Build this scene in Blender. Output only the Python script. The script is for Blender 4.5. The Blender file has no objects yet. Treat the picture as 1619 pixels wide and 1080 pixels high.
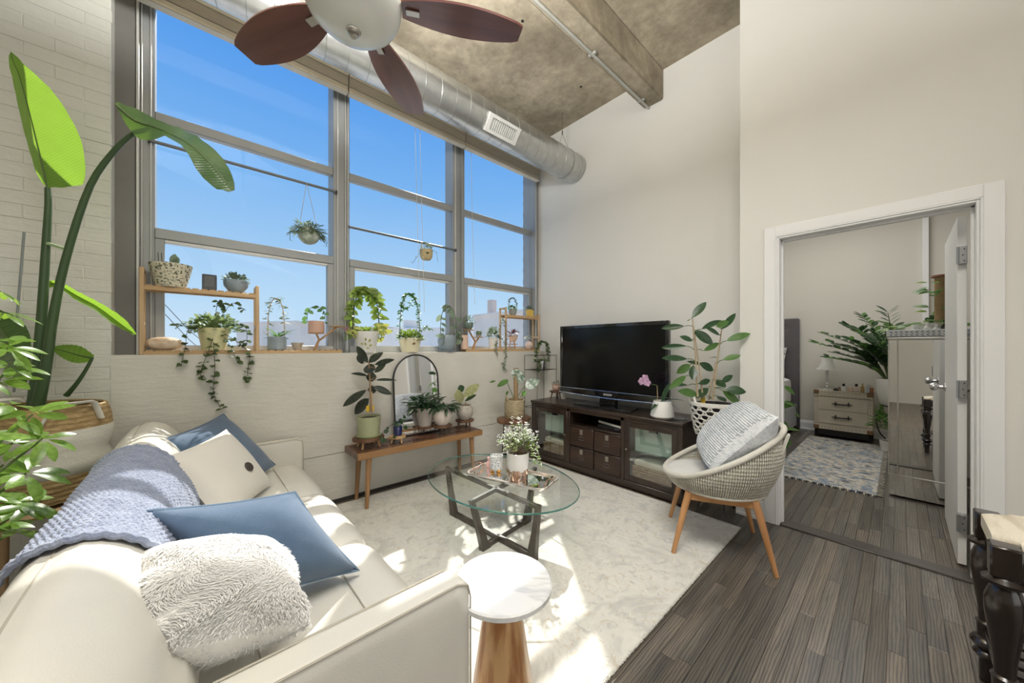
import bpy, bmesh, math, random
from mathutils import Vector, Matrix, Quaternion
random.seed(7)
PI = math.pi
scene = bpy.context.scene
COL = scene.collection

# ------------------------------------------------------------------ camera
cam_d = bpy.data.cameras.new('camera')
cam = bpy.data.objects.new('camera', cam_d)
COL.objects.link(cam)
cam.location = (0, 0, 1.27)
cam.rotation_euler = (PI/2, 0, math.radians(47.83) - PI/2)
cam_d.sensor_width = 36.0
cam_d.lens = 36.0*554.8/1619
cam_d.shift_y = 9.5/1619
cam_d.clip_start = 0.02
scene.camera = cam

# ------------------------------------------------------------------ sky
world = bpy.data.worlds.new('sky')
scene.world = world
world.use_nodes = True
wn = world.node_tree
wn.nodes.clear()
w_out = wn.nodes.new('ShaderNodeOutputWorld')
w_bg = wn.nodes.new('ShaderNodeBackground')
w_geo = wn.nodes.new('ShaderNodeTexCoord')
w_sep = wn.nodes.new('ShaderNodeSeparateXYZ')
w_rmp = wn.nodes.new('ShaderNodeValToRGB')
wn.links.new(w_geo.outputs['Generated'], w_sep.inputs[0])
wn.links.new(w_sep.outputs['Z'], w_rmp.inputs[0])
wn.links.new(w_rmp.outputs[0], w_bg.inputs[0])
wn.links.new(w_bg.outputs[0], w_out.inputs[0])
el = w_rmp.color_ramp.elements
el[0].position = 0.0; el[0].color = (0.62, 0.78, 0.93, 1)
el[1].position = 1.0; el[1].color = (0.05, 0.20, 0.66, 1)
for p_, c_ in ((0.12, (0.47, 0.70, 0.93, 1)), (0.38, (0.21, 0.48, 0.90, 1)), (0.56, (0.105, 0.35, 0.86, 1))):
    e_ = el.new(p_); e_.color = c_
w_bg.inputs[1].default_value = 0.93

# ------------------------------------------------------------------ sun
sun_d = bpy.data.lights.new('sun', 'SUN')
sun_d.energy = 6.0
sun_d.angle = math.radians(0.6)
sun_d.color = (1.0, 0.955, 0.88)
sun = bpy.data.objects.new('sun', sun_d)
COL.objects.link(sun)
sun.rotation_euler = Vector((-0.455, -0.575, -0.680)).to_track_quat('-Z', 'Y').to_euler()

# ------------------------------------------------------------------ large area lights: added fill for loft and bedroom, no real fixtures
def area(name, loc, rot, sx, sy, power, col):
    d = bpy.data.lights.new(name, 'AREA')
    d.shape = 'RECTANGLE'; d.size = sx; d.size_y = sy; d.energy = power; d.color = col
    o = bpy.data.objects.new(name, d); COL.objects.link(o)
    o.location = loc; o.rotation_euler = rot
    return o
area('fill_rear', (0.0, -4.1, 1.9), (math.radians(90), 0, 0), 5.6, 3.2, 70, (1.0, 0.99, 0.97))  # added fill panel in front of the back wall; no windows there
area('fill_overhead', (0.6, 0.4, 3.9), (math.radians(25), 0, math.radians(-40)), 1.8, 1.5, 60, (1.0, 0.985, 0.96)).data.spread = math.radians(110)  # added fill over the rug, tilted off the door wall; no fixture
area('fill_upward', (0.6, -1.2, 2.9), (PI-math.radians(25), 0, math.radians(-45)), 2.4, 1.0, 15, (1.0, 0.985, 0.96))  # added fill thrown up at the ceiling; no lamp stands here
area('fill_bedroom', (5.2, 0.6, 3.3), (0, 0, 0), 2.0, 1.6, 45, (1.0, 0.98, 0.95))  # added fill to brighten the bedroom, out of view

scene.view_settings.view_transform = 'Standard'
scene.view_settings.look = 'None'
scene.view_settings.exposure = 0.12
scene.view_settings.gamma = 1.0
scene.view_settings.use_curve_mapping = False

# ------------------------------------------------------------------ materials
MATS = {}
def M(name, col, rough=0.5, metal=0.0, var=0.06, vscale=6.0, bump=0.0, bscale=60.0, spec=0.5, stretch=(1, 1, 1),
      col2=None, detail=4.0, trans=0.0, emit=None, sheen=0.0, coat=0.0, rnd=0.0, sss=0.0, thr=(0.35, 0.65)):
    """procedural principled material: two tones mixed by noise, with a noise bump"""
    if name in MATS: return MATS[name]
    m = bpy.data.materials.new(name); m.use_nodes = True
    nt = m.node_tree; N = nt.nodes; L = nt.links
    b = N['Principled BSDF']
    tc = N.new('ShaderNodeTexCoord'); mp = N.new('ShaderNodeMapping')
    mp.inputs['Scale'].default_value = stretch
    L.new(tc.outputs['Object'], mp.inputs[0])
    vec = mp.outputs[0]
    if rnd:
        oi = N.new('ShaderNodeObjectInfo'); add = N.new('ShaderNodeVectorMath'); add.operation = 'ADD'
        sc = N.new('ShaderNodeMath'); sc.operation = 'MULTIPLY'; sc.inputs[1].default_value = 37.0
        L.new(oi.outputs['Random'], sc.inputs[0]); L.new(vec, add.inputs[0]); L.new(sc.outputs[0], add.inputs[1])
        vec = add.outputs[0]
    nz = N.new('ShaderNodeTexNoise'); nz.inputs['Scale'].default_value = vscale; nz.inputs['Detail'].default_value = detail
    L.new(vec, nz.inputs['Vector'])
    rp = N.new('ShaderNodeValToRGB')
    c2 = col2 if col2 else tuple(min(1, c*(1+var)) for c in col)
    c1 = col if col2 else tuple(c*(1-var) for c in col)
    rp.color_ramp.elements[0].position = thr[0]; rp.color_ramp.elements[0].color = (*c1, 1)
    rp.color_ramp.elements[1].position = thr[1]; rp.color_ramp.elements[1].color = (*c2, 1)
    L.new(nz.outputs[0], rp.inputs[0])
    out = rp.outputs[0]
    if rnd:
        hs = N.new('ShaderNodeHueSaturation')
        mr = N.new('ShaderNodeMapRange'); mr.inputs[3].default_value = 1-rnd; mr.inputs[4].default_value = 1+rnd
        L.new(oi.outputs['Random'], mr.inputs[0]); L.new(mr.outputs[0], hs.inputs['Value']); L.new(out, hs.inputs['Color'])
        out = hs.outputs[0]
    L.new(out, b.inputs['Base Color'])
    b.inputs['Roughness'].default_value = rough
    b.inputs['Metallic'].default_value = metal
    b.inputs['Specular IOR Level'].default_value = spec
    if sheen: b.inputs['Sheen Weight'].default_value = sheen
    if coat: b.inputs['Coat Weight'].default_value = coat; b.inputs['Coat Roughness'].default_value = 0.15
    if trans: b.inputs['Transmission Weight'].default_value = trans
    if sss:
        b.inputs['Subsurface Weight'].default_value = sss; b.inputs['Subsurface Scale'].default_value = 0.02
    if emit:
        b.inputs['Emission Color'].default_value = (*emit[0], 1); b.inputs['Emission Strength'].default_value = emit[1]
    if bump:
        n2 = N.new('ShaderNodeTexNoise'); n2.inputs['Scale'].default_value = bscale; n2.inputs['Detail'].default_value = 4
        L.new(vec, n2.inputs['Vector'])
        bp = N.new('ShaderNodeBump'); bp.inputs['Strength'].default_value = bump; bp.inputs['Distance'].default_value = 0.01
        L.new(n2.outputs[0], bp.inputs['Height']); L.new(bp.outputs[0], b.inputs['Normal'])
    MATS[name] = m
    return m

def leaf_mat(name, col, col2, rough=0.4, glow=0.35, vscale=9.0, tcol=None, rnd=0.12, ribs=0.0):
    """leaf: glossy two-tone surface that lets some light through"""
    if name in MATS: return MATS[name]
    m = M(name, col, rough, col2=col2, vscale=vscale, rnd=rnd)
    nt = m.node_tree; N = nt.nodes; L = nt.links
    b = N['Principled BSDF']; out = N['Material Output']
    tr = N.new('ShaderNodeBsdfTranslucent')
    t_ = tcol if tcol else tuple(min(1, c*2.2) for c in col2)
    tr.inputs[0].default_value = (*t_, 1)
    if ribs:
        tc = N.new('ShaderNodeTexCoord'); mp = N.new('ShaderNodeMapping'); mp.inputs['Rotation'].default_value = (0, 0.35, 0)
        wv = N.new('ShaderNodeTexWave'); wv.bands_direction = 'Z'; wv.inputs['Scale'].default_value = ribs; wv.inputs['Distortion'].default_value = 0.6
        L.new(tc.outputs['Object'], mp.inputs[0]); L.new(mp.outputs[0], wv.inputs['Vector'])
        rr = N.new('ShaderNodeValToRGB'); rr.color_ramp.elements[0].color = (*[c*0.85 for c in t_], 1); rr.color_ramp.elements[1].color = (*t_, 1)
        rr.color_ramp.elements[1].position = 0.55
        L.new(wv.outputs[0], rr.inputs[0]); L.new(rr.outputs[0], tr.inputs[0])
        bp = N.new('ShaderNodeBump'); bp.inputs['Strength'].default_value = 0.35; bp.inputs['Distance'].default_value = 0.004
        L.new(wv.outputs[0], bp.inputs['Height']); L.new(bp.outputs[0], b.inputs['Normal'])
    mx = N.new('ShaderNodeMixShader'); mx.inputs[0].default_value = glow
    L.new(b.outputs[0], mx.inputs[1]); L.new(tr.outputs[0], mx.inputs[2]); L.new(mx.outputs[0], out.inputs[0])
    return m

def wood(name, c1, c2, rough=0.45, scale=14.0, axis=0, rnd=0.0, coat=0.0, stretch=9.0, bump=0.05):
    """wood grain: noise stretched along one axis, with fine streaks"""
    st = [stretch, stretch, stretch]; st[axis] = 1.0
    return M(name, c1, rough, col2=c2, vscale=scale/8, stretch=tuple(st), detail=8, rnd=rnd, coat=coat, bump=bump, bscale=scale, thr=(0.3, 0.7))

def glass(name, tint=(1, 1, 1), refl=0.9, rough=0.0, fac=1.0, base=0.0):
    """clear sheet glass: straight-through transparency with Fresnel reflection"""
    if name in MATS: return MATS[name]
    m = bpy.data.materials.new(name); m.use_nodes = True
    nt = m.node_tree; N = nt.nodes; L = nt.links
    N.remove(N['Principled BSDF'])
    out = N['Material Output']
    t = N.new('ShaderNodeBsdfTransparent'); t.inputs[0].default_value = (*tint, 1)
    g = N.new('ShaderNodeBsdfGlossy'); g.inputs[0].default_value = (refl, refl, refl, 1); g.inputs['Roughness'].default_value = rough
    lw = N.new('ShaderNodeLayerWeight'); lw.inputs[0].default_value = 0.5
    pw = N.new('ShaderNodeMath'); pw.operation = 'POWER'; pw.inputs[1].default_value = 5.0
    ml = N.new('ShaderNodeMath'); ml.operation = 'MULTIPLY_ADD'; ml.inputs[1].default_value = fac; ml.inputs[2].default_value = base+0.04*fac
    mx = N.new('ShaderNodeMixShader')
    L.new(lw.outputs['Facing'], pw.inputs[0]); L.new(pw.outputs[0], ml.inputs[0]); L.new(ml.outputs[0], mx.inputs[0])
    L.new(t.outputs[0], mx.inputs[1]); L.new(g.outputs[0], mx.inputs[2]); L.new(mx.outputs[0], out.inputs[0])
    MATS[name] = m
    return m

# ------------------------------------------------------------------ mesh building
def V(*a): return Vector(a)
class MB:
    def __init__(s): s.v = []; s.f = []
    def add(s, vs, fs):
        o = len(s.v); s.v += [tuple(p) for p in vs]; s.f += [tuple(i+o for i in f) for f in fs]; return s
    def box(s, a, b):
        x0, y0, z0 = a; x1, y1, z1 = b
        return s.add([(x0,y0,z0),(x1,y0,z0),(x1,y1,z0),(x0,y1,z0),(x0,y0,z1),(x1,y0,z1),(x1,y1,z1),(x0,y1,z1)],
                     [(0,3,2,1),(4,5,6,7),(0,1,5,4),(1,2,6,5),(2,3,7,6),(3,0,4,7)])
    def cbox(s, a, b, c=0.004):
        """box with chamfered edges"""
        lo = [min(a[i], b[i]) for i in range(3)]; hi = [max(a[i], b[i]) for i in range(3)]
        c = min(c, *[(hi[i]-lo[i])*0.49 for i in range(3)])
        vs = []; idx = {}
        for sx in (0, 1):
            for sy in (0, 1):
                for sz in (0, 1):
                    S = (sx, sy, sz)
                    for k in range(3):
                        p = []
                        for i in range(3):
                            e = hi[i] if S[i] else lo[i]
                            p.append(e if i == k else (e-c if S[i] else e+c))
                        idx[(S, k)] = len(vs); vs.append(p)
        fs = []
        for k in range(3):
            i, j = [(1, 2), (0, 2), (0, 1)][k]
            for sk in (0, 1):
                q = []
                for (si, sj) in ((0, 0), (1, 0), (1, 1), (0, 1)):
                    S = [0, 0, 0]; S[k] = sk; S[i] = si; S[j] = sj; q.append(idx[(tuple(S), k)])
                fs.append(q)
        for k in range(3):
            i, j = [(1, 2), (0, 2), (0, 1)][k]
            for si in (0, 1):
                for sj in (0, 1):
                    A = [0, 0, 0]; A[i] = si; A[j] = sj; A = tuple(A)
                    B = list(A); B[k] = 1; B = tuple(B)
                    fs.append((idx[(A, i)], idx[(B, i)], idx[(B, j)], idx[(A, j)]))
        for sx in (0, 1):
            for sy in (0, 1):
                for sz in (0, 1):
                    S = (sx, sy, sz); fs.append((idx[(S, 0)], idx[(S, 1)], idx[(S, 2)]))
        return s.add(vs, fs)
    def bar(s, p, q, w, h, up=(0, 0, 1), c=None):
        """rectangular bar from p to q"""
        p = Vector(p); q = Vector(q); d = q-p; L = d.length; d.normalize()
        x = d.cross(Vector(up))
        if x.length < 1e-5: x = d.cross(Vector((1, 0, 0)))
        x.normalize(); u = x.cross(d)
        t = MB()
        if c: t.cbox((-w/2, 0, -h/2), (w/2, L, h/2), c)
        else: t.box((-w/2, 0, -h/2), (w/2, L, h/2))
        return s.add([p + x*a[0] + d*a[1] + u*a[2] for a in t.v], t.f)
    def tube(s, pts, r, n=8, caps=True, closed=False, flat=None):
        pts = [Vector(p) for p in pts]; m = len(pts)
        rs = r if isinstance(r, (list, tuple)) else [r]*m
        tan = []
        for i in range(m):
            if closed: t = pts[(i+1) % m]-pts[i-1]
            else: t = pts[min(i+1, m-1)]-pts[max(i-1, 0)]
            tan.append(t.normalized() if t.length > 1e-9 else Vector((0, 0, 1)))
        t0 = tan[0]; a = Vector((0, 0, 1)) if abs(t0.z) < 0.9 else Vector((1, 0, 0))
        nrm = t0.cross(a).normalized(); vs = []
        for i in range(m):
            t = tan[i]; nrm = (nrm - t*nrm.dot(t))
            nrm = nrm.normalized() if nrm.length > 1e-6 else t.orthogonal().normalized()
            bn = t.cross(nrm)
            for k in range(n):
                an = 2*PI*k/n
                ca, sa = math.cos(an), math.sin(an)
                if flat: sa *= flat
                vs.append(pts[i] + (nrm*ca + bn*sa)*rs[i])
        fs = []
        for i in range(m if closed else m-1):
            j = (i+1) % m
            for k in range(n):
                l = (k+1) % n
                fs.append((i*n+k, i*n+l, j*n+l, j*n+k))
        if caps and not closed:
            fs.append(tuple(reversed(range(n)))); fs.append(tuple((m-1)*n+k for k in range(n)))
        return s.add(vs, fs)
    def cyl(s, p, q, r0, r1=None, n=12): return s.tube([p, q], [r0, r0 if r1 is None else r1], n)
    def lathe(s, prof, c=(0, 0, 0), n=24, sx=1.0, sy=1.0, wob=None):
        """surface of revolution: prof is a list of (radius, height)"""
        vs = []; rings = []
        for (r, z) in prof:
            if r < 1e-6:
                rings.append([len(vs)]); vs.append((c[0], c[1], c[2]+z))
            else:
                g = []
                for k in range(n):
                    an = 2*PI*k/n; rr = r*(wob(an, z) if wob else 1)
                    g.append(len(vs)); vs.append((c[0]+rr*sx*math.cos(an), c[1]+rr*sy*math.sin(an), c[2]+z))
                rings.append(g)
        fs = []
        for a, b in zip(rings, rings[1:]):
            if len(a) == 1 and len(b) == 1: continue
            for k in range(n):
                l = (k+1) % n
                if len(a) == 1: fs.append((a[0], b[l], b[k]))
                elif len(b) == 1: fs.append((a[k], a[l], b[0]))
                else: fs.append((a[k], a[l], b[l], b[k]))
        return s.add(vs, fs)
    def prism(s, poly, z0, z1, ax=2):
        """polygon extruded along an axis"""
        n = len(poly)
        def mk(p, z): return {2: (p[0], p[1], z), 1: (p[0], z, p[1]), 0: (z, p[0], p[1])}[ax]
        return s.add([mk(p, z0) for p in poly]+[mk(p, z1) for p in poly],
                     [tuple(reversed(range(n))), tuple(range(n, 2*n))]+[(i, (i+1) % n, n+(i+1) % n, n+i) for i in range(n)])
    def surf(s, fn, nu, nv, cu=False, cv=False):
        """grid surface fn(u, v), u and v from 0 to 1"""
        au = nu if cu else nu+1; av = nv if cv else nv+1
        vs = [fn(i/nu, j/nv) for i in range(au) for j in range(av)]
        fs = []
        for i in range(nu):
            for j in range(nv):
                a = i*av+j; b = ((i+1) % au)*av+j; c = ((i+1) % au)*av+(j+1) % av; d = i*av+(j+1) % av
                fs.append((a, b, c, d))
        return s.add(vs, fs)
    def ball(s, c, rx, ry=None, rz=None, n=14, m=9, fn=None):
        ry = rx if ry is None else ry; rz = rx if rz is None else rz
        vs = [(c[0], c[1], c[2]-rz)]
        for i in range(1, m):
            ph = -PI/2+PI*i/m
            for k in range(n):
                an = 2*PI*k/n; q = 1.0
                if fn: q = fn(an, ph)
                vs.append((c[0]+rx*q*math.cos(ph)*math.cos(an), c[1]+ry*q*math.cos(ph)*math.sin(an), c[2]+rz*q*math.sin(ph)))
        vs.append((c[0], c[1], c[2]+rz)); T = len(vs)-1
        fs = [(0, 1+(k+1) % n, 1+k) for k in range(n)]
        for i in range(m-2):
            for k in range(n):
                a = 1+i*n; fs.append((a+k, a+(k+1) % n, a+n+(k+1) % n, a+n+k))
        a = 1+(m-2)*n
        fs += [(a+k, a+(k+1) % n, T) for k in range(n)]
        return s.add(vs, fs)
    def leaf(s, p, d, up, L, W, fold=0.15, droop=0.15):
        """one small leaf of six triangles"""
        p = Vector(p); d = Vector(d).normalized(); x = d.cross(Vector(up))
        x = x.normalized() if x.length > 1e-5 else d.orthogonal().normalized()
        n = x.cross(d)
        o = len(s.v)
        ta, tb, wb = (.22, .74, .46) if W > 0.8*L else (.35, .75, .36)
        for (t, w, z) in ((0, 0, 0), (ta, -.5, fold), (ta, .5, fold), (tb, -wb, fold), (tb, wb, fold), (1, 0, 0), (ta+.05, 0, 0), (tb, 0, 0)):
            q = p + d*(t*L) + x*(w*W) + n*(z*W - droop*L*t*t); s.v.append(tuple(q))
        for f in ((0, 6, 1), (0, 2, 6), (1, 6, 7, 3), (2, 4, 7, 6), (3, 7, 5), (7, 4, 5)): s.f.append(tuple(i+o for i in f))
        return s
    def xf(s, mtx): s.v = [tuple(mtx @ Vector(p)) for p in s.v]; return s

def mesh_of(mb, name, mat, smooth=True, ang=38, org=(0, 0, 0)):
    me = bpy.data.meshes.new(name)
    ox, oy, oz = org
    me.from_pydata([(x-ox, y-oy, z-oz) for x, y, z in mb.v], [], mb.f)
    bm = bmesh.new(); bm.from_mesh(me)
    bmesh.ops.recalc_face_normals(bm, faces=bm.faces)
    if smooth:
        lim = math.radians(ang)
        for f in bm.faces: f.smooth = True
        for e in bm.edges:
            if len(e.link_faces) == 2: e.smooth = e.calc_face_angle(0.0) < lim
    bm.to_mesh(me); bm.free()
    if mat: me.materials.append(mat)
    return me

ORG = {}
def org_of(o):
    return ORG.get(o.name, Vector((0, 0, 0))) if o else Vector((0, 0, 0))
def setp(o, label=None, cat=None, group=None, kind=None):
    if label: o['label'] = label
    if cat: o['category'] = cat
    if group: o['group'] = group
    if kind: o['kind'] = kind
    return o
def thing(name, label, cat, loc=(0, 0, 0), group=None, rotz=0.0, local=False, kind=None):
    """an Empty at the thing's base that parents its parts; parts are given in world coordinates unless local"""
    o = bpy.data.objects.new(name, None); COL.objects.link(o)
    o.empty_display_size = 0.05
    o.location = loc; o.rotation_euler = (0, 0, rotz)
    ORG[o.name] = Vector((0, 0, 0)) if local else Vector(loc)
    return setp(o, label, cat, group, kind)
def part(mb, name, mat, parent=None, smooth=True, label=None, kind=None, ang=38):
    g = org_of(parent)
    o = bpy.data.objects.new(name, mesh_of(mb, name, mat, smooth, ang, g)); COL.objects.link(o)
    if parent: o.parent = parent
    ORG[o.name] = g
    return setp(o, label, None, None, kind)
def solo(mb, name, mat, label, cat, loc, group=None, smooth=True, kind=None, ang=38):
    """a thing that is one mesh, origin at loc"""
    o = bpy.data.objects.new(name, mesh_of(mb, name, mat, smooth, ang, loc)); COL.objects.link(o)
    o.location = loc; ORG[o.name] = Vector(loc)
    return setp(o, label, cat, group, kind)
def struct(mb, name, mat, parent=None, smooth=False):
    return part(mb, name, mat, parent, smooth, kind=None if parent else 'structure')
def inst(me, name, parent, mtx):
    """an object sharing mesh data, placed by a world matrix"""
    o = bpy.data.objects.new(name, me); COL.objects.link(o)
    if parent:
        o.parent = parent
        mtx = Matrix.Translation(-org_of(parent)) @ mtx
    o.matrix_local = mtx
    return o
def frame(p, d, up, sx=1.0, sy=1.0, sz=1.0):
    """matrix with local Y along d and local Z near up"""
    d = Vector(d).normalized(); x = d.cross(Vector(up))
    x = x.normalized() if x.length > 1e-5 else d.orthogonal().normalized()
    z = x.cross(d)
    m = Matrix((x*sx, d*sy, z*sz)).transposed().to_4x4()
    m.translation = Vector(p)
    return m
def rnd(a, b): return random.uniform(a, b)
def leaf_mesh(name, mat, wid=0.5, peak=0.5, fold=0.12, curl=0.15, n=7, tip=0.0, wave=0.0, sharp=0.75, thick=True):
    """unit leaf along +Y: wid = width/length, peak = where it is widest"""
    mb = MB(); cols = []
    for i in range(n+1):
        t = i/n
        q = t**(math.log(0.5)/math.log(peak))
        w = wid*0.5*max(0.0, math.sin(PI*q))**sharp if 0 < i < n else 0.0
        z = -curl*t*t
        row = []
        for k, f in enumerate((-1, -.5, 0, .5, 1)):
            row.append((f*w, t, z + fold*abs(f)*w + wave*math.sin(t*17+k)*abs(f)*w))
        cols.append(row)
    for r in cols: mb.v += r
    for i in range(n):
        for k in range(4):
            a = i*5+k; mb.f.append((a, a+1, a+6, a+5))
    me = mesh_of(mb, name, mat, True, 80)
    bm = bmesh.new(); bm.from_mesh(me); bmesh.ops.remove_doubles(bm, verts=bm.verts, dist=1e-5)
    bm.to_mesh(me); bm.free()
    return me

# ================================================================== SETTING
XT, XD, YW = 3.36, 3.10, 3.10          # TV wall, door wall, window wall
ZC, ZS = 3.955, 1.225                   # ceiling, window sill
m_paint = M('warm_white_paint', (0.745, 0.73, 0.685), 0.75, var=0.015, vscale=1.5, bump=0.03, bscale=220)
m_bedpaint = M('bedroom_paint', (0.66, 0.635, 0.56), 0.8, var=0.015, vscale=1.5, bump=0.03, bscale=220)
m_trim = M('white_trim_paint', (0.83, 0.83, 0.82), 0.4, var=0.01, vscale=3)
m_gap = M('dark_gap', (0.02, 0.018, 0.016), 0.9)
m_darkbase = M('black_baseboard', (0.03, 0.028, 0.025), 0.6)

def rough_paint(name, c1, c2, horiz):
    """thick white paint over rough masonry: patchy tone, long horizontal relief, a few cracks"""
    m = M(name, c1, 0.7, col2=c2, vscale=1.8, detail=8)
    nt = m.node_tree; N = nt.nodes; L = nt.links; b = N['Principled BSDF']
    geo = N.new('ShaderNodeNewGeometry')
    mp = N.new('ShaderNodeMapping'); mp.inputs['Scale'].default_value = (1.0, 1.0, horiz)
    L.new(geo.outputs['Position'], mp.inputs[0])
    for nd in N:
        if nd.type == 'MAPPING' and nd is not mp:
            for l in list(nd.inputs[0].links): L.remove(l)
            L.new(geo.outputs['Position'], nd.inputs[0])
    n1 = N.new('ShaderNodeTexNoise'); n1.inputs['Scale'].default_value = 5; n1.inputs['Detail'].default_value = 7; n1.inputs['Roughness'].default_value = 0.62
    L.new(mp.outputs[0], n1.inputs['Vector'])
    n2 = N.new('ShaderNodeTexNoise'); n2.inputs['Scale'].default_value = 55; n2.inputs['Detail'].default_value = 3
    L.new(geo.outputs['Position'], n2.inputs['Vector'])
    ad = N.new('ShaderNodeMath'); ad.operation = 'MULTIPLY_ADD'; ad.inputs[1].default_value = 0.12
    L.new(n2.outputs[0], ad.inputs[0]); L.new(n1.outputs[0], ad.inputs[2])
    bp = N.new('ShaderNodeBump'); bp.inputs['Strength'].default_value = 0.38; bp.inputs['Distance'].default_value = 0.02
    L.new(ad.outputs[0], bp.inputs['Height']); L.new(bp.outputs[0], b.inputs['Normal'])
    return m
m_brick = rough_paint('painted_brick', (0.63, 0.64, 0.58), (0.67, 0.67, 0.61), 3.0)
m_masonry = rough_paint('painted_masonry', (0.60, 0.585, 0.53), (0.69, 0.67, 0.61), 5.0)

def plank_mat(name, object_rnd=True):
    m = M(name, (0.075, 0.070, 0.064), 0.33, col2=(0.155, 0.138, 0.116), vscale=2.2, stretch=(1.0, 14.0, 1.0), detail=6, rnd=0.30, thr=(0.28, 0.72), spec=0.45)
    nt = m.node_tree; N = nt.nodes; L = nt.links; b = N['Principled BSDF']
    tc = N.new('ShaderNodeTexCoord'); oi = N.new('ShaderNodeObjectInfo')
    sc = N.new('ShaderNodeMath'); sc.operation = 'MULTIPLY'; sc.inputs[1].default_value = 53
    L.new(oi.outputs['Random'], sc.inputs[0])
    mp = N.new('ShaderNodeMapping'); mp.inputs['Scale'].default_value = (0.9, 9.0, 1.0)
    L.new(tc.outputs['Object'], mp.inputs[0]); L.new(sc.outputs[0], mp.inputs['Location'])
    wv = N.new('ShaderNodeTexWave'); wv.bands_direction = 'Y'; wv.inputs['Scale'].default_value = 3.2
    wv.inputs['Distortion'].default_value = 7; wv.inputs['Detail'].default_value = 3; wv.inputs['Detail Scale'].default_value = 1.3
    L.new(mp.outputs[0], wv.inputs['Vector'])
    base = b.inputs['Base Color'].links[0].from_socket
    mx = N.new('ShaderNodeMix'); mx.data_type = 'RGBA'; mx.blend_type = 'MULTIPLY'; mx.inputs[0].default_value = 0.75
    rp = N.new('ShaderNodeValToRGB'); rp.color_ramp.elements[0].color = (0.42, 0.46, 0.50, 1); rp.color_ramp.elements[1].color = (1.15, 1.12, 1.08, 1)
    rp.color_ramp.elements[0].position = 0.1; rp.color_ramp.elements[1].position = 0.6
    L.new(wv.outputs[0], rp.inputs[0]); L.new(base, mx.inputs[6]); L.new(rp.outputs[0], mx.inputs[7]); L.new(mx.outputs[2], b.inputs['Base Color'])
    r2 = N.new('ShaderNodeMath'); r2.operation = 'FRACT'; L.new(sc.outputs[0], r2.inputs[0])
    mr2 = N.new('ShaderNodeMapRange'); mr2.inputs[1].default_value = 0.45; mr2.inputs[2].default_value = 1.0; mr2.inputs[4].default_value = 0.55
    L.new(r2.outputs[0], mr2.inputs[0])
    mb2 = N.new('ShaderNodeMix'); mb2.data_type = 'RGBA'; mb2.blend_type = 'MULTIPLY'; mb2.inputs[7].default_value = (1.35, 1.17, 0.96, 1)
    L.new(mr2.outputs[0], mb2.inputs[0]); L.new(mx.outputs[2], mb2.inputs[6]); L.new(mb2.outputs[2], b.inputs['Base Color'])
    bp = N.new('ShaderNodeBump'); bp.inputs['Strength'].default_value = 0.12; bp.inputs['Distance'].default_value = 0.002
    L.new(wv.outputs[0], bp.inputs['Height']); L.new(bp.outputs[0], b.inputs['Normal'])
    return m
m_plank = plank_mat('grey_stained_oak')

# ---- floor with separate planks
mb = MB()
mb.box((-3.2, -4.2, -0.12), (7.2, 3.4, -0.004))
for a, b in (((-3.2, -4.2), (0.3, 3.4)), ((0.3, 1.2), (3.36, 3.4)), ((0.3, -4.2), (3.1, -1.0)), ((3.2, 1.25), (7.2, 3.4)), ((3.2, -4.2), (7.2, -0.55))):
    mb.box((a[0], a[1], -0.004), (b[0], b[1], 0.0))
floor = struct(mb, 'floor', m_plank)
PW = 0.0575
plank_meshes = []
for L_ in (0.45, 0.65, 0.9, 1.2):
    t = MB().cbox((-L_/2+0.0005, -PW/2+0.0005, -0.0035), (L_/2-0.0005, PW/2-0.0005, 0.0), 0.0012)
    plank_meshes.append((L_, mesh_of(t, 'plank', m_plank, False)))
def lay(x0, x1, y0, y1):
    y = y0+PW/2; row = 0
    while y < y1:
        x = x0
        first = True
        while x < x1-0.02:
            L_, me = random.choice(plank_meshes)
            Lr = L_ if not first else L_*rnd(0.4, 1.0)
            first = False
            if x+Lr > x1 or x1-(x+Lr) < 0.25: Lr = x1-x
            o = inst(me, 'plank', floor, Matrix.Translation((x+Lr/2, y, 0)) @ Matrix.Diagonal((Lr/L_, 1, 1, 1)))
            x += Lr
        y += PW; row += 1
lay(0.3, 3.1, -1.0, 1.2)
lay(3.2, 7.04, -0.55, 1.25)

# ---- window wall: brick pier on the left, masonry parapet under the sill, header over the window
mb = MB()
mb.box((-3.2, YW+0.0085, 0), (-0.362, 3.45, ZC))
wall_window = struct(mb, 'wall_window', m_brick)
mb = MB()
mb.box((-0.362, YW, 0.405), (XT, 3.45, ZS))
mb.box((-0.362, YW, 0.0), (XT, 3.45, 0.398))
mb.box((-0.362, YW+0.012, 0.39), (XT, 3.44, 0.41))
part(mb, 'parapet', m_masonry, wall_window, False)
part(MB().box((-0.362, 3.27, 3.62), (XT, 3.45, ZC)), 'header', m_paint, wall_window, False)
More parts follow.
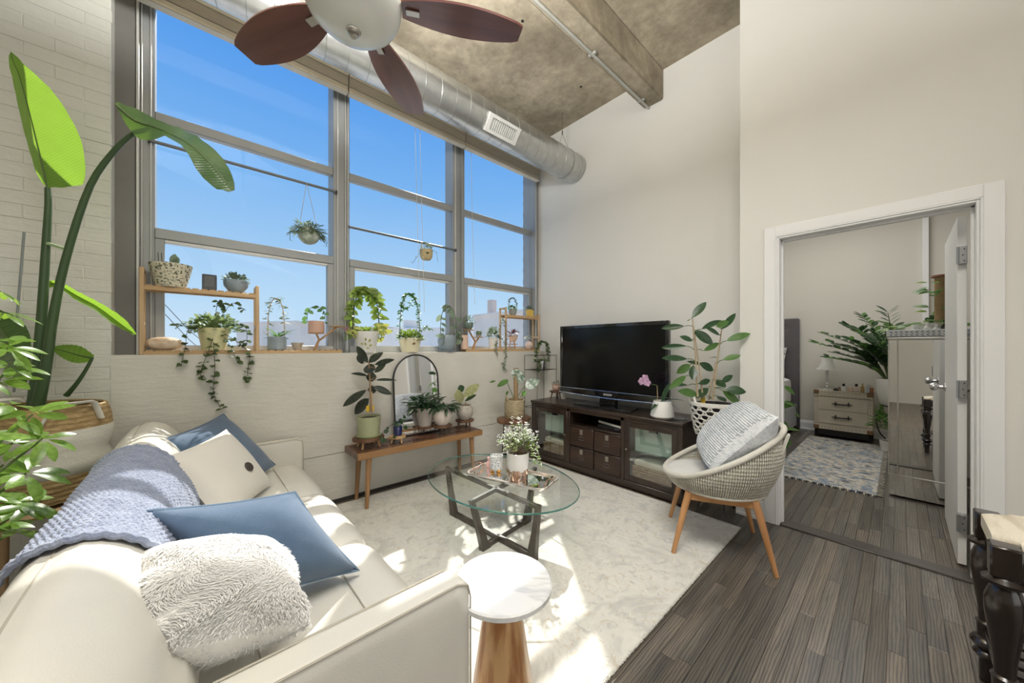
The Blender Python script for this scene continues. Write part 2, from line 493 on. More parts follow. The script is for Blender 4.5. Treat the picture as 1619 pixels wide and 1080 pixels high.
# bricks of the pier, each a little uneven under the paint
bm_ = []
for k in range(5):
    t = MB().cbox((-0.1032, -0.02, -0.0348), (0.1032, 0.02, 0.0352), 0.003)
    t.v = [(x+rnd(-.002, .002), y+(rnd(-.0012, .0012) if y < 0 else 0), z+rnd(-.002, .002)) for x, y, z in t.v]
    bm_.append(mesh_of(t, 'brick', m_brick, False))
zc_ = 0.036; row = 0
while zc_ < ZC-0.03:
    x = -0.363-0.1-(0.105 if row % 2 else 0.0)
    if row % 2: inst(bm_[row % 5], 'brick', wall_window, Matrix.Translation((-0.363-0.05, YW+0.026, zc_)) @ Matrix.Diagonal((0.47, 1, 1, 1)))
    while x > -1.05:
        inst(random.choice(bm_), 'brick', wall_window, Matrix.Translation((x, YW+0.026+rnd(-.0015, .001), zc_)))
        x -= 0.2075
    zc_ += 0.0722; row += 1
struct(MB().box((0.2, YW-0.012, 0), (XT, YW, 0.028)), 'baseboard_window', m_darkbase)

# ---- walls
struct(MB().box((XT, 0.82, 0), (XT+0.15, 3.45, ZC)), 'wall_tv', m_paint)
mb = MB()
mb.box((XD, 0.585, 0), (XD+0.12, 0.70, ZC)); mb.box((XD, 0.70, 0), (XT+0.15, 0.82, ZC))
mb.box((XD, -4.2, 0), (XD+0.12, -0.285, ZC)); mb.box((XD, -0.285, 2.055), (XD+0.12, 0.585, ZC))
struct(mb, 'wall_door', m_paint)
struct(MB().box((-3.2, -4.35, 0), (7.2, -4.2, ZC)), 'wall_back', m_paint)
struct(MB().box((-3.35, -4.35, 0), (-3.2, 3.45, ZC)), 'wall_left', m_paint)
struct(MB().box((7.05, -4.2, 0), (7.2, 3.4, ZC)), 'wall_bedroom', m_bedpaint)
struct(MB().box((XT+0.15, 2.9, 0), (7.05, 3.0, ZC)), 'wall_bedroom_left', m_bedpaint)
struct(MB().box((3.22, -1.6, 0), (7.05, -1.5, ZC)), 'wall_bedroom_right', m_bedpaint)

# ---- ceiling: board-marked concrete with a beam
def concrete(name):
    m = M(name, (0.27, 0.235, 0.175), 0.85, col2=(0.49, 0.435, 0.34), vscale=1.7, detail=9, bump=0.35, bscale=18, thr=(0.32, 0.68))
    nt = m.node_tree; N = nt.nodes; L = nt.links; b = N['Principled BSDF']
    base = b.inputs['Base Color'].links[0].from_socket
    tc = N.new('ShaderNodeTexCoord')
    n = N.new('ShaderNodeTexNoise'); n.inputs['Scale'].default_value = 9; n.inputs['Detail'].default_value = 10; n.inputs['Roughness'].default_value = 0.7
    L.new(tc.outputs['Object'], n.inputs['Vector'])
    rp = N.new('ShaderNodeValToRGB'); rp.color_ramp.elements[0].position = 0.3; rp.color_ramp.elements[0].color = (0.66, 0.64, 0.60, 1)
    rp.color_ramp.elements[1].position = 0.72; rp.color_ramp.elements[1].color = (1.22, 1.20, 1.15, 1)
    mx = N.new('ShaderNodeMix'); mx.data_type = 'RGBA'; mx.blend_type = 'MULTIPLY'; mx.inputs[0].default_value = 1.0
    L.new(n.outputs[0], rp.inputs[0]); L.new(base, mx.inputs[6]); L.new(rp.outputs[0], mx.inputs[7]); L.new(mx.outputs[2], b.inputs['Base Color'])
    return m
m_conc = concrete('bare_concrete')
ceiling = struct(MB().box((-3.35, -4.35, ZC), (7.2, 3.45, ZC+0.15)), 'ceiling', m_conc)
part(MB().cbox((-3.2, 1.53, 3.665), (XT-0.002, 1.725, ZC), 0.012), 'beam', m_conc, ceiling)
mb = MB()
for (x, y) in ((1.05, 1.97), (2.0, 2.08), (2.95, 2.2), (0.2, 2.1)):
    mb.cyl((x, y, ZC-0.004), (x, y, ZC+0.01), 0.012, n=10)
part(mb, 'anchor_hole', m_gap, ceiling)
m_conduit = M('painted_conduit', (0.42, 0.42, 0.38), 0.5, metal=0.3)
cd = thing('electrical_conduit', 'thin grey electrical conduit running along the underside of the concrete beam', 'conduit', (1.5, 1.675, 3.65))
part(MB().cyl((-3.1, 1.675, 3.652), (XT-0.004, 1.675, 3.652), 0.012, n=10), 'pipe', m_conduit, cd)
for x in (0.6, 1.5, 2.4, 3.2):
    part(MB().cbox((x-0.012, 1.64, 3.648), (x+0.012, 1.71, 3.664), 0.003), 'clamp', m_conduit, cd)

# ---- window frames
m_alu = M('grey_window_metal', (0.31, 0.32, 0.32), 0.45, metal=0.15, var=0.03)
m_alu2 = M('pale_window_metal', (0.56, 0.56, 0.54), 0.4, metal=0.2, var=0.03)
m_pane = glass('window_glass', (0.985, 0.99, 0.99), fac=0.2)
YF = 3.26
trimn = [0]
def post(x0, x1, y0=YF, y1=3.40, mat=m_alu, strips=()):
    trimn[0] += 1
    t = struct(MB().cbox((x0, y0, ZS), (x1, y1, 3.64), 0.004), 'trim_%d' % trimn[0], mat)
    for (a, b, dy, mm) in strips: part(MB().cbox((a, y0-dy, ZS), (b, y0, 3.63), 0.003), 'cover_strip', mm, t)
    return t
post(-0.37, -0.274, YF-0.02, 3.42, M('dark_grey_panel', (0.17, 0.165, 0.155), 0.55))
post(-0.274, -0.19, YF, 3.42, m_alu, ((-0.272, -0.258, 0.03, m_alu2), (-0.252, -0.244, 0.02, m_alu2), (-0.212, -0.204, 0.012, m_alu2)))
post(0.885, 1.018, YF, 3.42, m_alu, ((0.912, 0.922, 0.012, m_alu2), (0.972, 0.982, 0.03, m_alu2), (0.99, 0.998, 0.03, m_alu2)))
post(2.085, 2.24, YF, 3.42, m_alu, ((2.105, 2.12, 0.012, m_alu2), (2.18, 2.2, 0.03, m_alu)))
post(3.30, XT-0.002, YF-0.07, 3.42, m_alu, ((3.302, 3.315, 0.008, m_alu2),))
wins = [(-0.19, 0.885), (1.018, 2.085), (2.24, 3.30)]
for i, (x0, x1) in enumerate(wins):
    w = thing('window_%d' % (i+1), None, None, ((x0+x1)/2, YF, ZS), kind='structure')
    # horizontal bars: transom, meeting rail, head, bottom rail
    part(MB().cbox((x0, YF+0.005, 2.750), (x1, YF+0.06, 2.816), 0.004), 'transom', m_alu, w)
    part(MB().cbox((x0, YF-0.005, 1.985), (x1, YF+0.06, 2.052), 0.004), 'meeting_rail', m_alu, w)
    part(MB().cbox((x0, YF, ZS), (x1, YF+0.06, 1.285), 0.004), 'bottom_rail', m_alu2, w)
    part(MB().cbox((x0, YF, 3.56), (x1, YF+0.06, 3.64), 0.004), 'head_rail', m_alu, w)
    part(MB().cbox((x0, YF, 1.285), (x0+0.045, YF+0.055, 1.985), 0.003), 'sash_stile', m_alu, w)
    part(MB().cbox((x1-0.045, YF, 1.285), (x1, YF+0.055, 1.985), 0.003), 'sash_stile', m_alu, w)
    part(MB().cbox((x0+0.045, YF+0.004, 1.965), (x1-0.045, YF+0.05, 1.985), 0.002), 'sash_rail', m_alu2, w)
    for z0, z1 in ((1.285, 1.965), (2.052, 2.750), (2.816, 3.56)):
        d_ = 0.045 if z0 < 1.5 else 0.0
        part(MB().box((x0+d_, YF+0.026, z0), (x1-d_, YF+0.032, z1)), 'pane', m_pane, w, False)

# ---- door opening: casing, jamb, baseboards, threshold
mb = MB()
y0, y1, zt = -0.275, 0.575, 2.045
def cas(mb, lo, hi, dep): mb.cbox((XD-dep, lo[0], lo[1]), (XD, hi[0], hi[1]), 0.003)
for (a, b, dep) in ((0.000, 0.012, 0.012), (0.012, 0.022, 0.017), (0.022, 0.090, 0.015)):
    cas(mb, (y1+a, 0), (y1+b, zt+b), dep)
    cas(mb, (y0-b, 0), (y0-a, zt+b), dep)
    cas(mb, (y0-a, zt+a), (y1+a, zt+b), dep)
frame_d = struct(mb, 'trim_door', m_trim)
mb = MB()
mb.box((XD-0.001, y1, 0), (XD+0.125, y1+0.012, zt)); mb.box((XD-0.001, y0-0.012, 0), (XD+0.125, y0, zt)); mb.box((XD-0.001, y0-0.012, zt), (XD+0.125, y1+0.012, zt+0.012))
mb.cbox((XD+0.05, y1-0.012, 0), (XD+0.085, y1, zt), 0.002); mb.cbox((XD+0.05, y0, 0), (XD+0.085, y0+0.012, zt), 0.002); mb.cbox((XD+0.05, y0, zt-0.012), (XD+0.085, y1, zt), 0.002)
part(mb, 'jamb', m_trim, frame_d, False)
m_thresh = wood('dark_threshold', (0.035, 0.03, 0.026), (0.07, 0.06, 0.05), 0.35, axis=1)
part(MB().cbox((3.095, y0, -0.002), (3.215, y1, 0.010), 0.005), 'threshold', m_thresh, frame_d)
def baseb(name, poly_ax, a, b, pos, sgn):
    """profiled baseboard along one axis"""
    prof = [(0, 0), (0.022, 0), (0.022, 0.018), (0.014, 0.024), (0.014, 0.105), (0.009, 0.118), (0.009, 0.13), (0, 0.14)]
    mb = MB()
    if poly_ax == 1: mb.prism([(pos+sgn*p[0], p[1]) for p in prof], a, b, 1)
    else: mb.prism([(pos+sgn*p[0], p[1]) for p in prof], a, b, 0)
    return struct(mb, name, m_trim)
baseb('baseboard_door', 1, y1+0.09, 0.843, XD, -1)
baseb('baseboard_door_right', 1, -4.2, y0-0.09, XD, -1)
baseb('baseboard_tv', 1, 0.82, 3.08, XT, -1)
baseb('baseboard_bedroom', 1, -1.5, 2.9, 7.05, -1)
struct(MB().cbox((6.98, -0.255, 0), (7.05, -0.20, ZC), 0.004), 'trim_bedroom', m_trim)

# ---- door leaf standing open into the bedroom
dr = thing('door_1', None, None, (3.235, -0.262, 0), kind='structure')
DY0, DY1 = -0.262, -0.226
part(MB().cbox((3.30, DY0, 0.012), (4.125, DY1, 2.03), 0.002), 'door_leaf', m_trim, dr)
m_chrome = M('satin_chrome', (0.62, 0.62, 0.63), 0.22, metal=1.0, var=0.02)
m_steel = M('brushed_steel', (0.45, 0.46, 0.48), 0.35, metal=0.9, var=0.03)
for z in (0.26, 1.03, 1.80):
    h = part(MB().cbox((3.262, DY1-0.034, z-0.05), (3.301, DY1-0.002, z+0.05), 0.002), 'hinge', m_steel, dr)
    part(MB().cyl((3.262, DY1-0.0, z-0.05), (3.262, DY1-0.0, z+0.05), 0.006, n=8), 'hinge_pin', m_steel, h)
    mb = MB()
    for dz in (-.034, 0, .034): mb.cyl((3.2615, DY1-0.018-abs(dz)*0.15, z+dz), (3.264, DY1-0.018-abs(dz)*0.15, z+dz), 0.0035, n=8)
    part(mb, 'screws', m_gap, h, kind='stuff')
for s_ in (1, -1):
    yk = DY1 if s_ > 0 else DY0
    h = part(MB().tube([(4.06, yk+s_*t, 0.98) for t in (0, .006, .012, .03, .034, .045, .06, .072, .078)], [.030, .030, .013, .011, .018, .026, .028, .022, .004], 16), 'knob', m_chrome, dr)

# ================================================================== RUG
def rug_mat(name, base, tint1, tint2, sc, lo_=0.0, amt=0.75):
    m = M(name, base, 0.95, var=0.03, vscale=30, bump=0.5, bscale=350, sheen=0.2, spec=0.1)
    nt = m.node_tree; N = nt.nodes; L = nt.links; b = N['Principled BSDF']
    cur = b.inputs['Base Color'].links[0].from_socket
    tc = N.new('ShaderNodeTexCoord')
    for i, (t, s, lo, hi, dist) in enumerate(((tint1, 3.0*sc, 0.50, 0.66, 2.5), (tint2, 7.0*sc, 0.56, 0.66, 4.0), (tint1, 16.0*sc, 0.57, 0.66, 1.0))):
        n = N.new('ShaderNodeTexNoise'); n.inputs['Scale'].default_value = s; n.inputs['Detail'].default_value = 7
        n.inputs['Roughness'].default_value = 0.65; n.inputs['Distortion'].default_value = dist
        mp = N.new('ShaderNodeMapping'); mp.inputs['Location'].default_value = (i*3.1, i*1.7, 0)
        L.new(tc.outputs['Object'], mp.inputs[0]); L.new(mp.outputs[0], n.inputs['Vector'])
        mr = N.new('ShaderNodeMapRange'); mr.inputs[1].default_value = lo-lo_; mr.inputs[2].default_value = hi-lo_; mr.inputs[4].default_value = amt
        L.new(n.outputs[0], mr.inputs[0])
        mx = N.new('ShaderNodeMix'); mx.data_type = 'RGBA'; mx.inputs[7].default_value = (*t, 1)
        L.new(mr.outputs[0], mx.inputs[0]); L.new(cur, mx.inputs[6]); cur = mx.outputs[2]
    L.new(cur, b.inputs['Base Color'])
    return m
m_rug = rug_mat('faded_ivory_wool', (0.76, 0.745, 0.68), (0.53, 0.525, 0.49), (0.60, 0.53, 0.40), 1.0)
rx0, rx1, ry0, ry1 = -0.2, 2.835, 0.745, 3.02
rug = thing('area_rug', 'large faded ivory area rug with a worn traditional pattern under the glass coffee table', 'rug', ((rx0+rx1)/2, (ry0+ry1)/2, 0))
part(MB().cbox((rx0, ry0, 0.0005), (rx1, ry1, 0.014), 0.006), 'pile', m_rug, rug)
mb = MB()
mb.box((rx0+0.01, ry0-0.004, 0.0), (rx1+0.003, ry0+0.01, 0.005)); mb.box((rx1-0.01, ry0, 0.0), (rx1+0.004, ry1, 0.005))
part(mb, 'backing', M('rug_backing', (0.10, 0.085, 0.065), 0.95), rug)
# tufted edge
mb = MB()
for i in range(1300):
    x = rnd(rx0+1.0, rx1); mb.leaf((x, ry0+0.004, rnd(0.006, 0.013)), (rnd(-.4, .4), -1, rnd(-.2, .3)), (0, 0, 1), rnd(0.004, 0.010), 0.005)
for i in range(900):
    y = rnd(ry0, ry1); mb.leaf((rx1-0.004, y, rnd(0.006, 0.013)), (1, rnd(-.4, .4), rnd(-.2, .3)), (0, 0, 1), rnd(0.004, 0.010), 0.005)
part(mb, 'edge_tufts', m_rug, rug, kind='stuff')

# ================================================================== SOFA
m_lea = M('cream_leather', (0.68, 0.66, 0.595), 0.38, var=0.03, vscale=5, bump=0.10, bscale=260, spec=0.5, coat=0.08)
m_stitch = M('cream_thread', (0.45, 0.42, 0.35), 0.8)
sofa = thing('leather_sofa', 'cream leather three-seat sofa facing the television, back to the plants', 'sofa', (0.1, 1.93, 0))
SY0, SY1 = 0.83, 3.04
def rslab(x0, x1, y0, y1, z0, z1, r, bul=0.0, n=6):
    """slab along Y with rounded cross-section corners in X-Z and gently domed top"""
    mb = MB()
    pts = []
    for (cx, cz, a0) in ((x1-r, z0+r*0.4, -90), (x1-r, z1-r, 0), (x0+r, z1-r, 90), (x0+r, z0+r*0.4, 180)):
        for k in range(n+1):
            a = math.radians(a0+90*k/n); rz = r if cz > (z0+z1)/2 else r*0.4
            pts.append((cx+r*math.cos(a), cz+rz*math.sin(a)))
    ny = 14; rr = min(r, (y1-y0)*0.3)
    rows = []
    for j in range(ny+1):
        t = j/ny; y = y0+(y1-y0)*t
        e = min(t, 1-t)*(y1-y0)
        k = 1.0 if e > rr*0.5 else math.sqrt(max(0.0, 1-(1-e/(rr*0.5))**2))
        s_ = 1-(1-k)*0.10
        cxm = (x0+x1)/2; czm = (z0+z1)/2
        rows.append([(cxm+(px-cxm)*s_, y, czm+(pz-czm)*s_ + (bul*math.sin(PI*t) if pz > czm else 0)) for px, pz in pts])
    m = len(pts)
    vs = [p for r_ in rows for p in r_]
    fs = [(j*m+i, j*m+(i+1) % m, (j+1)*m+(i+1) % m, (j+1)*m+i) for j in range(ny) for i in range(m)]
    fs += [tuple(range(m)), tuple(reversed(range(ny*m, ny*m+m)))]
    return mb.add(vs, fs)
part(rslab(-0.31, 0.56, SY0+0.02, SY1-0.02, 0.07, 0.25, 0.03), 'base', m_lea, sofa)
m_foot = M('dark_metal_foot', (0.05, 0.045, 0.04), 0.4, metal=0.5)
for x in (-0.28, 0.48):
    for y in (SY0+0.12, SY1-0.12): part(MB().cyl((x, y, 0.014), (x, y, 0.08), 0.02, 0.03, 12), 'foot', m_foot, sofa)
for (ya, yb) in ((SY0, 0.925), (2.935, SY1)):
    arm = part(rslab(-0.31, 0.595, ya, yb, 0.09, 0.600, 0.035), 'arm', m_lea, sofa)
    mb = MB()
    for y in (ya+0.006, yb-0.006):
        mb.tube([(-0.3, y, 0.5985), (0.3, y, 0.600), (0.55, y, 0.6), (0.585, y, 0.585), (0.594, y, 0.55), (0.595, y, 0.12)], 0.0028, 5)
    part(mb, 'seam', m_stitch, arm)
# three seat cushions with tufted cross seams, three back cushions rolling over the top
def seat_fn(y0, y1):
    def f(u, v):
        y = y0+(y1-y0)*v
        e = max(0, 1-abs(2*v-1)**8)
        # path from back to front and down over the front edge
        if u < 0.8: x = -0.13+u/0.8*0.62; z = 0.435
        else:
            a = (u-0.8)/0.2*PI*0.62; x = 0.49+0.105*math.sin(a); z = 0.435-0.105*(1-math.cos(a))
        groove = 0.0
        for gx in (0.13, 0.40): groove += math.exp(-((x-gx)/0.018)**2)
        bulge = 0.022*e*(0.6+0.4*math.sin(PI*min(1, u/0.85)))
        wr = 0.0035*math.sin(9*y+14*x)*math.sin(21*x-5*y)
        z += bulge-0.012*groove*e+wr - 0.02*(1-e)
        if u >= 0.8: x -= 0.018*(1-e)
        return (x, y, z)
    return f
ys = [0.928, 1.60, 2.265, 2.932]
for a, b in zip(ys, ys[1:]):
    c = part(MB().surf(seat_fn(a+0.002, b-0.002), 40, 26), 'seat_cushion', m_lea, sofa, ang=70)
    mb = MB()
    for gx in (0.13, 0.40): mb.tube([(gx, a+0.04+(b-a-0.08)*k/10, 0.442+0.006*math.sin(PI*k/10)) for k in range(11)], 0.0022, 5)
    part(mb, 'seam', m_stitch, c)
part(rslab(-0.13, 0.56, SY0+0.03, SY1-0.03, 0.24, 0.42, 0.05), 'seat_deck', m_lea, sofa)
prof = [(-0.02, 0.42), (-0.005, 0.50), (-0.015, 0.58), (-0.045, 0.66), (-0.085, 0.735), (-0.13, 0.785), (-0.18, 0.812), (-0.225, 0.812), (-0.262, 0.79), (-0.288, 0.745), (-0.300, 0.68), (-0.305, 0.55), (-0.305, 0.40), (-0.305, 0.10)]
def smooth_path(pts, n):
    """Catmull-Rom through 2-D or 3-D points"""
    P = [Vector((*p, 0)) if len(p) == 2 else Vector(p) for p in pts]; out = []
    m = len(P)-1
    for k in range(n+1):
        t = k/n*m; i = min(int(t), m-1); t -= i
        p0, p1, p2, p3 = P[max(i-1, 0)], P[i], P[i+1], P[min(i+2, m)]
        out.append(0.5*((2*p1)+(p2-p0)*t+(2*p0-5*p1+4*p2-p3)*t*t+(3*p1-p0-3*p2+p3)*t**3))
    return out
bprof = [(p.x, p.y) for p in smooth_path(prof, 34)]
def back_fn(y0, y1, off=0.0, amp=0.028):
    def f(u, v):
        i = min(int(u*34+1e-6), 34); x, z = bprof[i]
        y = y0+(y1-y0)*v
        e = max(0, 1-abs(2*v-1)**6)
        i2 = min(i+1, 34); i1 = max(i-1, 0)
        tx, tz = bprof[i2][0]-bprof[i1][0], bprof[i2][1]-bprof[i1][1]; l = math.hypot(tx, tz) or 1
        nx, nz = tz/l, -tx/l
        k = amp*e*math.sin(PI*min(1, u/0.75))+off
        for gu in (0.24, 0.52): k -= 0.010*e*math.exp(-((u-gu)/0.02)**2)
        k += 0.003*math.sin(11*y+u*17)
        return (x+nx*k, y, z+nz*k)
    return f
for a, b in zip(ys, ys[1:]):
    a2 = a if a > 1 else 0.79; b2 = b if b < 2.9 else 3.03
    mb = MB().surf(back_fn(a2+0.002, b2-0.002), 34, 24)
    mb.f += [tuple(k*25 for k in range(35)), tuple(k*25+24 for k in reversed(range(35)))]
    c = part(mb, 'back_cushion', m_lea, sofa, ang=70)
    mb = MB()
    g = back_fn(a2+0.002, b2-0.002, 0.001)
    for gu in (0.235, 0.53): mb.tube([g(gu, 0.03+0.94*k/12) for k in range(13)], 0.0022, 5)
    for ev in (0.985,): mb.tube([g(0.03+0.7*k/20, ev) for k in range(21)], 0.0028, 5)
    part(mb, 'seam', m_stitch, c)

# ================================================================== CUSHIONS
def pillow(mb, A, B, C, thick, n=18, pinch=0.07, power=2.4, lump=0.0, seed=0, flare=0.0):
    """stuffed square: A, B, C three corners in order, D = A+C-B"""
    A, B, C = Vector(A), Vector(B), Vector(C); e1 = B-A; e2 = C-B
    nrm = e1.cross(e2).normalized()
    rs = random.Random(seed)
    ph = [rs.uniform(0, 6) for _ in range(8)]
    def pt(u, v, s_):
        a, b = 2*u-1, 2*v-1
        h = (max(0, 1-abs(a)**power)*max(0, 1-abs(b)**power))**0.55
        q = pinch*(1-abs(b)**2)*a*abs(a)**1.5; r = pinch*(1-abs(a)**2)*b*abs(b)**1.5
        w = lump*h*(math.sin(5*a+ph[0]+2*b)*math.sin(4*b+ph[1]) + 0.5*math.sin(9*a-6*b+ph[2]))
        uu = u-q*0.5; vv = v-r*0.5
        return A+e1*uu+e2*vv+nrm*(s_*(thick*0.5*h)+w*(1 if s_ > 0 else 0.3))
    o = len(mb.v)
    for s_ in (1, -1):
        for i in range(n+1):
            for j in range(n+1): mb.v.append(tuple(pt(i/n, j/n, s_)))
    m = (n+1)*(n+1)
    for s_ in (0, 1):
        for i in range(n):
            for j in range(n):
                a = o+s_*m+i*(n+1)+j; f = (a, a+n+1, a+n+2, a+1)
                mb.f.append(f if s_ == 0 else tuple(reversed(f)))
    rim = [pt(k/n, 0, 1) for k in range(n)]+[pt(1, k/n, 1) for k in range(n)]+[pt(1-k/n, 1, 1) for k in range(n)]+[pt(0, 1-k/n, 1) for k in range(n)]
    return nrm, rim, pt
m_denim = M('slate_blue_linen', (0.075, 0.125, 0.205), 0.85, col2=(0.12, 0.185, 0.28), vscale=4, bump=0.35, bscale=420, sheen=0.3, spec=0.2)
m_white_c = M('ivory_cotton', (0.74, 0.71, 0.64), 0.85, var=0.03, vscale=3, bump=0.2, bscale=300, sheen=0.2, spec=0.2)
m_button = wood('dark_wood_button', (0.03, 0.025, 0.02), (0.07, 0.055, 0.045), 0.5)
def cushion(name, label, A, B, C, thick, mat, seed, pipe=None, lump=0.006):
    A, B, C = Vector(A), Vector(B), Vector(C); ctr = (A+C)/2
    base = Vector((ctr.x, ctr.y, min(A.z, B.z, C.z)))
    t = thing(name, label, 'cushion', base, 'throw cushions on the sofa')
    mb = MB(); nrm, rim, pt = pillow(mb, A, B, C, thick, seed=seed, lump=lump)
    part(mb, 'cover', mat, t, ang=75)
    if pipe: part(MB().tube(rim, 0.005, 6, closed=True), 'piping', pipe, t)
    return t, nrm, pt
cushion('throw_cushion', 'slate blue square cushion at the far end of the sofa behind the white one', (-0.135, 2.50, 0.80), (0.14, 2.93, 0.84), (0.40, 2.79, 0.49), 0.15, m_denim, 3, m_denim)
t, nrm, pt = cushion('throw_cushion', 'ivory cushion fastened with one dark round button', (-0.105, 2.13, 0.795), (0.135, 2.55, 0.81), (0.335, 2.45, 0.475), 0.15, m_white_c, 4, None)
bpos = pt(0.60, 0.60, 1)
if nrm.z < 0: nrm = -nrm; bpos = pt(0.60, 0.60, -1)
mb = MB().lathe([(0, 0), (0.024, 0), (0.027, 0.004), (0.024, 0.009), (0.010, 0.008), (0, 0.007)], n=18)
mb.xf(frame(bpos, nrm.orthogonal(), nrm)); part(mb, 'button', m_button, t)
part(MB().tube([pt(0.5+0.1*k/6, 0.10+0.5*k/6, 1)+nrm*0.002 for k in range(7)], 0.003, 5), 'loop', m_white_c, t)
cushion('throw_cushion', 'slate blue cushion with corded edges leaning over the furry pillow', (-0.107, 1.405, 0.818), (0.262, 1.425, 0.762), (0.435, 1.295, 0.475), 0.25, m_denim, 5, M('blue_cord', (0.16, 0.24, 0.34), 0.8))

# white fur pillow: lumpy body plus thousands of short hairs
m_fur = M('white_fur', (0.76, 0.745, 0.71), 0.9, col2=(0.86, 0.85, 0.82), vscale=9, sheen=0.5, spec=0.15)
fp = thing('fur_pillow', 'fluffy white fur pillow propped against the near sofa arm', 'pillow', (0.02, 1.12, 0.47), 'throw cushions on the sofa')
FA, FB, FC = Vector((-0.125, 1.25, 0.755)), Vector((0.185, 1.225, 0.68)), Vector((0.205, 0.935, 0.615))
mb = MB(); nrm, rim, pt = pillow(mb, FA, FB, FC, 0.20, n=40, lump=0.011, seed=9, pinch=0.02, power=3.2)
body = part(mb, 'cover', m_fur, fp, ang=80)
up_s = 1 if nrm.z > 0 else -1
hair = MB(); nn = nrm*up_s
rs = random.Random(5)
flow = (FC-FB).normalized()
side = nn.cross(flow)
for i in range(30000):
    u, v = rs.uniform(-0.0, 1.0), rs.uniform(0, 1)
    p = pt(u, v, up_s if rs.random() < 0.85 else -up_s)
    a = 0.9*math.sin(9*u+3*math.sin(7*v))+0.8*math.sin(8*v+5*u)+rs.uniform(-.5, .5)
    d = (flow*math.cos(a)+side*math.sin(a)+nn*(0.25+0.35*rs.random())).normalized()
    L_ = rs.uniform(0.008, 0.020)
    x = d.cross(nn).normalized()*0.0011
    q = p+d*L_*0.6; r = p+d*L_ - nn*L_*0.25
    o = len(hair.v); hair.v += [tuple(p-x), tuple(p+x), tuple(q+x*0.7), tuple(q-x*0.7), tuple(r)]
    hair.f += [(o, o+1, o+2, o+3), (o+3, o+2, o+4)]
part(hair, 'fur', m_fur, fp, kind='stuff', ang=180)

# knitted throw over the sofa back: rows of raised ribs
m_throw = M('blue_grey_knit', (0.235, 0.275, 0.385), 0.95, col2=(0.33, 0.375, 0.49), vscale=25, bump=0.8, bscale=130, sheen=0.4, spec=0.1)
th = thing('knit_throw', 'chunky blue-grey knitted throw folded over the back of the sofa', 'throw blanket', (-0.18, 1.7, 0.5))
g0 = back_fn(1.24, 2.17, 0.012, 0.026)
def throw_fn(u, v):
    """ribbed sheet following the sofa back, edges wavering"""
    uu = 0.05+u*0.62
    vv = v + 0.035*math.sin(uu*9+1)*(1-v) + 0.02*math.sin(uu*13)*v
    i = uu*34; i0 = min(int(i), 33); fr_ = i-i0
    # the cushions under it bulge between their seams
    y = 1.24+(2.17-1.24)*vv
    def base(k):
        x, z = bprof[k]; x1, z1 = bprof[min(k+1, 34)]; x0, z0 = bprof[max(k-1, 0)]
        tx, tz = x1-x0, z1-z0; l = math.hypot(tx, tz)
        # which cushion
        for a, b in zip(ys, ys[1:]):
            if a <= y <= b: w = (y-a)/(b-a); break
        else: w = 0.5
        e = max(0, 1-abs(2*w-1)**6)
        k2 = 0.028*max(e, 0.55)*math.sin(PI*min(1, (k/34)/0.75))+0.012
        return Vector((x+tz/l*k2, y, z-tx/l*k2)), Vector((tz/l, 0, -tx/l))
    p0, n0 = base(i0); p1, n1 = base(min(i0+1, 34))
    p = p0.lerp(p1, fr_); n = n0.lerp(n1, fr_).normalized()
    rib = 0.0042*abs(math.sin(PI*v*54))**0.7
    bump_ = 0.0026*math.sin(u*260+(int(v*54) % 2)*2.5)
    edge = 0.006 if (v < 0.03 or v > 0.97) else 0
    return tuple(p+n*(rib+bump_*0.8+edge+0.003*math.sin(u*14+v*5)))
part(MB().surf(throw_fn, 200, 324), 'knit', m_throw, th, ang=80)
for v in (0.0, 1.0):
    part(MB().tube([Vector(throw_fn(k/60, v))+Vector((0, 0, -0.004)) for k in range(61)], 0.009, 6), 'hem', m_throw, th)

# ================================================================== COFFEE TABLE
m_tglass = glass('table_glass', (0.965, 0.985, 0.975), fac=0.75, base=0.01)
m_tedge = M('green_glass_edge', (0.05, 0.20, 0.17), 0.08, var=0.05, spec=0.8, trans=0.4)
m_wenge = wood('dark_brown_wood', (0.045, 0.036, 0.028), (0.085, 0.068, 0.052), 0.35, axis=2, coat=0.2)
CTX, CTY, CTZ, CA, CB_ = 1.552, 1.845, 0.380, 0.434, 0.598
ct = thing('coffee_table', 'oval glass coffee table on crossed dark wooden frames in the middle of the rug', 'coffee table', (CTX, CTY, 0.014))
mb = MB(); n = 72
ring = lambda s_, z: [(CTX+(CA+s_)*math.cos(2*PI*k/n), CTY+(CB_+s_)*math.sin(2*PI*k/n), z) for k in range(n)]
mb.add(ring(-0.004, CTZ)+ring(-0.004, CTZ-0.011), [tuple(range(n)), tuple(reversed(range(n, 2*n)))])
top = part(mb, 'glass_top', m_tglass, ct, False)
mb = MB(); R1, R2, R3, R4 = ring(-0.004, CTZ), ring(0, CTZ-0.003), ring(0, CTZ-0.008), ring(-0.004, CTZ-0.011)
mb.add(R1+R2+R3+R4, [(j*n+k, j*n+(k+1) % n, (j+1)*n+(k+1) % n, (j+1)*n+k) for j in range(3) for k in range(n)])
part(mb, 'glass_edge', m_tedge, top)
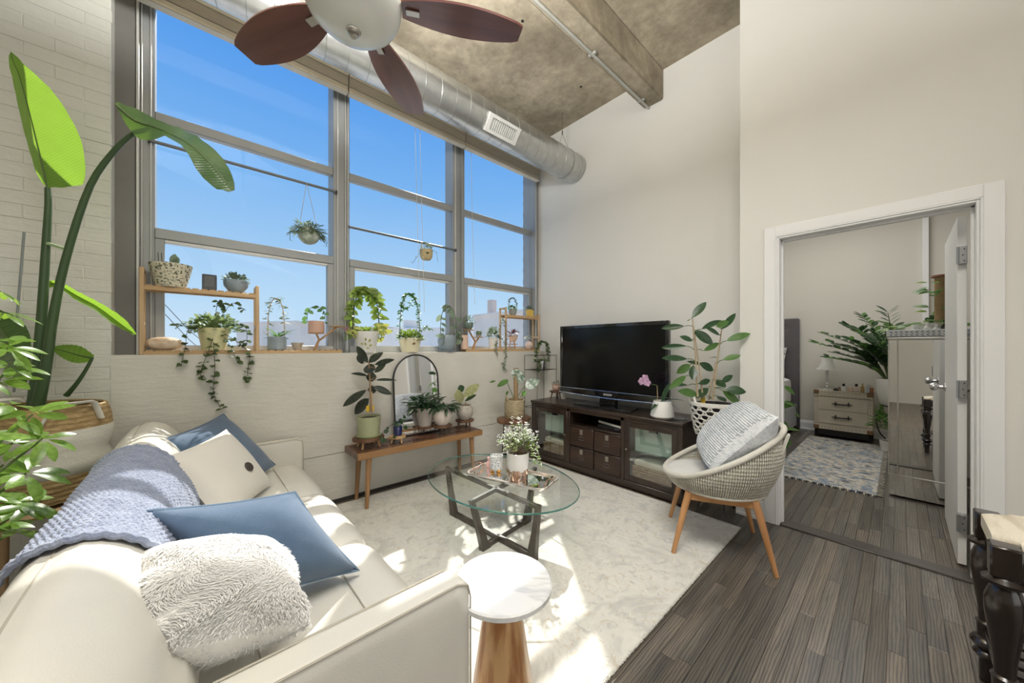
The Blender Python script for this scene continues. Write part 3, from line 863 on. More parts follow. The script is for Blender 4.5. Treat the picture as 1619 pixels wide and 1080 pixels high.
# feet A..D on the floor and their tops under the glass
def fpos(x, y): return Vector((x, y, 0.014))
feet = {'A': ((1.44, 2.245), (1.42, 2.30)), 'C': ((1.49, 1.455), (1.46, 1.38)), 'B': ((1.335, 1.735), (1.21, 1.70)), 'D': ((1.78, 1.80), (1.90, 1.84))}
def leg_pts(f, t, z0=0.014, z1=CTZ-0.011): return Vector((*f, z0)), Vector((*t, z1))
for pr in (('A', 'C'), ('B', 'D')):
    for k in pr:
        f, t_ = leg_pts(*feet[k])
        mb = MB(); other = feet[pr[1] if k == pr[0] else pr[0]]
        axis = (Vector((*feet[k][0], 0))-Vector((*other[0], 0))).normalized()
        perp = Vector((-axis.y, axis.x, 0))
        # tapering leg: wider where it meets the foot
        vs = []
        for (p, w, th_) in ((f, 0.075, 0.034), (f.lerp(t_, 0.12), 0.058, 0.034), (f.lerp(t_, 0.5), 0.038, 0.03), (t_, 0.028, 0.026)):
            for (a, b) in ((-.7, -.5), (.3, -.5), (.3, .5), (-.7, .5)): vs.append(p+axis*a*w+perp*b*th_)
        fs = [(i*4+j, i*4+(j+1) % 4, i*4+4+(j+1) % 4, i*4+4+j) for i in range(3) for j in range(4)]+[(3, 2, 1, 0), (12, 13, 14, 15)]
        part(mb.add(vs, fs), 'leg', m_wenge, ct, ang=30)
    fa, ta = leg_pts(*feet[pr[0]]); fb, tb = leg_pts(*feet[pr[1]])
    dz = 0.0 if pr[0] == 'A' else 0.0
    part(MB().bar(fa+Vector((0, 0, 0.018)), fb+Vector((0, 0, 0.018)), 0.03, 0.034, c=0.004), 'floor_rail', m_wenge, ct)
    part(MB().bar(ta+Vector((0, 0, -0.014)), tb+Vector((0, 0, -0.014)), 0.026, 0.026, c=0.004), 'top_rail', m_wenge, ct)

# tray, candle jar, small dish, succulent and little bottle standing on the glass
m_copper = M('rose_gold_metal', (0.80, 0.55, 0.42), 0.16, metal=1.0, var=0.04)
m_mirror = M('silver_mirror', (0.86, 0.87, 0.87), 0.02, metal=1.0, var=0.0)
tr_dir = Vector((0.30, -0.95, 0)).normalized(); tr_c = Vector((1.62, 1.79, CTZ))
tray = thing('mirrored_tray', 'long mirrored tray with a thin pale rim and loop handle on the glass table', 'tray', tr_c, local=True, rotz=math.atan2(tr_dir.y, tr_dir.x))
poly = []
for (cx_, cy_, a0) in ((0.255, -0.085, -90), (0.255, 0.085, 0), (-0.255, 0.085, 90), (-0.255, -0.085, 180)):
    for k in range(6): a = math.radians(a0+90*k/5); poly.append((cx_+0.045*math.cos(a), cy_+0.045*math.sin(a)))
part(MB().prism(poly, 0.001, 0.006), 'mirror_base', m_mirror, tray)
part(MB().tube([(x, y, 0.010) for x, y in poly], 0.006, 6, closed=True, flat=1.6), 'rim', M('pale_champagne', (0.78, 0.72, 0.66), 0.2, metal=0.8), tray)
for s_ in (1, -1):
    part(MB().tube([(s_*0.27, -0.06, 0.010), (s_*0.285, -0.055, 0.035), (s_*0.292, -0.025, 0.048), (s_*0.292, 0.025, 0.048), (s_*0.285, 0.055, 0.035), (s_*0.27, 0.06, 0.010)], 0.005, 6), 'handle', m_copper, tray)
ZT = CTZ+0.007
# planter with scalloped rose-gold feet
pc = Vector((1.625, 1.735, ZT))
pl = thing('flowering_succulent', 'bushy succulent with tiny white flowers in a white pot with scalloped copper feet', 'potted plant', pc)
m_pot = M('white_glaze', (0.80, 0.79, 0.76), 0.35, var=0.02)
part(MB().lathe([(0, 0.05), (0.058, 0.05), (0.068, 0.07), (0.073, 0.11), (0.076, 0.175), (0.072, 0.176), (0.068, 0.155), (0, 0.15)], pc, 32), 'pot', m_pot, pl)
m_soil = M('potting_soil', (0.045, 0.032, 0.022), 0.95, bump=0.8, bscale=90)
mb = MB()
def scal(u, v):
    a = 2*PI*u; r = 0.070-0.004*v
    ztop = 0.070+0.022*math.cos(5*a); zbot = 0.0 if math.cos(5*a) > 0.2 else 0.0
    low = max(0.0, -math.cos(5*a))*0.045
    z = low+(ztop-low)*v
    return (pc.x+r*math.cos(a)*(0.96+0.04*v), pc.y+r*math.sin(a)*(0.96+0.04*v), pc.z+z)
part(MB().surf(scal, 60, 4, cu=True), 'scalloped_base', m_copper, pl)
part(MB().lathe([(0, 0.156), (0.067, 0.156)], pc, 20), 'soil', m_soil, pl)
m_succ = leaf_mat('succulent_leaf', (0.12, 0.22, 0.04), (0.26, 0.36, 0.09), 0.4, 0.3)
m_flow = leaf_mat('white_petal', (0.80, 0.80, 0.76), (0.88, 0.88, 0.86), 0.6, 0.35, tcol=(0.9, 0.9, 0.85))
stems, lv, fl = MB(), MB(), MB()
rs = random.Random(21)
for i in range(44):
    a = rs.uniform(0, 2*PI); r0 = rs.uniform(0, 0.05); spread = rs.uniform(0.02, 0.13)
    hgt = rs.uniform(0.08, 0.20)
    p0 = pc+Vector((r0*math.cos(a), r0*math.sin(a), 0.155))
    p2 = pc+Vector(((r0+spread)*math.cos(a), (r0+spread)*math.sin(a), 0.155+hgt*(1.1-spread*4.2)))
    p1 = (p0+p2)/2+Vector((0, 0, 0.04))
    pts = smooth_path([p0, p1, p2], 6); stems.tube(pts, 0.0018, 4)
    for k in range(2, 7):
        for s_ in range(4):
            an = rs.uniform(0, 2*PI)
            lv.leaf(pts[k], (math.cos(an), math.sin(an), rs.uniform(-.1, .5)), (0, 0, 1), rs.uniform(.013, .022), rs.uniform(.008, .013))
    if spread < 0.1:
        for k in range(10):
            q = pts[-1]+Vector((rs.uniform(-.012, .012), rs.uniform(-.012, .012), rs.uniform(-.02, .055)))
            for s_ in range(4):
                an = rs.uniform(0, 2*PI); fl.leaf(q, (math.cos(an), math.sin(an), rs.uniform(-.2, .6)), (0, 0, 1), .009, .006)
for dx, dy in ((0.11, -0.09), (0.06, 0.09), (0.13, -0.02)):
    pts = smooth_path([pc+Vector((0.04, -0.03, .16)), pc+Vector((dx*.8, dy*.8, .19)), pc+Vector((dx, dy, .13)), pc+Vector((dx*1.1, dy*1.1, .075))], 10)
    stems.tube(pts, 0.002, 4)
    for q in pts[3:]:
        for s_ in range(5):
            an = rs.uniform(0, 2*PI); lv.leaf(q, (math.cos(an), math.sin(an), rs.uniform(-.4, .4)), (0, 0, 1), rs.uniform(.014, .024), .012)
part(stems, 'stems', M('brown_stem', (0.18, 0.12, 0.07), 0.8), pl, kind='stuff')
part(lv, 'foliage', m_succ, pl, kind='stuff')
part(fl, 'flowers', m_flow, pl, kind='stuff')
# candle jar
cc_ = Vector((1.60, 1.93, ZT))
cj = thing('candle_jar', 'white ceramic jar candle with grey lace pattern on small amber feet', 'candle', cc_)
def lace(name):
    m = M(name, (0.83, 0.83, 0.82), 0.3, var=0.0)
    nt = m.node_tree; N = nt.nodes; L = nt.links; b = N['Principled BSDF']
    tc = N.new('ShaderNodeTexCoord'); v = N.new('ShaderNodeTexVoronoi'); v.feature = 'DISTANCE_TO_EDGE'; v.inputs['Scale'].default_value = 75
    L.new(tc.outputs['Object'], v.inputs['Vector'])
    rp = N.new('ShaderNodeValToRGB'); rp.color_ramp.elements[0].color = (0.85, 0.85, 0.84, 1); rp.color_ramp.elements[1].color = (0.33, 0.36, 0.40, 1)
    rp.color_ramp.elements[0].position = 0.09; rp.color_ramp.elements[1].position = 0.17
    L.new(v.outputs['Distance'], rp.inputs[0]); L.new(rp.outputs[0], b.inputs['Base Color'])
    return m
part(MB().lathe([(0, 0.022), (0.044, 0.022), (0.048, 0.028), (0.048, 0.108), (0.045, 0.115), (0.041, 0.115), (0.041, 0.095), (0, 0.095)], cc_, 28), 'jar', lace('grey_lace_glaze'), cj)
part(MB().lathe([(0, 0.095), (0.0405, 0.097)], cc_, 20), 'wax', M('candle_wax', (0.85, 0.83, 0.78), 0.6), cj)
for k in range(3):
    a = k*2.1+0.4; part(MB().ball((cc_.x+0.03*math.cos(a), cc_.y+0.03*math.sin(a), ZT+0.0125), 0.016, 0.016, 0.0125, 10, 6), 'foot', M('amber_glass', (0.80, 0.42, 0.10), 0.15, spec=0.8), cj)
pd = Vector((1.615, 2.035, ZT))
solo(MB().lathe([(0, 0), (0.018, 0), (0.022, 0.008), (0.021, 0.035), (0.012, 0.045), (0.012, 0.06), (0.015, 0.062), (0.015, 0.072), (0, 0.074)], pd, 16), 'small_bottle', M('pink_glass', (0.80, 0.50, 0.46), 0.2, spec=0.7), 'small pink bottle on the far end of the mirrored tray', 'bottle', pd)

# ================================================================== SIDE TABLE
def marble(name):
    m = M(name, (0.80, 0.80, 0.79), 0.12, var=0.01, coat=0.5)
    nt = m.node_tree; N = nt.nodes; L = nt.links; b = N['Principled BSDF']
    tc = N.new('ShaderNodeTexCoord'); n = N.new('ShaderNodeTexNoise'); n.inputs['Scale'].default_value = 2.2; n.inputs['Detail'].default_value = 9; n.inputs['Distortion'].default_value = 1.6
    L.new(tc.outputs['Object'], n.inputs['Vector'])
    rp = N.new('ShaderNodeValToRGB'); e = rp.color_ramp.elements; e[0].position = 0.45; e[0].color = (0.80, 0.80, 0.79, 1); e[1].position = 0.53; e[1].color = (0.80, 0.80, 0.79, 1)
    x = e.new(0.49); x.color = (0.62, 0.63, 0.64, 1)
    L.new(n.outputs[0], rp.inputs[0]); L.new(rp.outputs[0], b.inputs['Base Color'])
    return m
stx, sty, stz, strr = 0.745, 0.868, 0.515, 0.160
sd = thing('side_table', 'round white marble side table on a cone of warm wood beside the sofa arm', 'side table', (stx, sty, 0.014))
part(MB().lathe([(0, stz-0.024), (strr-0.006, stz-0.024), (strr, stz-0.018), (strr, stz-0.005), (strr-0.005, stz), (0, stz)], (stx, sty, 0), 64), 'marble_top', marble('white_marble'), sd)
def acacia(name):
    m = M(name, (0.40, 0.17, 0.06), 0.35, col2=(0.68, 0.42, 0.20), vscale=6, stretch=(4, 4, 0.5), detail=6, coat=0.3, thr=(0.42, 0.58))
    return m
part(MB().lathe([(0, 0.014), (0.118, 0.014), (0.120, 0.022), (0.052, stz-0.024), (0, stz-0.024)], (stx, sty, 0), 40), 'cone_base', acacia('figured_acacia'), sd)

# ================================================================== BENCH by the window wall, and the mirror on it
m_teak = wood('oiled_acacia', (0.22, 0.105, 0.04), (0.40, 0.22, 0.09), 0.4, axis=0, coat=0.15)
m_teakv = wood('oiled_acacia_leg', (0.25, 0.125, 0.05), (0.42, 0.24, 0.11), 0.4, axis=2, coat=0.15)
m_herr = wood('brown_herringbone', (0.085, 0.038, 0.022), (0.18, 0.085, 0.05), 0.4, axis=0, rnd=0.25, coat=0.2)
BX0, BX1, BY0, BY1, BZ = 0.917, 2.097, 2.745, 3.065, 0.463
bench = thing('wooden_bench', 'long low wooden bench with a dark herringbone top under the window sill', 'bench', ((BX0+BX1)/2, (BY0+BY1)/2, 0))
part(MB().cbox((BX0, BY0, BZ-0.052), (BX1, BY0+0.018, BZ), 0.002), 'front_rail', m_teak, bench)
part(MB().cbox((BX0, BY1-0.018, BZ-0.052), (BX1, BY1, BZ), 0.002), 'back_rail', m_teak, bench)
for x in (BX0, BX1-0.018): part(MB().cbox((x, BY0+0.018, BZ-0.052), (x+0.018, BY1-0.018, BZ), 0.002), 'end_rail', m_herr, bench)
deck = part(MB().box((BX0+0.018, BY0+0.018, BZ-0.05), (BX1-0.018, BY1-0.018, BZ-0.006)), 'deck', m_gap, bench, False)
# herringbone strips
hw, hl = 0.048, 0.20
def clip_strip(ctr, ang):
    """parallelogram strip clipped to the deck, as an extruded polygon"""
    d = Vector((math.cos(ang), math.sin(ang))); n = Vector((-d.y, d.x)); g = 0.0012
    P = [ctr+d*(hl/2-g)+n*(hw/2-g), ctr-d*(hl/2-g)+n*(hw/2-g), ctr-d*(hl/2-g)-n*(hw/2-g), ctr+d*(hl/2-g)-n*(hw/2-g)]
    lo = (BX0+0.0185, BY0+0.0185); hi = (BX1-0.0185, BY1-0.0185)
    for ax in (0, 1):
        for sg, lim in ((1, hi[ax]), (-1, -lo[ax])):
            out = []
            for i in range(len(P)):
                a, b = P[i], P[(i+1) % len(P)]
                da, db = lim-sg*a[ax], lim-sg*b[ax]
                if da >= 0: out.append(a)
                if (da >= 0) != (db >= 0): out.append(a.lerp(b, da/(da-db)))
            P = out
            if len(P) < 3: return None
    area_ = abs(sum(P[i].x*P[(i+1) % len(P)].y-P[(i+1) % len(P)].x*P[i].y for i in range(len(P))))/2
    return P if area_ > 0.0003 else None
for r in range(-2, 40):
    for c in range(3):
        for s_ in (0, 1):
            x = BX0-0.1+r*hw*1.4142; y = BY0+0.02+c*hl*1.4142
            if s_ == 0: ctr = Vector((x, y)); an = PI/4
            else: ctr = Vector((x+(hl/2)*0.7071-(hw/2)*0.7071+hw*0.7071, y+(hl/2)*0.7071+(hw/2)*0.7071)) ; ctr = Vector((x, y+hl*0.7071)); an = -PI/4
            P = clip_strip(ctr, an)
            if P: part(MB().prism([(p.x, p.y) for p in P], BZ-0.006, BZ-0.001), 'strip', m_herr, deck, False)
for (x, y, sx, sy) in ((BX0+0.10, BY0+0.05, -1, -1), (BX0+0.10, BY1-0.05, -1, 1), (BX1-0.10, BY0+0.05, 1, -1), (BX1-0.10, BY1-0.05, 1, 1)):
    part(MB().tube([(x+sx*0.02, y+sy*0.008, 0.0 if y > 3.02 else 0.0145), (x, y, BZ-0.052)], [0.014, 0.024], 14), 'leg', m_teakv, bench)

MX0, MX1 = 1.325, 1.775
mir = thing('arched_mirror', 'black-framed arched mirror leaning on the wall at the back of the bench', 'mirror', ((MX0+MX1)/2, 3.0, BZ))
tilt = 0.05
def mpt(x, z): return (x, 3.005+ (z-BZ)*0.085, z)
cxm = (MX0+MX1)/2; rm = (MX1-MX0)/2; zt_ = 1.20; zb_ = BZ+0.004
arch = [(MX0, zb_), (MX1, zb_)]+[(cxm+rm*math.cos(PI*k/24), zt_-rm+rm*math.sin(PI*k/24)) for k in range(25)]
outer = [mpt(x, z) for x, z in arch]
inner = [mpt(cxm+(x-cxm)*0.975, zb_+0.006+(z-zb_)*0.985) for x, z in arch]
part(MB().tube(outer, 0.008, 6, closed=True), 'frame', M('black_frame', (0.012, 0.012, 0.013), 0.45), mir)
mb = MB(); n = len(inner)
mb.add(inner+[(x, y+0.006, z) for x, y, z in inner], [tuple(range(n)), tuple(reversed(range(n, 2*n)))]+[(i, n+i, n+(i+1) % n, (i+1) % n) for i in range(n)])
part(mb, 'mirror_glass', m_mirror, mir, False)

# ================================================================== MEDIA CONSOLE
m_esp = wood('espresso_wood', (0.020, 0.012, 0.008), (0.045, 0.028, 0.019), 0.32, axis=1, coat=0.25)
m_espv = wood('espresso_wood_upright', (0.020, 0.012, 0.008), (0.045, 0.028, 0.019), 0.32, axis=2, coat=0.25)
m_espr = wood('espresso_red_drawer', (0.022, 0.011, 0.007), (0.052, 0.026, 0.016), 0.35, axis=1, coat=0.2)
CX, CXB, CY0, CY1, CZ = 2.87, 3.325, 1.155, 2.835, 0.667
con = thing('media_console', 'dark espresso wood media console with glass doors and four drawers under the television', 'console', (3.1, 2.0, 0.0))
part(MB().cbox((CX-0.008, CY0-0.008, CZ-0.03), (CXB, CY1+0.008, CZ), 0.004), 'top', m_esp, con)
part(MB().cbox((CX+0.005, CY0+0.004, 0.0145), (CXB, CY1-0.004, 0.075), 0.003), 'plinth', m_esp, con)
for y in (CY0, CY1-0.04): part(MB().cbox((CX, y, 0.0145), (CXB, y+0.04, CZ-0.03), 0.003), 'side_panel', m_espv, con)
for y in (1.665, 2.285): part(MB().cbox((CX, y, 0.075), (CXB, y+0.035, CZ-0.03), 0.002), 'divider', m_espv, con)
part(MB().box((CXB-0.012, CY0+0.04, 0.075), (CXB, CY1-0.04, CZ-0.03)), 'back_panel', m_esp, con, False)
part(MB().box((CX+0.01, CY0+0.04, 0.068), (CXB-0.012, CY1-0.04, 0.08)), 'bottom_panel', m_esp, con, False)
part(MB().cbox((CX, CY0+0.04, 0.608), (CX+0.03, CY1-0.04, CZ-0.03), 0.002), 'top_rail', m_esp, con)
part(MB().cbox((CX, 1.70, 0.468), (CXB-0.012, 2.285, 0.483), 0.002), 'niche_shelf', m_esp, con)
for (a, b) in ((CY0+0.04, 1.665), (2.32, CY1-0.04)):
    part(MB().box((CX+0.04, a, 0.335), (CXB-0.012, b, 0.343)), 'glass_shelf', glass('shelf_glass', (0.80, 0.90, 0.86), fac=0.8), con, False)
m_brass = M('aged_nickel', (0.42, 0.38, 0.32), 0.35, metal=0.9)
for zi, (z0, z1) in enumerate(((0.272, 0.462), (0.083, 0.264))):
    for (a, b) in ((1.705, 1.987), (1.998, 2.28)):
        d = part(MB().cbox((CX+0.002, a, z0), (CX+0.02, b, z1), 0.003), 'drawer', m_espr, con)
        part(MB().box((CX+0.02, a+0.01, z0+0.01), (CX+0.35, b-0.01, z1-0.03)), 'drawer_box', m_esp, d, False)
        ym = (a+b)/2; zm = z1-0.04
        mb = MB().cbox((CX-0.002, ym-0.018, zm-0.028), (CX+0.002, ym+0.018, zm+0.022), 0.002)
        pl_ = part(mb, 'escutcheon', m_brass, d)
        part(MB().tube([(CX-0.003, ym+0.013*math.cos(PI*k/8), zm+0.004-0.024*math.sin(PI*k/8)) for k in range(9)], 0.0025, 6), 'ring_pull', m_brass, d)
        part(MB().tube([(CX, ym-0.025, zm-0.05), (CX, ym+0.025, zm-0.05), (CX, ym+0.025, zm-0.08), (CX, ym-0.025, zm-0.08)], 0.002, 4, closed=True), 'label_holder', m_brass, d)
m_cglass = glass('cabinet_glass', (0.93, 0.95, 0.94), fac=1.1, base=0.07)
for (a, b, kn) in ((CY0+0.042, 1.663, 1.663-0.022), (2.322, CY1-0.042, 2.322+0.022)):
    w = 0.045; z0, z1 = 0.085, 0.605
    d = part(MB().cbox((CX+0.002, a, z0), (CX+0.02, a+w, z1), 0.002).cbox((CX+0.002, b-w, z0), (CX+0.02, b, z1), 0.002).cbox((CX+0.002, a+w, z0), (CX+0.02, b-w, z0+w), 0.002).cbox((CX+0.002, a+w, z1-w), (CX+0.02, b-w, z1), 0.002), 'door', m_espv, con)
    part(MB().box((CX+0.009, a+w, z0+w), (CX+0.012, b-w, z1-w)), 'door_glass', m_cglass, d, False)
    part(MB().ball((CX-0.008, kn, 0.36), 0.009, n=10, m=6), 'knob', m_brass, d)

def tex_weave(name, c1, c2, scale=60, rough=0.8):
    """basket weave: two crossed wave patterns drive colour and relief"""
    m = M(name, c1, rough, col2=c2, vscale=25, stretch=(1, 1, 2.5))
    nt = m.node_tree; N = nt.nodes; L = nt.links; b = N['Principled BSDF']
    tc = N.new('ShaderNodeTexCoord')
    w1 = N.new('ShaderNodeTexWave'); w1.bands_direction = 'Z'; w1.inputs['Scale'].default_value = scale/6; w1.inputs['Distortion'].default_value = 1.5; w1.inputs['Detail Scale'].default_value = 6
    n1 = N.new('ShaderNodeTexNoise'); n1.inputs['Scale'].default_value = scale*1.6
    L.new(tc.outputs['Object'], w1.inputs['Vector']); L.new(tc.outputs['Object'], n1.inputs['Vector'])
    mu = N.new('ShaderNodeMath'); mu.operation = 'MULTIPLY'; L.new(w1.outputs[0], mu.inputs[0]); L.new(n1.outputs[0], mu.inputs[1])
    bp = N.new('ShaderNodeBump'); bp.inputs['Strength'].default_value = 0.8; bp.inputs['Distance'].default_value = 0.006
    L.new(mu.outputs[0], bp.inputs['Height']); L.new(bp.outputs[0], b.inputs['Normal'])
    return m
m_mint = M('mint_plastic', (0.50, 0.63, 0.56), 0.45, var=0.02)
m_hya = tex_weave('water_hyacinth', (0.26, 0.17, 0.095), (0.44, 0.31, 0.19), 70)
m_cream = M('cream_canvas', (0.72, 0.67, 0.56), 0.9, bump=0.2, bscale=200)
for yc, ww, side in ((1.43, 0.36, 'right'), (2.55, 0.30, 'left')):
    p = (3.06, yc, 0.343)
    b_ = thing('storage_bin', 'mint green plastic bin on the glass shelf behind the %s console door' % side, 'bin', p, 'bins in the media console')
    mb = MB()
    mb.prism([(3.06-0.115, yc-ww/2+0.012), (3.06+0.115, yc-ww/2+0.012), (3.06+0.115, yc+ww/2-0.012), (3.06-0.115, yc+ww/2-0.012)], 0.344, 0.555)
    part(mb, 'tub', m_mint, b_, False)
    part(MB().cbox((3.06-0.125, yc-ww/2, 0.548), (3.06+0.125, yc+ww/2, 0.572), 0.006), 'lid', m_mint, b_)
    part(MB().cbox((3.06-0.118, yc-0.04, 0.525), (3.06-0.112, yc+0.04, 0.545), 0.002), 'hand_hole', m_gap, b_)
    p = (3.08, yc, 0.08)
    b_ = thing('wicker_basket', 'brown wicker basket with a cream canvas liner behind the %s console door' % side, 'basket', p, 'baskets in the media console')
    rows_ = MB()
    for k in range(6):
        z = 0.09+k*0.022
        rows_.tube([(3.08-0.14, yc-ww/2, z), (3.08-0.14, yc+ww/2, z), (3.08+0.14, yc+ww/2, z), (3.08+0.14, yc-ww/2, z)], 0.0125, 6, closed=True)
    part(rows_, 'weave', m_hya, b_, kind='stuff')
    mb = MB().cbox((3.08-0.142, yc-ww/2-0.006, 0.200), (3.08+0.142, yc+ww/2+0.006, 0.262), 0.02)
    part(mb, 'liner', m_cream, b_)
m_blk = M('black_plastic', (0.012, 0.012, 0.013), 0.35)
bx = thing('media_player', 'flat black media box in the open niche of the console', 'electronics', (3.1, 1.86, 0.483))
part(MB().cbox((2.93, 1.735, 0.484), (3.2, 1.99, 0.52), 0.004), 'case', m_blk, bx)
part(MB().box((2.9293, 1.75, 0.497), (2.9303, 1.80, 0.507)), 'display', M('dim_display', (0.12, 0.14, 0.2), 0.3), bx, False)
rem = (2.965, 1.9, 0.535)
solo(MB().bar((2.91, 1.72, 0.593), (2.97, 2.0, 0.600), 0.004, 0.02), 'magazine', M('pale_paper', (0.5, 0.5, 0.46), 0.7), 'thin pale magazine laid on the media box in the console niche', 'magazine', (2.94, 1.86, 0.59)).location.z = 0.53

# ================================================================== TELEVISION
TX, TY0, TY1, TZ0, TZ1 = 3.085, 1.352, 2.578, 0.770, 1.508
m_gloss = M('piano_black', (0.006, 0.006, 0.007), 0.06, spec=0.6, coat=0.5)
m_screen = M('dark_screen', (0.002, 0.002, 0.0025), 0.18, var=0.0, spec=0.35)
m_silver = M('silver_strip', (0.45, 0.47, 0.48), 0.2, metal=0.9)
tv = thing('television', 'large flat television with glossy black frame, switched off on the console', 'television', (TX, 1.96, CZ))
mb = MB()
fw = 0.034
mb.cbox((TX-0.02, TY0, TZ0+0.06), (TX+0.03, TY0+fw, TZ1), 0.006).cbox((TX-0.02, TY1-fw, TZ0+0.06), (TX+0.03, TY1, TZ1), 0.006)
mb.cbox((TX-0.02, TY0+fw, TZ1-0.036), (TX+0.03, TY1-fw, TZ1), 0.006)
part(mb, 'bezel', m_gloss, tv)
part(MB().cbox((TX-0.026, TY0, TZ0), (TX+0.03, TY1, TZ0+0.062), 0.008), 'lower_bezel', m_gloss, tv)
part(MB().tube([(TX-0.027, TY0+(TY1-TY0)*k/16, TZ0+0.060) for k in range(17)], 0.0035, 6), 'chrome_line', m_silver, tv)
part(MB().tube([(TX-0.024, TY0+(TY1-TY0)*k/16, TZ0-0.014*math.sin(PI*k/16)+0.004) for k in range(17)], 0.007, 6), 'lower_trim', m_silver, tv)
part(MB().box((TX-0.012, TY0+fw-0.002, TZ0+0.06), (TX+0.0, TY1-fw+0.002, TZ1-0.03)), 'screen', m_screen, tv, False)
part(MB().cbox((TX+0.0, TY0+0.05, TZ0+0.03), (TX+0.09, TY1-0.05, TZ1-0.06), 0.03), 'back_housing', m_blk, tv)
part(MB().cbox((TX-0.02, 1.88, CZ+0.02), (TX+0.05, 2.06, TZ0+0.05), 0.01), 'neck', m_gloss, tv)
mb = MB().prism([(TX-0.145, 1.66), (TX-0.13, 1.64), (TX+0.11, 1.70), (TX+0.11, 2.24), (TX-0.13, 2.30), (TX-0.145, 2.28)], CZ+0.0005, CZ+0.022)
part(mb, 'stand_base', m_gloss, tv)
def lettering(txt, size, mtx, mat, parent, name='lettering', ext=0.0006):
    """flat lettering as mesh"""
    c = bpy.data.curves.new(name, 'FONT'); c.body = txt; c.size = size; c.align_x = 'CENTER'; c.align_y = 'CENTER'; c.extrude = ext
    o = bpy.data.objects.new(name, c); COL.objects.link(o)
    dg = bpy.context.evaluated_depsgraph_get(); dg.update()
    me = bpy.data.meshes.new_from_object(o.evaluated_get(dg))
    bpy.data.objects.remove(o); bpy.data.curves.remove(c)
    me.materials.clear(); me.materials.append(mat)
    p = inst(me, name, parent, mtx)
    p['kind'] = 'stuff'
    return p
def facing(p, n, up=(0, 0, 1)):
    """matrix whose local Z looks along n and local Y along up"""
    n = Vector(n).normalized(); x = Vector(up).cross(n).normalized(); y = n.cross(x)
    m = Matrix((x, y, n)).transposed().to_4x4(); m.translation = Vector(p); return m
lettering('SHARP', 0.026, facing((TX-0.0275, 1.955, TZ0+0.026), (-1, 0, 0)) @ Matrix.Diagonal((1.25, 1, 1, 1)), M('logo_white', (0.75, 0.78, 0.8), 0.4), tv)

# small things on the console
ro = thing('riser', 'little wooden riser on the window end of the console', 'stand', (3.17, 2.745, CZ))
m_walnut = wood('walnut_slab', (0.10, 0.045, 0.022), (0.21, 0.105, 0.055), 0.45, axis=0)
part(MB().lathe([(0, 0.075), (0.075, 0.075), (0.08, 0.080), (0.08, 0.092), (0, 0.094)], (3.17, 2.72, CZ), 20), 'top', m_walnut, ro)
for a in (0.5, 2.6, 4.7): part(MB().cyl((3.17+0.07*math.cos(a), 2.72+0.07*math.sin(a), CZ+0.0005), (3.17+0.05*math.cos(a), 2.72+0.05*math.sin(a), CZ+0.076), 0.006, 0.008, 8), 'leg', m_walnut, ro)

# ================================================================== WOVEN CHAIR
chf = Vector((-0.432, 0.902, 0)).normalized(); ch_rot = math.atan2(chf.y, chf.x)-PI/2
ch = thing('woven_armchair', 'woven rope tub chair on splayed wooden legs at the rug corner', 'armchair', (2.505, 0.800, 0), rotz=ch_rot, local=True)
m_rope = tex_weave('pale_rope', (0.50, 0.48, 0.40), (0.62, 0.60, 0.52), 90, 0.85)
m_ropeb = M('pale_rope_rim', (0.62, 0.60, 0.53), 0.8, bump=0.4, bscale=180)
m_beech = wood('honey_beech', (0.42, 0.20, 0.075), (0.56, 0.30, 0.13), 0.4, axis=2, coat=0.15)
def rim_pt(t):
    """rim of the tub: t = 0 at the front, 0.5 at the back, local coordinates"""
    a = 2*PI*t - PI/2           # -90 deg: front
    c, s_ = math.cos(a), math.sin(a)
    x = 0.315*c; y = -s_*0.30
    q = (1+s_)/2                # 0 front .. 1 back
    z = 0.452+0.34*(q**1.25)
    y -= 0.055*q**2
    return Vector((x*(1-0.06*q), y, z))
def low_pt(t):
    a = 2*PI*t-PI/2; c, s_ = math.cos(a), math.sin(a)
    q = (1+s_)/2
    return Vector((0.265*c*(1-0.05*q), -s_*0.265-0.005, 0.392))
NR, NV = 96, 10
def shell(t, v, off=0.0):
    a, b = low_pt(t), rim_pt(t)
    q = (1+math.sin(2*PI*t-PI/2))/2
    p = a.lerp(b, v)
    out = Vector((p.x, p.y, 0)).normalized()
    return p+out*(0.028*math.sin(PI*v)*(0.3+q)+off)
# rope strands wound vertically round the shell
core = MB().surf(lambda u, v: tuple(shell(u, v, -0.003)), NR, NV, cu=True)
part(core, 'shell', m_rope, ch, ang=70)
st = MB()
for k in range(150):
    t = k/150
    st.tube([shell(t, v/5, 0.002) for v in range(6)], 0.0042, 5, caps=False)
part(st, 'rope_strands', m_rope, ch, kind='stuff', ang=80)
part(MB().tube([rim_pt(k/64) for k in range(64)], 0.0165, 10, closed=True), 'rim', m_ropeb, ch)
part(MB().tube([low_pt(k/48) for k in range(48)], 0.010, 8, closed=True), 'lower_rim', m_ropeb, ch)
part(MB().lathe([(0, 0.388), (0.262, 0.388), (0.262, 0.394), (0, 0.394)], (0, 0, 0), 40), 'seat_base', m_rope, ch)
for s_ in (1, -1):
    part(MB().bar((s_*0.115, -0.245, 0.395), (s_*0.15, -0.345, 0.775), 0.045, 0.016, c=0.005), 'back_support', m_ropeb, ch)
for (lx, ly, fx, fy) in ((0.20, 0.17, 0.245, 0.26), (-0.20, 0.17, -0.245, 0.26), (0.20, -0.17, 0.255, -0.26), (-0.20, -0.17, -0.255, -0.26)):
    z0 = 0.015 if ly > 0 else 0.0005
    part(MB().tube([(fx, fy, z0), (lx+(fx-lx)*0.25, ly+(fy-ly)*0.25, 0.30), (lx, ly, 0.385)], [0.0125, 0.020, 0.021], 14), 'leg', m_beech, ch)
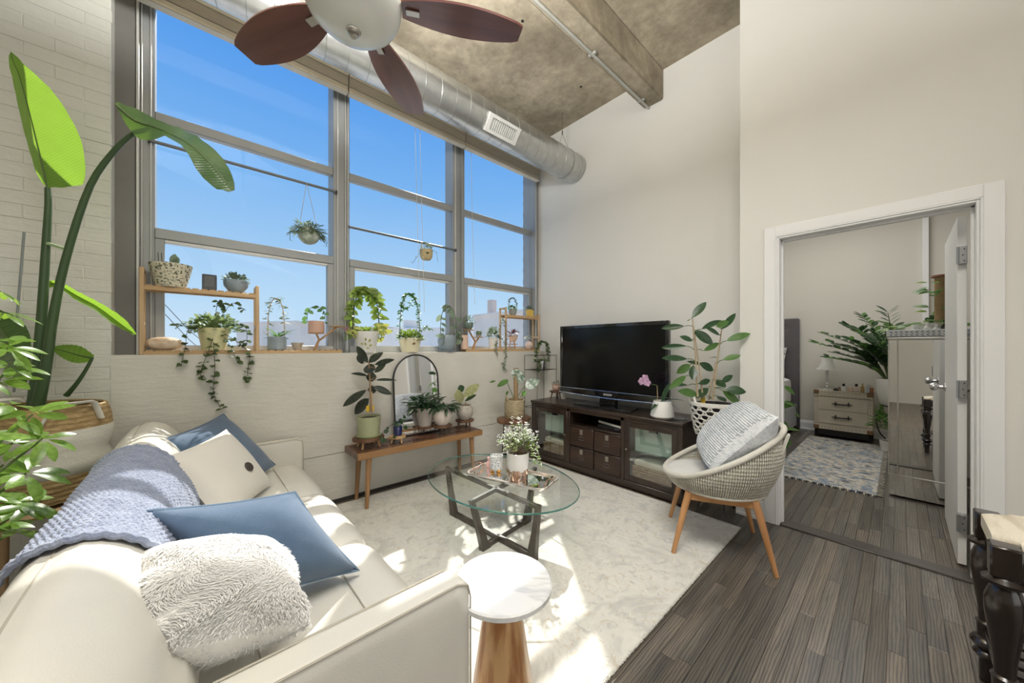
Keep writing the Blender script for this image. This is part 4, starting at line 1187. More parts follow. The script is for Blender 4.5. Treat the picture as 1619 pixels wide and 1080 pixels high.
for s_ in (1, -1):
    part(MB().bar((s_*0.20, -0.17, 0.362), (s_*0.20, 0.17, 0.362), 0.022, 0.046, c=0.004), 'side_rail', m_beech, ch)
    part(MB().bar((-0.20, s_*0.17, 0.362), (0.20, s_*0.17, 0.362), 0.022, 0.046, c=0.004), 'cross_rail', m_beech, ch)
def wp(p):
    c, s_ = math.cos(ch_rot), math.sin(ch_rot); return Vector((2.505+c*p[0]-s_*p[1], 0.800+s_*p[0]+c*p[1], p[2]))
m_pad = M('pale_grey_canvas', (0.66, 0.655, 0.62), 0.9, var=0.03, bump=0.25, bscale=260)
pad = MB().lathe([(0, 0), (0.24, 0), (0.258, 0.008), (0.263, 0.022), (0.255, 0.038), (0.20, 0.048), (0, 0.052)], (0, 0, 0), 48, wob=lambda a, z: 1+0.006*math.sin(7*a))
pad.v = [(x, y*1.05, z) for x, y, z in pad.v]
sp = thing('seat_pad', 'round pale grey seat pad on the woven chair', 'seat pad', wp((0, 0.035, 0.425)), rotz=ch_rot, local=True)
part(pad, 'pad', m_pad, sp, ang=60)
part(MB().tube([(0.263*math.cos(2*PI*k/40), 0.276*math.sin(2*PI*k/40), 0.022) for k in range(40)], 0.004, 5, closed=True), 'welt', m_pad, sp)
# grey textured cushion leaning in the chair
m_knit2 = M('grey_white_boucle', (0.56, 0.60, 0.63), 0.95, col2=(0.74, 0.76, 0.78), vscale=40, bump=0.5, bscale=120, sheen=0.3, spec=0.1, thr=(0.36, 0.52))
A_, B_, C_ = wp((0.255, -0.27, 0.885)), wp((-0.255, -0.27, 0.885)), wp((-0.235, 0.06, 0.525))
cu = thing('chair_cushion', 'grey and white chunky woven cushion leaning in the woven chair', 'cushion', (A_+C_)/2-Vector((0, 0, 0.15)))
mb = MB(); nrm, rim, pt = pillow(mb, A_, B_, C_, 0.27, n=28, seed=12, lump=0.004, power=3.0, pinch=0.03)
if nrm.dot(chf) < 0: sgn_ = -1
else: sgn_ = 1
part(mb, 'cover', m_knit2, cu, ang=80)
kn = MB()
for r in range(34):
    v = 0.04+0.92*r/33
    path = []
    for k in range(60):
        u = 0.03+0.94*k/59
        w_ = 0.0045*math.sin(k*PI/1.5+(r % 2)*PI)
        path.append(pt(u, v, sgn_)+nrm*sgn_*(0.003+w_))
    kn.tube(path, 0.0058, 5)
part(kn, 'woven_cords', m_knit2, cu, kind='stuff', ang=80)

# ================================================================== COUNTER STOOL at the right edge
m_ebony = wood('ebony_turned', (0.010, 0.007, 0.006), (0.026, 0.016, 0.012), 0.22, axis=2, coat=0.5)
sx0, sx1, sy0, sy1, sz = 1.865, 2.275, -0.575, -0.185, 0.640
stl = thing('counter_stool', 'black turned-leg stool with a pale hide seat at the right edge of the room', 'stool', ((sx0+sx1)/2, (sy0+sy1)/2, 0))
lp = [(0, 0), (0.020, 0.0), (0.021, 0.085), (0.030, 0.092), (0.037, 0.105), (0.030, 0.118), (0.024, 0.122), (0.036, 0.132), (0.044, 0.148), (0.036, 0.164), (0.025, 0.170), (0.027, 0.215), (0.030, 0.225), (0.022, 0.232), (0.024, 0.28), (0.034, 0.36), (0.042, 0.43), (0.042, 0.47), (0.032, 0.505), (0.027, 0.512), (0.046, 0.522), (0.048, 0.532), (0.036, 0.541), (0.03, 0.546), (0, 0.546)]
for x in (sx0+0.04, sx1-0.04):
    for y in (sy0+0.04, sy1-0.04):
        lg = part(MB().lathe(lp, (x, y, 0.0005), 24), 'leg', m_ebony, stl)
        part(MB().cbox((x-0.032, y-0.032, 0.544), (x+0.032, y+0.032, sz+0.004), 0.005), 'corner_block', m_ebony, lg)
for y in (sy0+0.04, sy1-0.04):
    part(MB().cbox((sx0+0.07, y-0.014, 0.56), (sx1-0.07, y+0.014, sz-0.006), 0.003), 'seat_rail', m_ebony, stl)
    part(MB().cbox((sx0+0.05, y-0.012, 0.19), (sx1-0.05, y+0.012, 0.215), 0.003), 'stretcher', m_ebony, stl)
for x in (sx0+0.04, sx1-0.04): part(MB().cbox((x-0.014, sy0+0.07, 0.56), (x+0.014, sy1-0.07, sz-0.006), 0.003), 'seat_rail', m_ebony, stl)
for k in range(5):
    x = sx0+0.075+k*0.065; part(MB().cbox((x-0.014, sy0+0.045, 0.216), (x+0.014, sy1-0.045, 0.23), 0.003), 'slat', m_ebony, stl)
m_hide = M('pale_hide', (0.52, 0.44, 0.31), 0.7, col2=(0.72, 0.66, 0.54), vscale=9, stretch=(0.6, 3, 1), bump=0.4, bscale=90, thr=(0.3, 0.6))
part(rslab(sx0+0.030, sx1-0.030, sy0+0.072, sy1-0.072, 0.60, sz+0.012, 0.02, bul=0.012), 'seat', m_hide, stl)
mb = rslab(sx0+0.075, sx1-0.075, sy0+0.02, sy1-0.02, 0.60, sz+0.014, 0.02, bul=0.012); part(mb, 'seat_cover', m_hide, stl)

# ================================================================== CEILING FAN
FX, FY, FZ = 0.433, 1.345, 2.55
m_blade = wood('mahogany_blade', (0.10, 0.030, 0.024), (0.21, 0.078, 0.062), 0.3, axis=1, coat=0.35, scale=10)
m_nick = M('brushed_nickel', (0.55, 0.52, 0.47), 0.3, metal=1.0, var=0.03)
m_opal = M('opal_glass', (0.80, 0.81, 0.76), 0.25, var=0.01, spec=0.5, sss=0.2)
fan = thing('ceiling_fan', 'five-blade ceiling fan with mahogany blades and a frosted bowl light', 'ceiling fan', (FX, FY, ZC))
part(MB().cyl((FX, FY, FZ+0.2), (FX, FY, ZC-0.06), 0.014, n=14), 'downrod', m_nick, fan)
part(MB().lathe([(0, -0.075), (0.03, -0.075), (0.065, -0.03), (0.07, 0), (0, 0)], (FX, FY, ZC), 24), 'canopy', m_nick, fan)
part(MB().lathe([(0, -0.03), (0.07, -0.03), (0.125, 0.0), (0.135, 0.05), (0.125, 0.12), (0.08, 0.17), (0.03, 0.2), (0, 0.2)], (FX, FY, FZ+0.01), 32), 'motor_housing', m_nick, fan)
bowl = part(MB().lathe([(0, -0.120), (0.035, -0.118), (0.08, -0.109), (0.12, -0.090), (0.150, -0.062), (0.166, -0.030), (0.170, -0.008), (0.165, 0.005), (0, 0.005)], (FX, FY, FZ), 48), 'light_bowl', m_opal, fan, ang=60)
part(MB().lathe([(0, -0.143), (0.010, -0.142), (0.014, -0.135), (0.020, -0.131), (0.021, -0.123), (0.026, -0.121), (0.026, -0.115), (0, -0.115)], (FX, FY, FZ), 24), 'finial', m_nick, bowl)
part(MB().lathe([(0, 0.211), (0.10, 0.205), (0.13, 0.19), (0.10, 0.19), (0, 0.19)], (FX, FY, FZ+0.01), 28), 'added_top_ring', m_opal, fan)  # invented part, out of view, to go with the added fill above
area('fill_above_fan', (FX, FY, FZ+0.35), (PI, 0, 0), 0.4, 0.4, 150, (1.0, 0.985, 0.96))  # added fill to brighten the ceiling; the fan has no such lamp
BR = 0.632
bl_out = []
for k in range(21):
    t = k/20; y = 0.17+(BR-0.17)*t
    w = 0.030+0.060*math.sin(PI*(t*0.86+0.06))**0.85
    bl_out.append((w if t < 0.97 else w*0.88, y))
bl_prof = [(x, y) for x, y in bl_out]+[(-x, y) for x, y in reversed(bl_out)]
blade_me = mesh_of(MB().prism(bl_prof, -0.004, 0.004), 'blade', m_blade, True, 30)
arm_me = MB().bar((0, 0.10, 0.012), (0, 0.20, 0.008), 0.035, 0.006, c=0.002).bar((0.0, 0.185, -0.008), (0.0, 0.235, -0.008), 0.03, 0.006, c=0.002).bar((0, 0.19, 0.012), (0, 0.19, -0.01), 0.03, 0.006, up=(0, 1, 0))
arm_me = mesh_of(arm_me, 'blade_bracket', m_nick, True, 30)
for k in range(5):
    a = math.radians(-29+72*k)
    mt = Matrix.Translation((FX, FY, FZ+0.0)) @ Matrix.Rotation(a-PI/2, 4, 'Z') @ Matrix.Rotation(math.radians(11), 4, 'Y')
    b_ = inst(blade_me, 'blade', fan, mt); ORG[b_.name] = Vector((0, 0, 0))
    br_ = bpy.data.objects.new('blade_bracket', arm_me); COL.objects.link(br_); br_.parent = b_

# ================================================================== DUCT
m_galv = M('galvanised_steel', (0.50, 0.51, 0.50), 0.30, metal=0.85, col2=(0.58, 0.59, 0.575), vscale=14, bump=0.02, bscale=30)
DY, DZ, DR = 2.588, 3.385, 0.158
du = thing('air_duct', 'round galvanised spiral air duct hung along the top of the window', 'duct', (0.5, DY, DZ))
mb = MB(); nn_ = 40
mb.tube([(-3.15+6.50*k/30, DY, DZ) for k in range(31)], DR, nn_)
part(mb, 'tube', m_galv, du)
hel = []
turns = 46
for k in range(turns*28+1):
    a = 2*PI*k/28; hel.append((-3.1+6.45*k/(turns*28), DY+(DR+0.0005)*math.cos(a), DZ+(DR+0.0005)*math.sin(a)))
part(MB().tube(hel, 0.0028, 4), 'spiral_seam', M('duct_seam', (0.36, 0.37, 0.36), 0.4, metal=0.8), du)
# supply register set into its underside
vx0, vx1 = 1.93, 2.30
va = math.radians(218)
vn = Vector((0, math.cos(va), math.sin(va))); vt = Vector((0, -math.sin(va), math.cos(va)))
vc = Vector((0, DY, DZ))+vn*(DR+0.012)
m_regw = M('white_register', (0.72, 0.72, 0.69), 0.45)
reg = part(MB().add([], []), 'register', m_regw, du) if False else None
mb = MB()
def vbar(x0, x1, t0, t1, d0, d1):
    vs = [vc+Vector((x, 0, 0))+vt*t_+vn*d for x in (x0, x1) for t_ in (t0, t1) for d in (d0, d1)]
    mb.add(vs, [(0, 1, 3, 2), (4, 6, 7, 5), (0, 4, 5, 1), (2, 3, 7, 6), (0, 2, 6, 4), (1, 5, 7, 3)])
vbar(vx0, vx1, -0.075, -0.048, -0.03, 0.004); vbar(vx0, vx1, 0.048, 0.075, -0.03, 0.004); vbar(vx0, vx0+0.04, -0.048, 0.048, -0.03, 0.004); vbar(vx1-0.04, vx1, -0.048, 0.048, -0.03, 0.004)
reg = part(mb, 'register', m_regw, du, False)
mb = MB(); vbar(vx0+0.03, vx1-0.03, -0.05, 0.05, -0.03, -0.022); part(mb, 'register_back', m_gap, reg, False)
for k in range(13):
    mb = MB(); x = vx0+0.05+k*(vx1-vx0-0.1)/12; vbar(x-0.0022, x+0.0022, -0.048, 0.048, -0.016, -0.002); part(mb, 'louver', m_regw, reg, False)
wire = MB().tube([(3.12, DY, ZC), (3.12, DY, ZC-0.22)], 0.0025, 5)
m_wire = M('steel_wire', (0.12, 0.11, 0.10), 0.5, metal=0.7)
part(wire, 'hanger_wire', m_wire, du)
part(MB().cyl((3.12, DY, ZC-0.25), (3.12, DY, ZC-0.21), 0.006, n=8), 'hanger_clip', m_wire, du)
part(MB().tube([(3.12, DY, ZC-0.24)]+[(3.12+0.03*math.sin(PI*k/12), DY+(DR+0.003)*math.cos(math.radians(60-300*k/12)), DZ+(DR+0.003)*math.sin(math.radians(60-300*k/12))) for k in range(13)]+[(3.12, DY, ZC-0.24)], 0.002, 4), 'hanger_loop', m_wire, du)

# ================================================================== BLINDS drawn up under the duct
m_slat = M('taupe_blind', (0.50, 0.47, 0.40), 0.55, var=0.03)
seams = [(-0.268, 0.961, 'left'), (0.967, 2.147, 'middle'), (2.153, 3.295, 'right')]
for x0, x1, w_ in seams:
    bl = thing('window_blind', 'taupe slatted blind drawn fully up over the %s window bay' % w_, 'blind', ((x0+x1)/2, 3.15, 3.41), 'blinds over the window')
    part(MB().cbox((x0, 3.10, 3.545), (x1, 3.20, 3.60), 0.004), 'headrail', m_slat, bl)
    for k in range(8):
        z = 3.468+k*0.0095; part(MB().cbox((x0+0.002, 3.105-0.001*(k % 2), z), (x1-0.002, 3.165, z+0.0075), 0.002), 'slat', m_slat, bl)
    part(MB().cbox((x0+0.002, 3.112, 3.428), (x1-0.002, 3.160, 3.466), 0.002), 'folded_slats', m_slat, bl)
    part(MB().cbox((x0, 3.100, 3.410), (x1, 3.162, 3.428), 0.004), 'bottom_rail', M('pale_rail', (0.62, 0.58, 0.49), 0.5), bl)
for (x, zb, lab) in ((1.60, 1.62, 'pair of pale blind cords hanging down the middle window bay'), (2.265, 1.75, 'thin blind cord hanging at the edge of the right window bay')):
    c_ = thing('blind_cord', lab, 'cord', (x, 3.17, zb))
    for dx in ((0, 0.05) if x < 2 else (0,)):
        part(MB().tube([(x+dx, 3.175, 3.42), (x+dx+0.02, 3.175, 2.6), (x+dx+0.05, 3.175, zb)], 0.0022, 5), 'cord', M('white_cord', (0.62, 0.62, 0.58), 0.7), c_)
for (x0, x1, lab) in ((-0.215, 0.905, 'slim grey tension rod across the left window bay'), (1.0, 2.11, 'slim grey tension rod across the middle window bay')):
    z = 2.605 if x0 < 0 else 2.33
    r_ = thing('tension_rod', lab, 'rod', ((x0+x1)/2, 3.245, z))
    part(MB().cyl((x0, 3.245, z), (x1, 3.245, z), 0.011, n=10), 'tube', M('grey_rod', (0.16, 0.175, 0.19), 0.4, metal=0.4), r_)
    for x in (x0, x1): part(MB().cyl((x-0.006, 3.245, z), (x+0.006, 3.245, z), 0.016, n=10), 'end_cap', M('rod_cap', (0.06, 0.06, 0.065), 0.5), r_)

# ------------------------------------------------------------------ leaf and stem positions (metres)
RUBBER_LEAVES = [((1.05, 2.901, 1.147), (0.976, 2.976, 1.285), 0.052), ((1.057, 2.906, 1.147), (1.14, 2.851, 1.239), 0.058), ((1.098, 2.894, 1.129), (1.184, 2.734, 1.177), 0.04), ((1.09, 2.843, 1.097), (1.016, 2.974, 1.1), 0.069), ((1.088, 2.868, 1.067), (1.137, 2.774, 1.143), 0.041), ((1.065, 2.959, 1.034), (0.956, 3.052, 1.07), 0.025), ((1.117, 2.897, 1.024), (1.047, 2.956, 1.03), 0.067), ((1.107, 2.887, 1.002), (1.202, 2.735, 1.018), 0.021), ((1.056, 2.933, 0.921), (1.135, 2.93, 0.921), 0.055), ((1.091, 2.89, 0.951), (1.216, 2.822, 0.883), 0.046), ((1.05, 2.942, 0.921), (0.879, 3.014, 0.798), 0.055), ((1.067, 2.934, 0.851), (0.969, 3.041, 0.709), 0.071), ((1.013, 2.94, 1.136), (0.975, 2.886, 1.223), 0.052)]
FICUS_LEAVES = [((2.93, 1.106, 1.505), (3.008, 1.028, 1.639), 0.053), ((2.915, 1.1, 1.499), (2.966, 1.156, 1.494), 0.026), ((2.871, 1.139, 1.438), (2.816, 1.302, 1.429), 0.044), ((2.935, 1.038, 1.412), (3.127, 0.945, 1.501), 0.04), ((2.894, 0.92, 1.426), (2.894, 0.839, 1.462), 0.042), ((2.972, 0.907, 1.408), (2.984, 0.816, 1.525), 0.04), ((3.012, 0.933, 1.364), (2.873, 0.982, 1.431), 0.032), ((3.009, 0.886, 1.321), (3.075, 0.745, 1.386), 0.049), ((2.913, 1.089, 1.408), (2.987, 0.968, 1.296), 0.063), ((2.896, 1.088, 1.323), (2.802, 1.142, 1.359), 0.038), ((2.942, 1.025, 1.244), (3.062, 0.939, 1.312), 0.038), ((2.871, 1.122, 1.281), (2.8, 1.295, 1.27), 0.04), ((3.064, 0.959, 1.19), (3.097, 1.046, 1.193), 0.025), ((2.977, 0.9, 1.176), (3.007, 0.792, 1.22), 0.042), ((2.882, 1.123, 1.18), (2.67, 1.224, 1.192), 0.044), ((2.993, 1.048, 1.131), (2.995, 1.172, 1.165), 0.032), ((2.926, 1.114, 1.136), (2.859, 1.194, 1.065), 0.053), ((2.922, 1.092, 1.132), (2.857, 1.073, 1.02), 0.051), ((2.97, 1.065, 1.147), (3.077, 0.988, 1.087), 0.053), ((2.834, 1.114, 1.05), (2.657, 1.157, 0.971), 0.044), ((2.97, 0.906, 1.004), (2.962, 0.832, 1.065), 0.038), ((2.906, 0.86, 0.962), (2.951, 0.739, 0.954), 0.059), ((2.924, 0.888, 0.948), (2.963, 0.772, 0.857), 0.053), ((2.905, 1.051, 0.987), (3.037, 1.004, 1.013), 0.038), ((3.066, 0.984, 1.013), (3.027, 0.896, 0.97), 0.053), ((2.935, 1.067, 0.899), (2.747, 1.115, 0.942), 0.055), ((3.009, 1.014, 0.951), (2.902, 1.065, 0.881), 0.055), ((2.908, 1.128, 0.97), (2.893, 1.271, 0.971), 0.026), ((2.994, 0.999, 0.879), (3.151, 0.991, 0.821), 0.049), ((3.019, 0.95, 0.892), (2.971, 0.879, 0.863), 0.049)]
FICUS_TRUNK1 = [(2.927, 1.059, 0.869), (2.921, 1.064, 0.937), (2.914, 1.071, 1.164), (2.894, 1.089, 1.497)]
FICUS_TRUNK2 = [(2.965, 1.038, 0.867), (2.959, 1.044, 0.957), (2.938, 1.063, 1.185), (2.912, 1.087, 1.44)]
FICUS_TRUNK3 = [(2.998, 0.981, 0.86), (3.006, 0.974, 0.912), (3.025, 0.956, 1.144), (3.053, 0.932, 1.412)]
FICUS_TRUNK4 = [(3.011, 1.01, 0.855), (3.017, 1.005, 0.898), (3.035, 0.988, 1.036), (3.051, 0.974, 1.153)]
RUBBER_TRUNK = [(1.073, 2.904, 0.744), (1.071, 2.906, 0.836), (1.067, 2.91, 0.985), (1.061, 2.916, 1.147)]
VARI_LEAVES = [((1.984, 2.959, 0.712), (1.935, 2.94, 0.849), 0.093), ((1.996, 2.921, 0.775), (2.1, 2.814, 0.91), 0.082), ((2.015, 2.931, 0.73), (2.077, 2.829, 0.805), 0.037), ((1.982, 2.924, 0.826), (1.981, 2.973, 0.895), 0.059)]
MONSTERA_LEAVES = [((2.509, 2.632, 1.029), (2.498, 2.727, 0.895), 0.148), ((2.576, 2.634, 0.86), (2.664, 2.515, 0.928), 0.086), ((2.423, 2.726, 0.931), (2.324, 2.807, 0.877), 0.056), ((2.333, 2.827, 0.92), (2.284, 2.878, 0.909), 0.017), ((2.559, 2.613, 0.82), (2.534, 2.648, 0.758), 0.037), ((2.444, 2.759, 0.816), (2.42, 2.769, 0.768), 0.022)]
MON_STEM1 = [(2.508, 2.72, 0.722), (2.522, 2.708, 0.815), (2.54, 2.691, 0.938), (2.568, 2.666, 1.012)]
MON_STEM2 = [(2.518, 2.712, 0.722), (2.54, 2.691, 0.778), (2.568, 2.666, 0.839), (2.591, 2.646, 0.858)]
MON_STEM3 = [(2.499, 2.728, 0.722), (2.481, 2.745, 0.79), (2.458, 2.766, 0.864), (2.444, 2.778, 0.913)]
BOP_A = [((-0.517, 2.708, 2.025), (-0.514, 2.706, 2.025), (-0.51, 2.702, 2.025)), ((-0.562, 2.789, 2.106), (-0.528, 2.718, 2.112), (-0.414, 2.588, 2.025)), ((-0.6, 2.864, 2.245), (-0.548, 2.736, 2.226), (-0.372, 2.509, 2.038)), ((-0.626, 2.901, 2.36), (-0.57, 2.756, 2.346), (-0.376, 2.499, 2.186)), ((-0.647, 2.92, 2.485), (-0.592, 2.776, 2.459), (-0.417, 2.536, 2.315)), ((-0.656, 2.901, 2.578), (-0.614, 2.796, 2.561), (-0.487, 2.627, 2.457)), ((-0.658, 2.862, 2.637), (-0.636, 2.816, 2.63), (-0.581, 2.739, 2.584)), ((-0.645, 2.824, 2.669), (-0.643, 2.822, 2.669), (-0.636, 2.816, 2.666))]
BOP_B = [((-0.283, 2.564, 2.467), (-0.278, 2.532, 2.438), (-0.272, 2.5, 2.406)), ((-0.21, 2.498, 2.434), (-0.208, 2.401, 2.333), (-0.204, 2.357, 2.244)), ((-0.129, 2.397, 2.365), (-0.127, 2.287, 2.278), (-0.144, 2.235, 2.191)), ((-0.049, 2.298, 2.313), (-0.079, 2.216, 2.237), (-0.093, 2.162, 2.196)), ((0.024, 2.204, 2.25), (-0.015, 2.132, 2.18), (-0.03, 2.078, 2.129)), ((0.094, 2.114, 2.156), (0.044, 2.052, 2.093), (0.01, 2.028, 2.031)), ((0.131, 2.053, 2.052), (0.089, 1.998, 2.013), (0.063, 1.981, 1.96)), ((0.133, 1.971, 1.967), (0.124, 1.966, 1.957), (0.112, 1.962, 1.95))]
BOP_C = [((-0.565, 2.859, 1.591), (-0.567, 2.888, 1.586), (-0.555, 2.851, 1.566)), ((-0.504, 2.805, 1.601), (-0.513, 2.853, 1.587), (-0.486, 2.748, 1.558)), ((-0.423, 2.731, 1.544), (-0.437, 2.784, 1.53), (-0.427, 2.667, 1.5)), ((-0.342, 2.657, 1.488), (-0.359, 2.714, 1.473), (-0.357, 2.59, 1.45)), ((-0.26, 2.583, 1.416), (-0.28, 2.628, 1.395), (-0.291, 2.544, 1.384)), ((-0.211, 2.539, 1.337), (-0.216, 2.543, 1.334), (-0.225, 2.552, 1.334))]
BOP_D = [((-0.363, 2.649, 1.231), (-0.368, 2.654, 1.219), (-0.372, 2.658, 1.2)), ((-0.418, 2.74, 1.275), (-0.416, 2.697, 1.231), (-0.418, 2.658, 1.195)), ((-0.475, 2.791, 1.284), (-0.466, 2.743, 1.25), (-0.463, 2.699, 1.214)), ((-0.512, 2.785, 1.275), (-0.517, 2.789, 1.265), (-0.512, 2.785, 1.253))]
BOP_E = [((-0.608, 2.818, 1.081), (-0.604, 2.814, 1.081), (-0.597, 2.807, 1.087)), ((-0.709, 2.977, 1.19), (-0.633, 2.84, 1.208), (-0.579, 2.791, 1.193)), ((-0.756, 3.019, 1.3), (-0.666, 2.87, 1.314), (-0.583, 2.795, 1.329)), ((-0.79, 3.05, 1.378), (-0.707, 2.907, 1.396), (-0.626, 2.834, 1.411)), ((-0.779, 2.972, 1.48), (-0.745, 2.942, 1.474), (-0.711, 2.911, 1.462))]
BOP_STEM_A = [(-0.559, 2.746, 0.999), (-0.548, 2.736, 1.179), (-0.534, 2.724, 1.418), (-0.521, 2.712, 1.717), (-0.512, 2.704, 1.927), (-0.514, 2.706, 2.025)]
BOP_STEM_B = [(-0.541, 2.703, 1.002), (-0.515, 2.679, 1.165), (-0.488, 2.655, 1.416), (-0.442, 2.614, 1.697), (-0.366, 2.544, 2.008), (-0.289, 2.475, 2.17), (-0.212, 2.405, 2.268), (-0.134, 2.334, 2.3)]
BOP_STEM_D = [(-0.461, 2.725, 1.037), (-0.423, 2.69, 1.096), (-0.391, 2.661, 1.161), (-0.368, 2.64, 1.219)]
BOP_STAKE = [(-0.67, 2.982, 1.046), (-0.658, 2.971, 1.427), (-0.632, 2.947, 1.849)]
SCHEFF = [((-0.532, 2.263, 1.4), 0.071), ((-0.504, 2.184, 1.269), 0.083), ((-0.525, 2.202, 1.153), 0.083), ((-0.416, 2.022, 1.038), 0.084), ((-0.483, 2.124, 1.066), 0.081), ((-0.377, 1.933, 0.965), 0.081), ((-0.492, 2.092, 0.862), 0.079), ((-0.411, 1.937, 0.855), 0.084), ((-0.46, 2.036, 0.944), 0.078), ((-0.452, 2.002, 0.748), 0.085), ((-0.508, 2.052, 0.673), 0.085), ((-0.585, 2.284, 1.152), 0.084), ((-0.532, 2.101, 0.966), 0.087), ((-0.502, 2.209, 1.199), 0.07), ((-0.55, 2.306, 1.486), 0.063), ((-0.508, 2.079, 0.771), 0.087), ((-0.42, 1.999, 0.728), 0.074), ((-0.568, 2.268, 1.292), 0.084), ((-0.452, 2.029, 0.646), 0.087)]

# ================================================================== PLANT MATERIALS AND BUILDERS
g_mid = leaf_mat('leaf_mid_green', (0.055, 0.13, 0.03), (0.11, 0.22, 0.055), 0.4, 0.35)
g_dark = leaf_mat('leaf_dark_green', (0.018, 0.05, 0.022), (0.04, 0.09, 0.035), 0.3, 0.18)
g_deep = leaf_mat('leaf_rubber', (0.020, 0.030, 0.022), (0.045, 0.055, 0.038), 0.25, 0.12)
g_lime = leaf_mat('leaf_lime', (0.12, 0.20, 0.035), (0.24, 0.33, 0.07), 0.4, 0.38, tcol=(0.34, 0.48, 0.07))
g_yell = leaf_mat('leaf_yellow_green', (0.20, 0.25, 0.05), (0.42, 0.42, 0.13), 0.4, 0.4, tcol=(0.6, 0.6, 0.15))
g_gray = leaf_mat('leaf_grey_green', (0.10, 0.15, 0.09), (0.20, 0.25, 0.16), 0.5, 0.3)
g_vari = leaf_mat('leaf_cream_edge', (0.14, 0.20, 0.06), (0.62, 0.62, 0.30), 0.4, 0.3, vscale=14)
g_mons = leaf_mat('leaf_white_marbled', (0.07, 0.20, 0.10), (0.70, 0.78, 0.68), 0.4, 0.2, vscale=7)
g_bop = leaf_mat('leaf_paddle', (0.09, 0.20, 0.03), (0.14, 0.28, 0.045), 0.35, 0.55, vscale=3, tcol=(0.36, 0.62, 0.06), rnd=0.02, ribs=24)
g_bopd = leaf_mat('leaf_paddle_dark', (0.025, 0.08, 0.03), (0.06, 0.13, 0.05), 0.25, 0.3, vscale=3, tcol=(0.25, 0.45, 0.04), rnd=0.02, ribs=24)
g_sch = leaf_mat('leaf_schefflera', (0.10, 0.20, 0.03), (0.22, 0.35, 0.07), 0.28, 0.4, tcol=(0.34, 0.56, 0.06), rnd=0.25)
g_burg = leaf_mat('leaf_burgundy', (0.05, 0.015, 0.02), (0.11, 0.03, 0.035), 0.4, 0.15)
m_stem = M('green_stem', (0.09, 0.14, 0.04), 0.6)
m_bstem = M('woody_stem', (0.28, 0.19, 0.11), 0.8)
m_dstem = M('dark_stem', (0.05, 0.06, 0.03), 0.7)
m_terra = M('pink_terracotta', (0.56, 0.36, 0.28), 0.75, bump=0.1, bscale=120)
m_pale_y = M('pale_yellow_glaze', (0.66, 0.63, 0.36), 0.4, sss=0.0)
m_bluegrey = M('blue_grey_glaze', (0.22, 0.27, 0.31), 0.35, col2=(0.30, 0.35, 0.38), vscale=10)
m_tanpot = M('tan_clay', (0.46, 0.40, 0.32), 0.7)
m_whitepot = M('white_ceramic', (0.74, 0.73, 0.69), 0.4)
m_creampot = M('cream_ceramic', (0.74, 0.68, 0.48), 0.45)
m_peach = M('peach_clay', (0.72, 0.52, 0.40), 0.7)
m_yellow = M('mustard_glaze', (0.62, 0.42, 0.08), 0.4)
m_greypot = M('grey_ceramic', (0.30, 0.31, 0.30), 0.5)
m_greenpot = M('sage_green_glaze', (0.35, 0.37, 0.22), 0.35, bump=0.5, bscale=70)
m_sage2 = M('dark_sage_glaze', (0.14, 0.19, 0.15), 0.4)
def speckle(name, c1, c2, sc=45, lo=0.52, hi=0.56):
    return M(name, c1, 0.6, col2=c2, vscale=sc, detail=2, thr=(lo, hi))
m_speck = speckle('black_speckled_glaze', (0.66, 0.62, 0.48), (0.12, 0.12, 0.08), 85, 0.53, 0.58)
m_speck2 = speckle('oatmeal_speckle', (0.52, 0.48, 0.42), (0.30, 0.27, 0.23), 110, 0.5, 0.6)
lf_round = leaf_mesh('leaf', g_mid, 0.75, 0.5, n=5)
def lmesh(mat, wid, peak=0.5, fold=0.12, curl=0.15, n=6, sharp=0.75, wave=0.0): return leaf_mesh('leaf', mat, wid, peak, fold, curl, n, wave=wave, sharp=sharp)

def pot(parent, c, r, h, mat, rb=0.75, soil=True, shape='taper', saucer=None):
    x, y, z = c
    if shape == 'taper': prof = [(0, 0.0), (r*rb, 0.0), (r*rb, 0.004), (r*(rb+(1-rb)*0.5)*1.01, h*0.5), (r, h*0.97), (r, h), (r*0.93, h), (r*0.9, h*0.88), (0, h*0.86)]
    elif shape == 'round': prof = [(0, 0), (r*0.55, 0), (r*0.85, h*0.22), (r, h*0.5), (r*0.95, h*0.75), (r*0.72, h*0.95), (r*0.72, h), (r*0.66, h), (r*0.66, h*0.88), (0, h*0.86)]
    elif shape == 'cyl': prof = [(0, 0), (r*0.93, 0), (r, h*0.04), (r, h*0.96), (r*0.98, h), (r*0.9, h), (r*0.9, h*0.88), (0, h*0.86)]
    elif shape == 'bowl': prof = [(0, 0), (r*0.5, 0), (r*0.62, h*0.1), (r*0.95, h*0.5), (r, h*0.8), (r*0.96, h), (r*0.9, h), (r*0.88, h*0.86), (0, h*0.84)]
    elif shape == 'flare': prof = [(0, 0), (r, 0), (r*0.99, h*0.1), (r*rb, h*0.98), (r*rb, h), (r*rb*0.9, h), (r*rb*0.88, h*0.9), (0, h*0.88)]
    p = part(MB().lathe(prof, c, 28), 'pot', mat, parent)
    if soil:
        rr = prof[-2][0]; part(MB().lathe([(0, h*0.885), (rr*0.99, h*0.885)], c, 18), 'soil', m_soil, parent)
    if saucer: part(MB().lathe([(0, 0), (r*rb*1.15, 0), (r*rb*1.3, h*0.10), (r*rb*1.22, h*0.10), (r*rb*1.1, 0.006), (0, 0.006)], c, 24), 'saucer', saucer, parent)
    return p
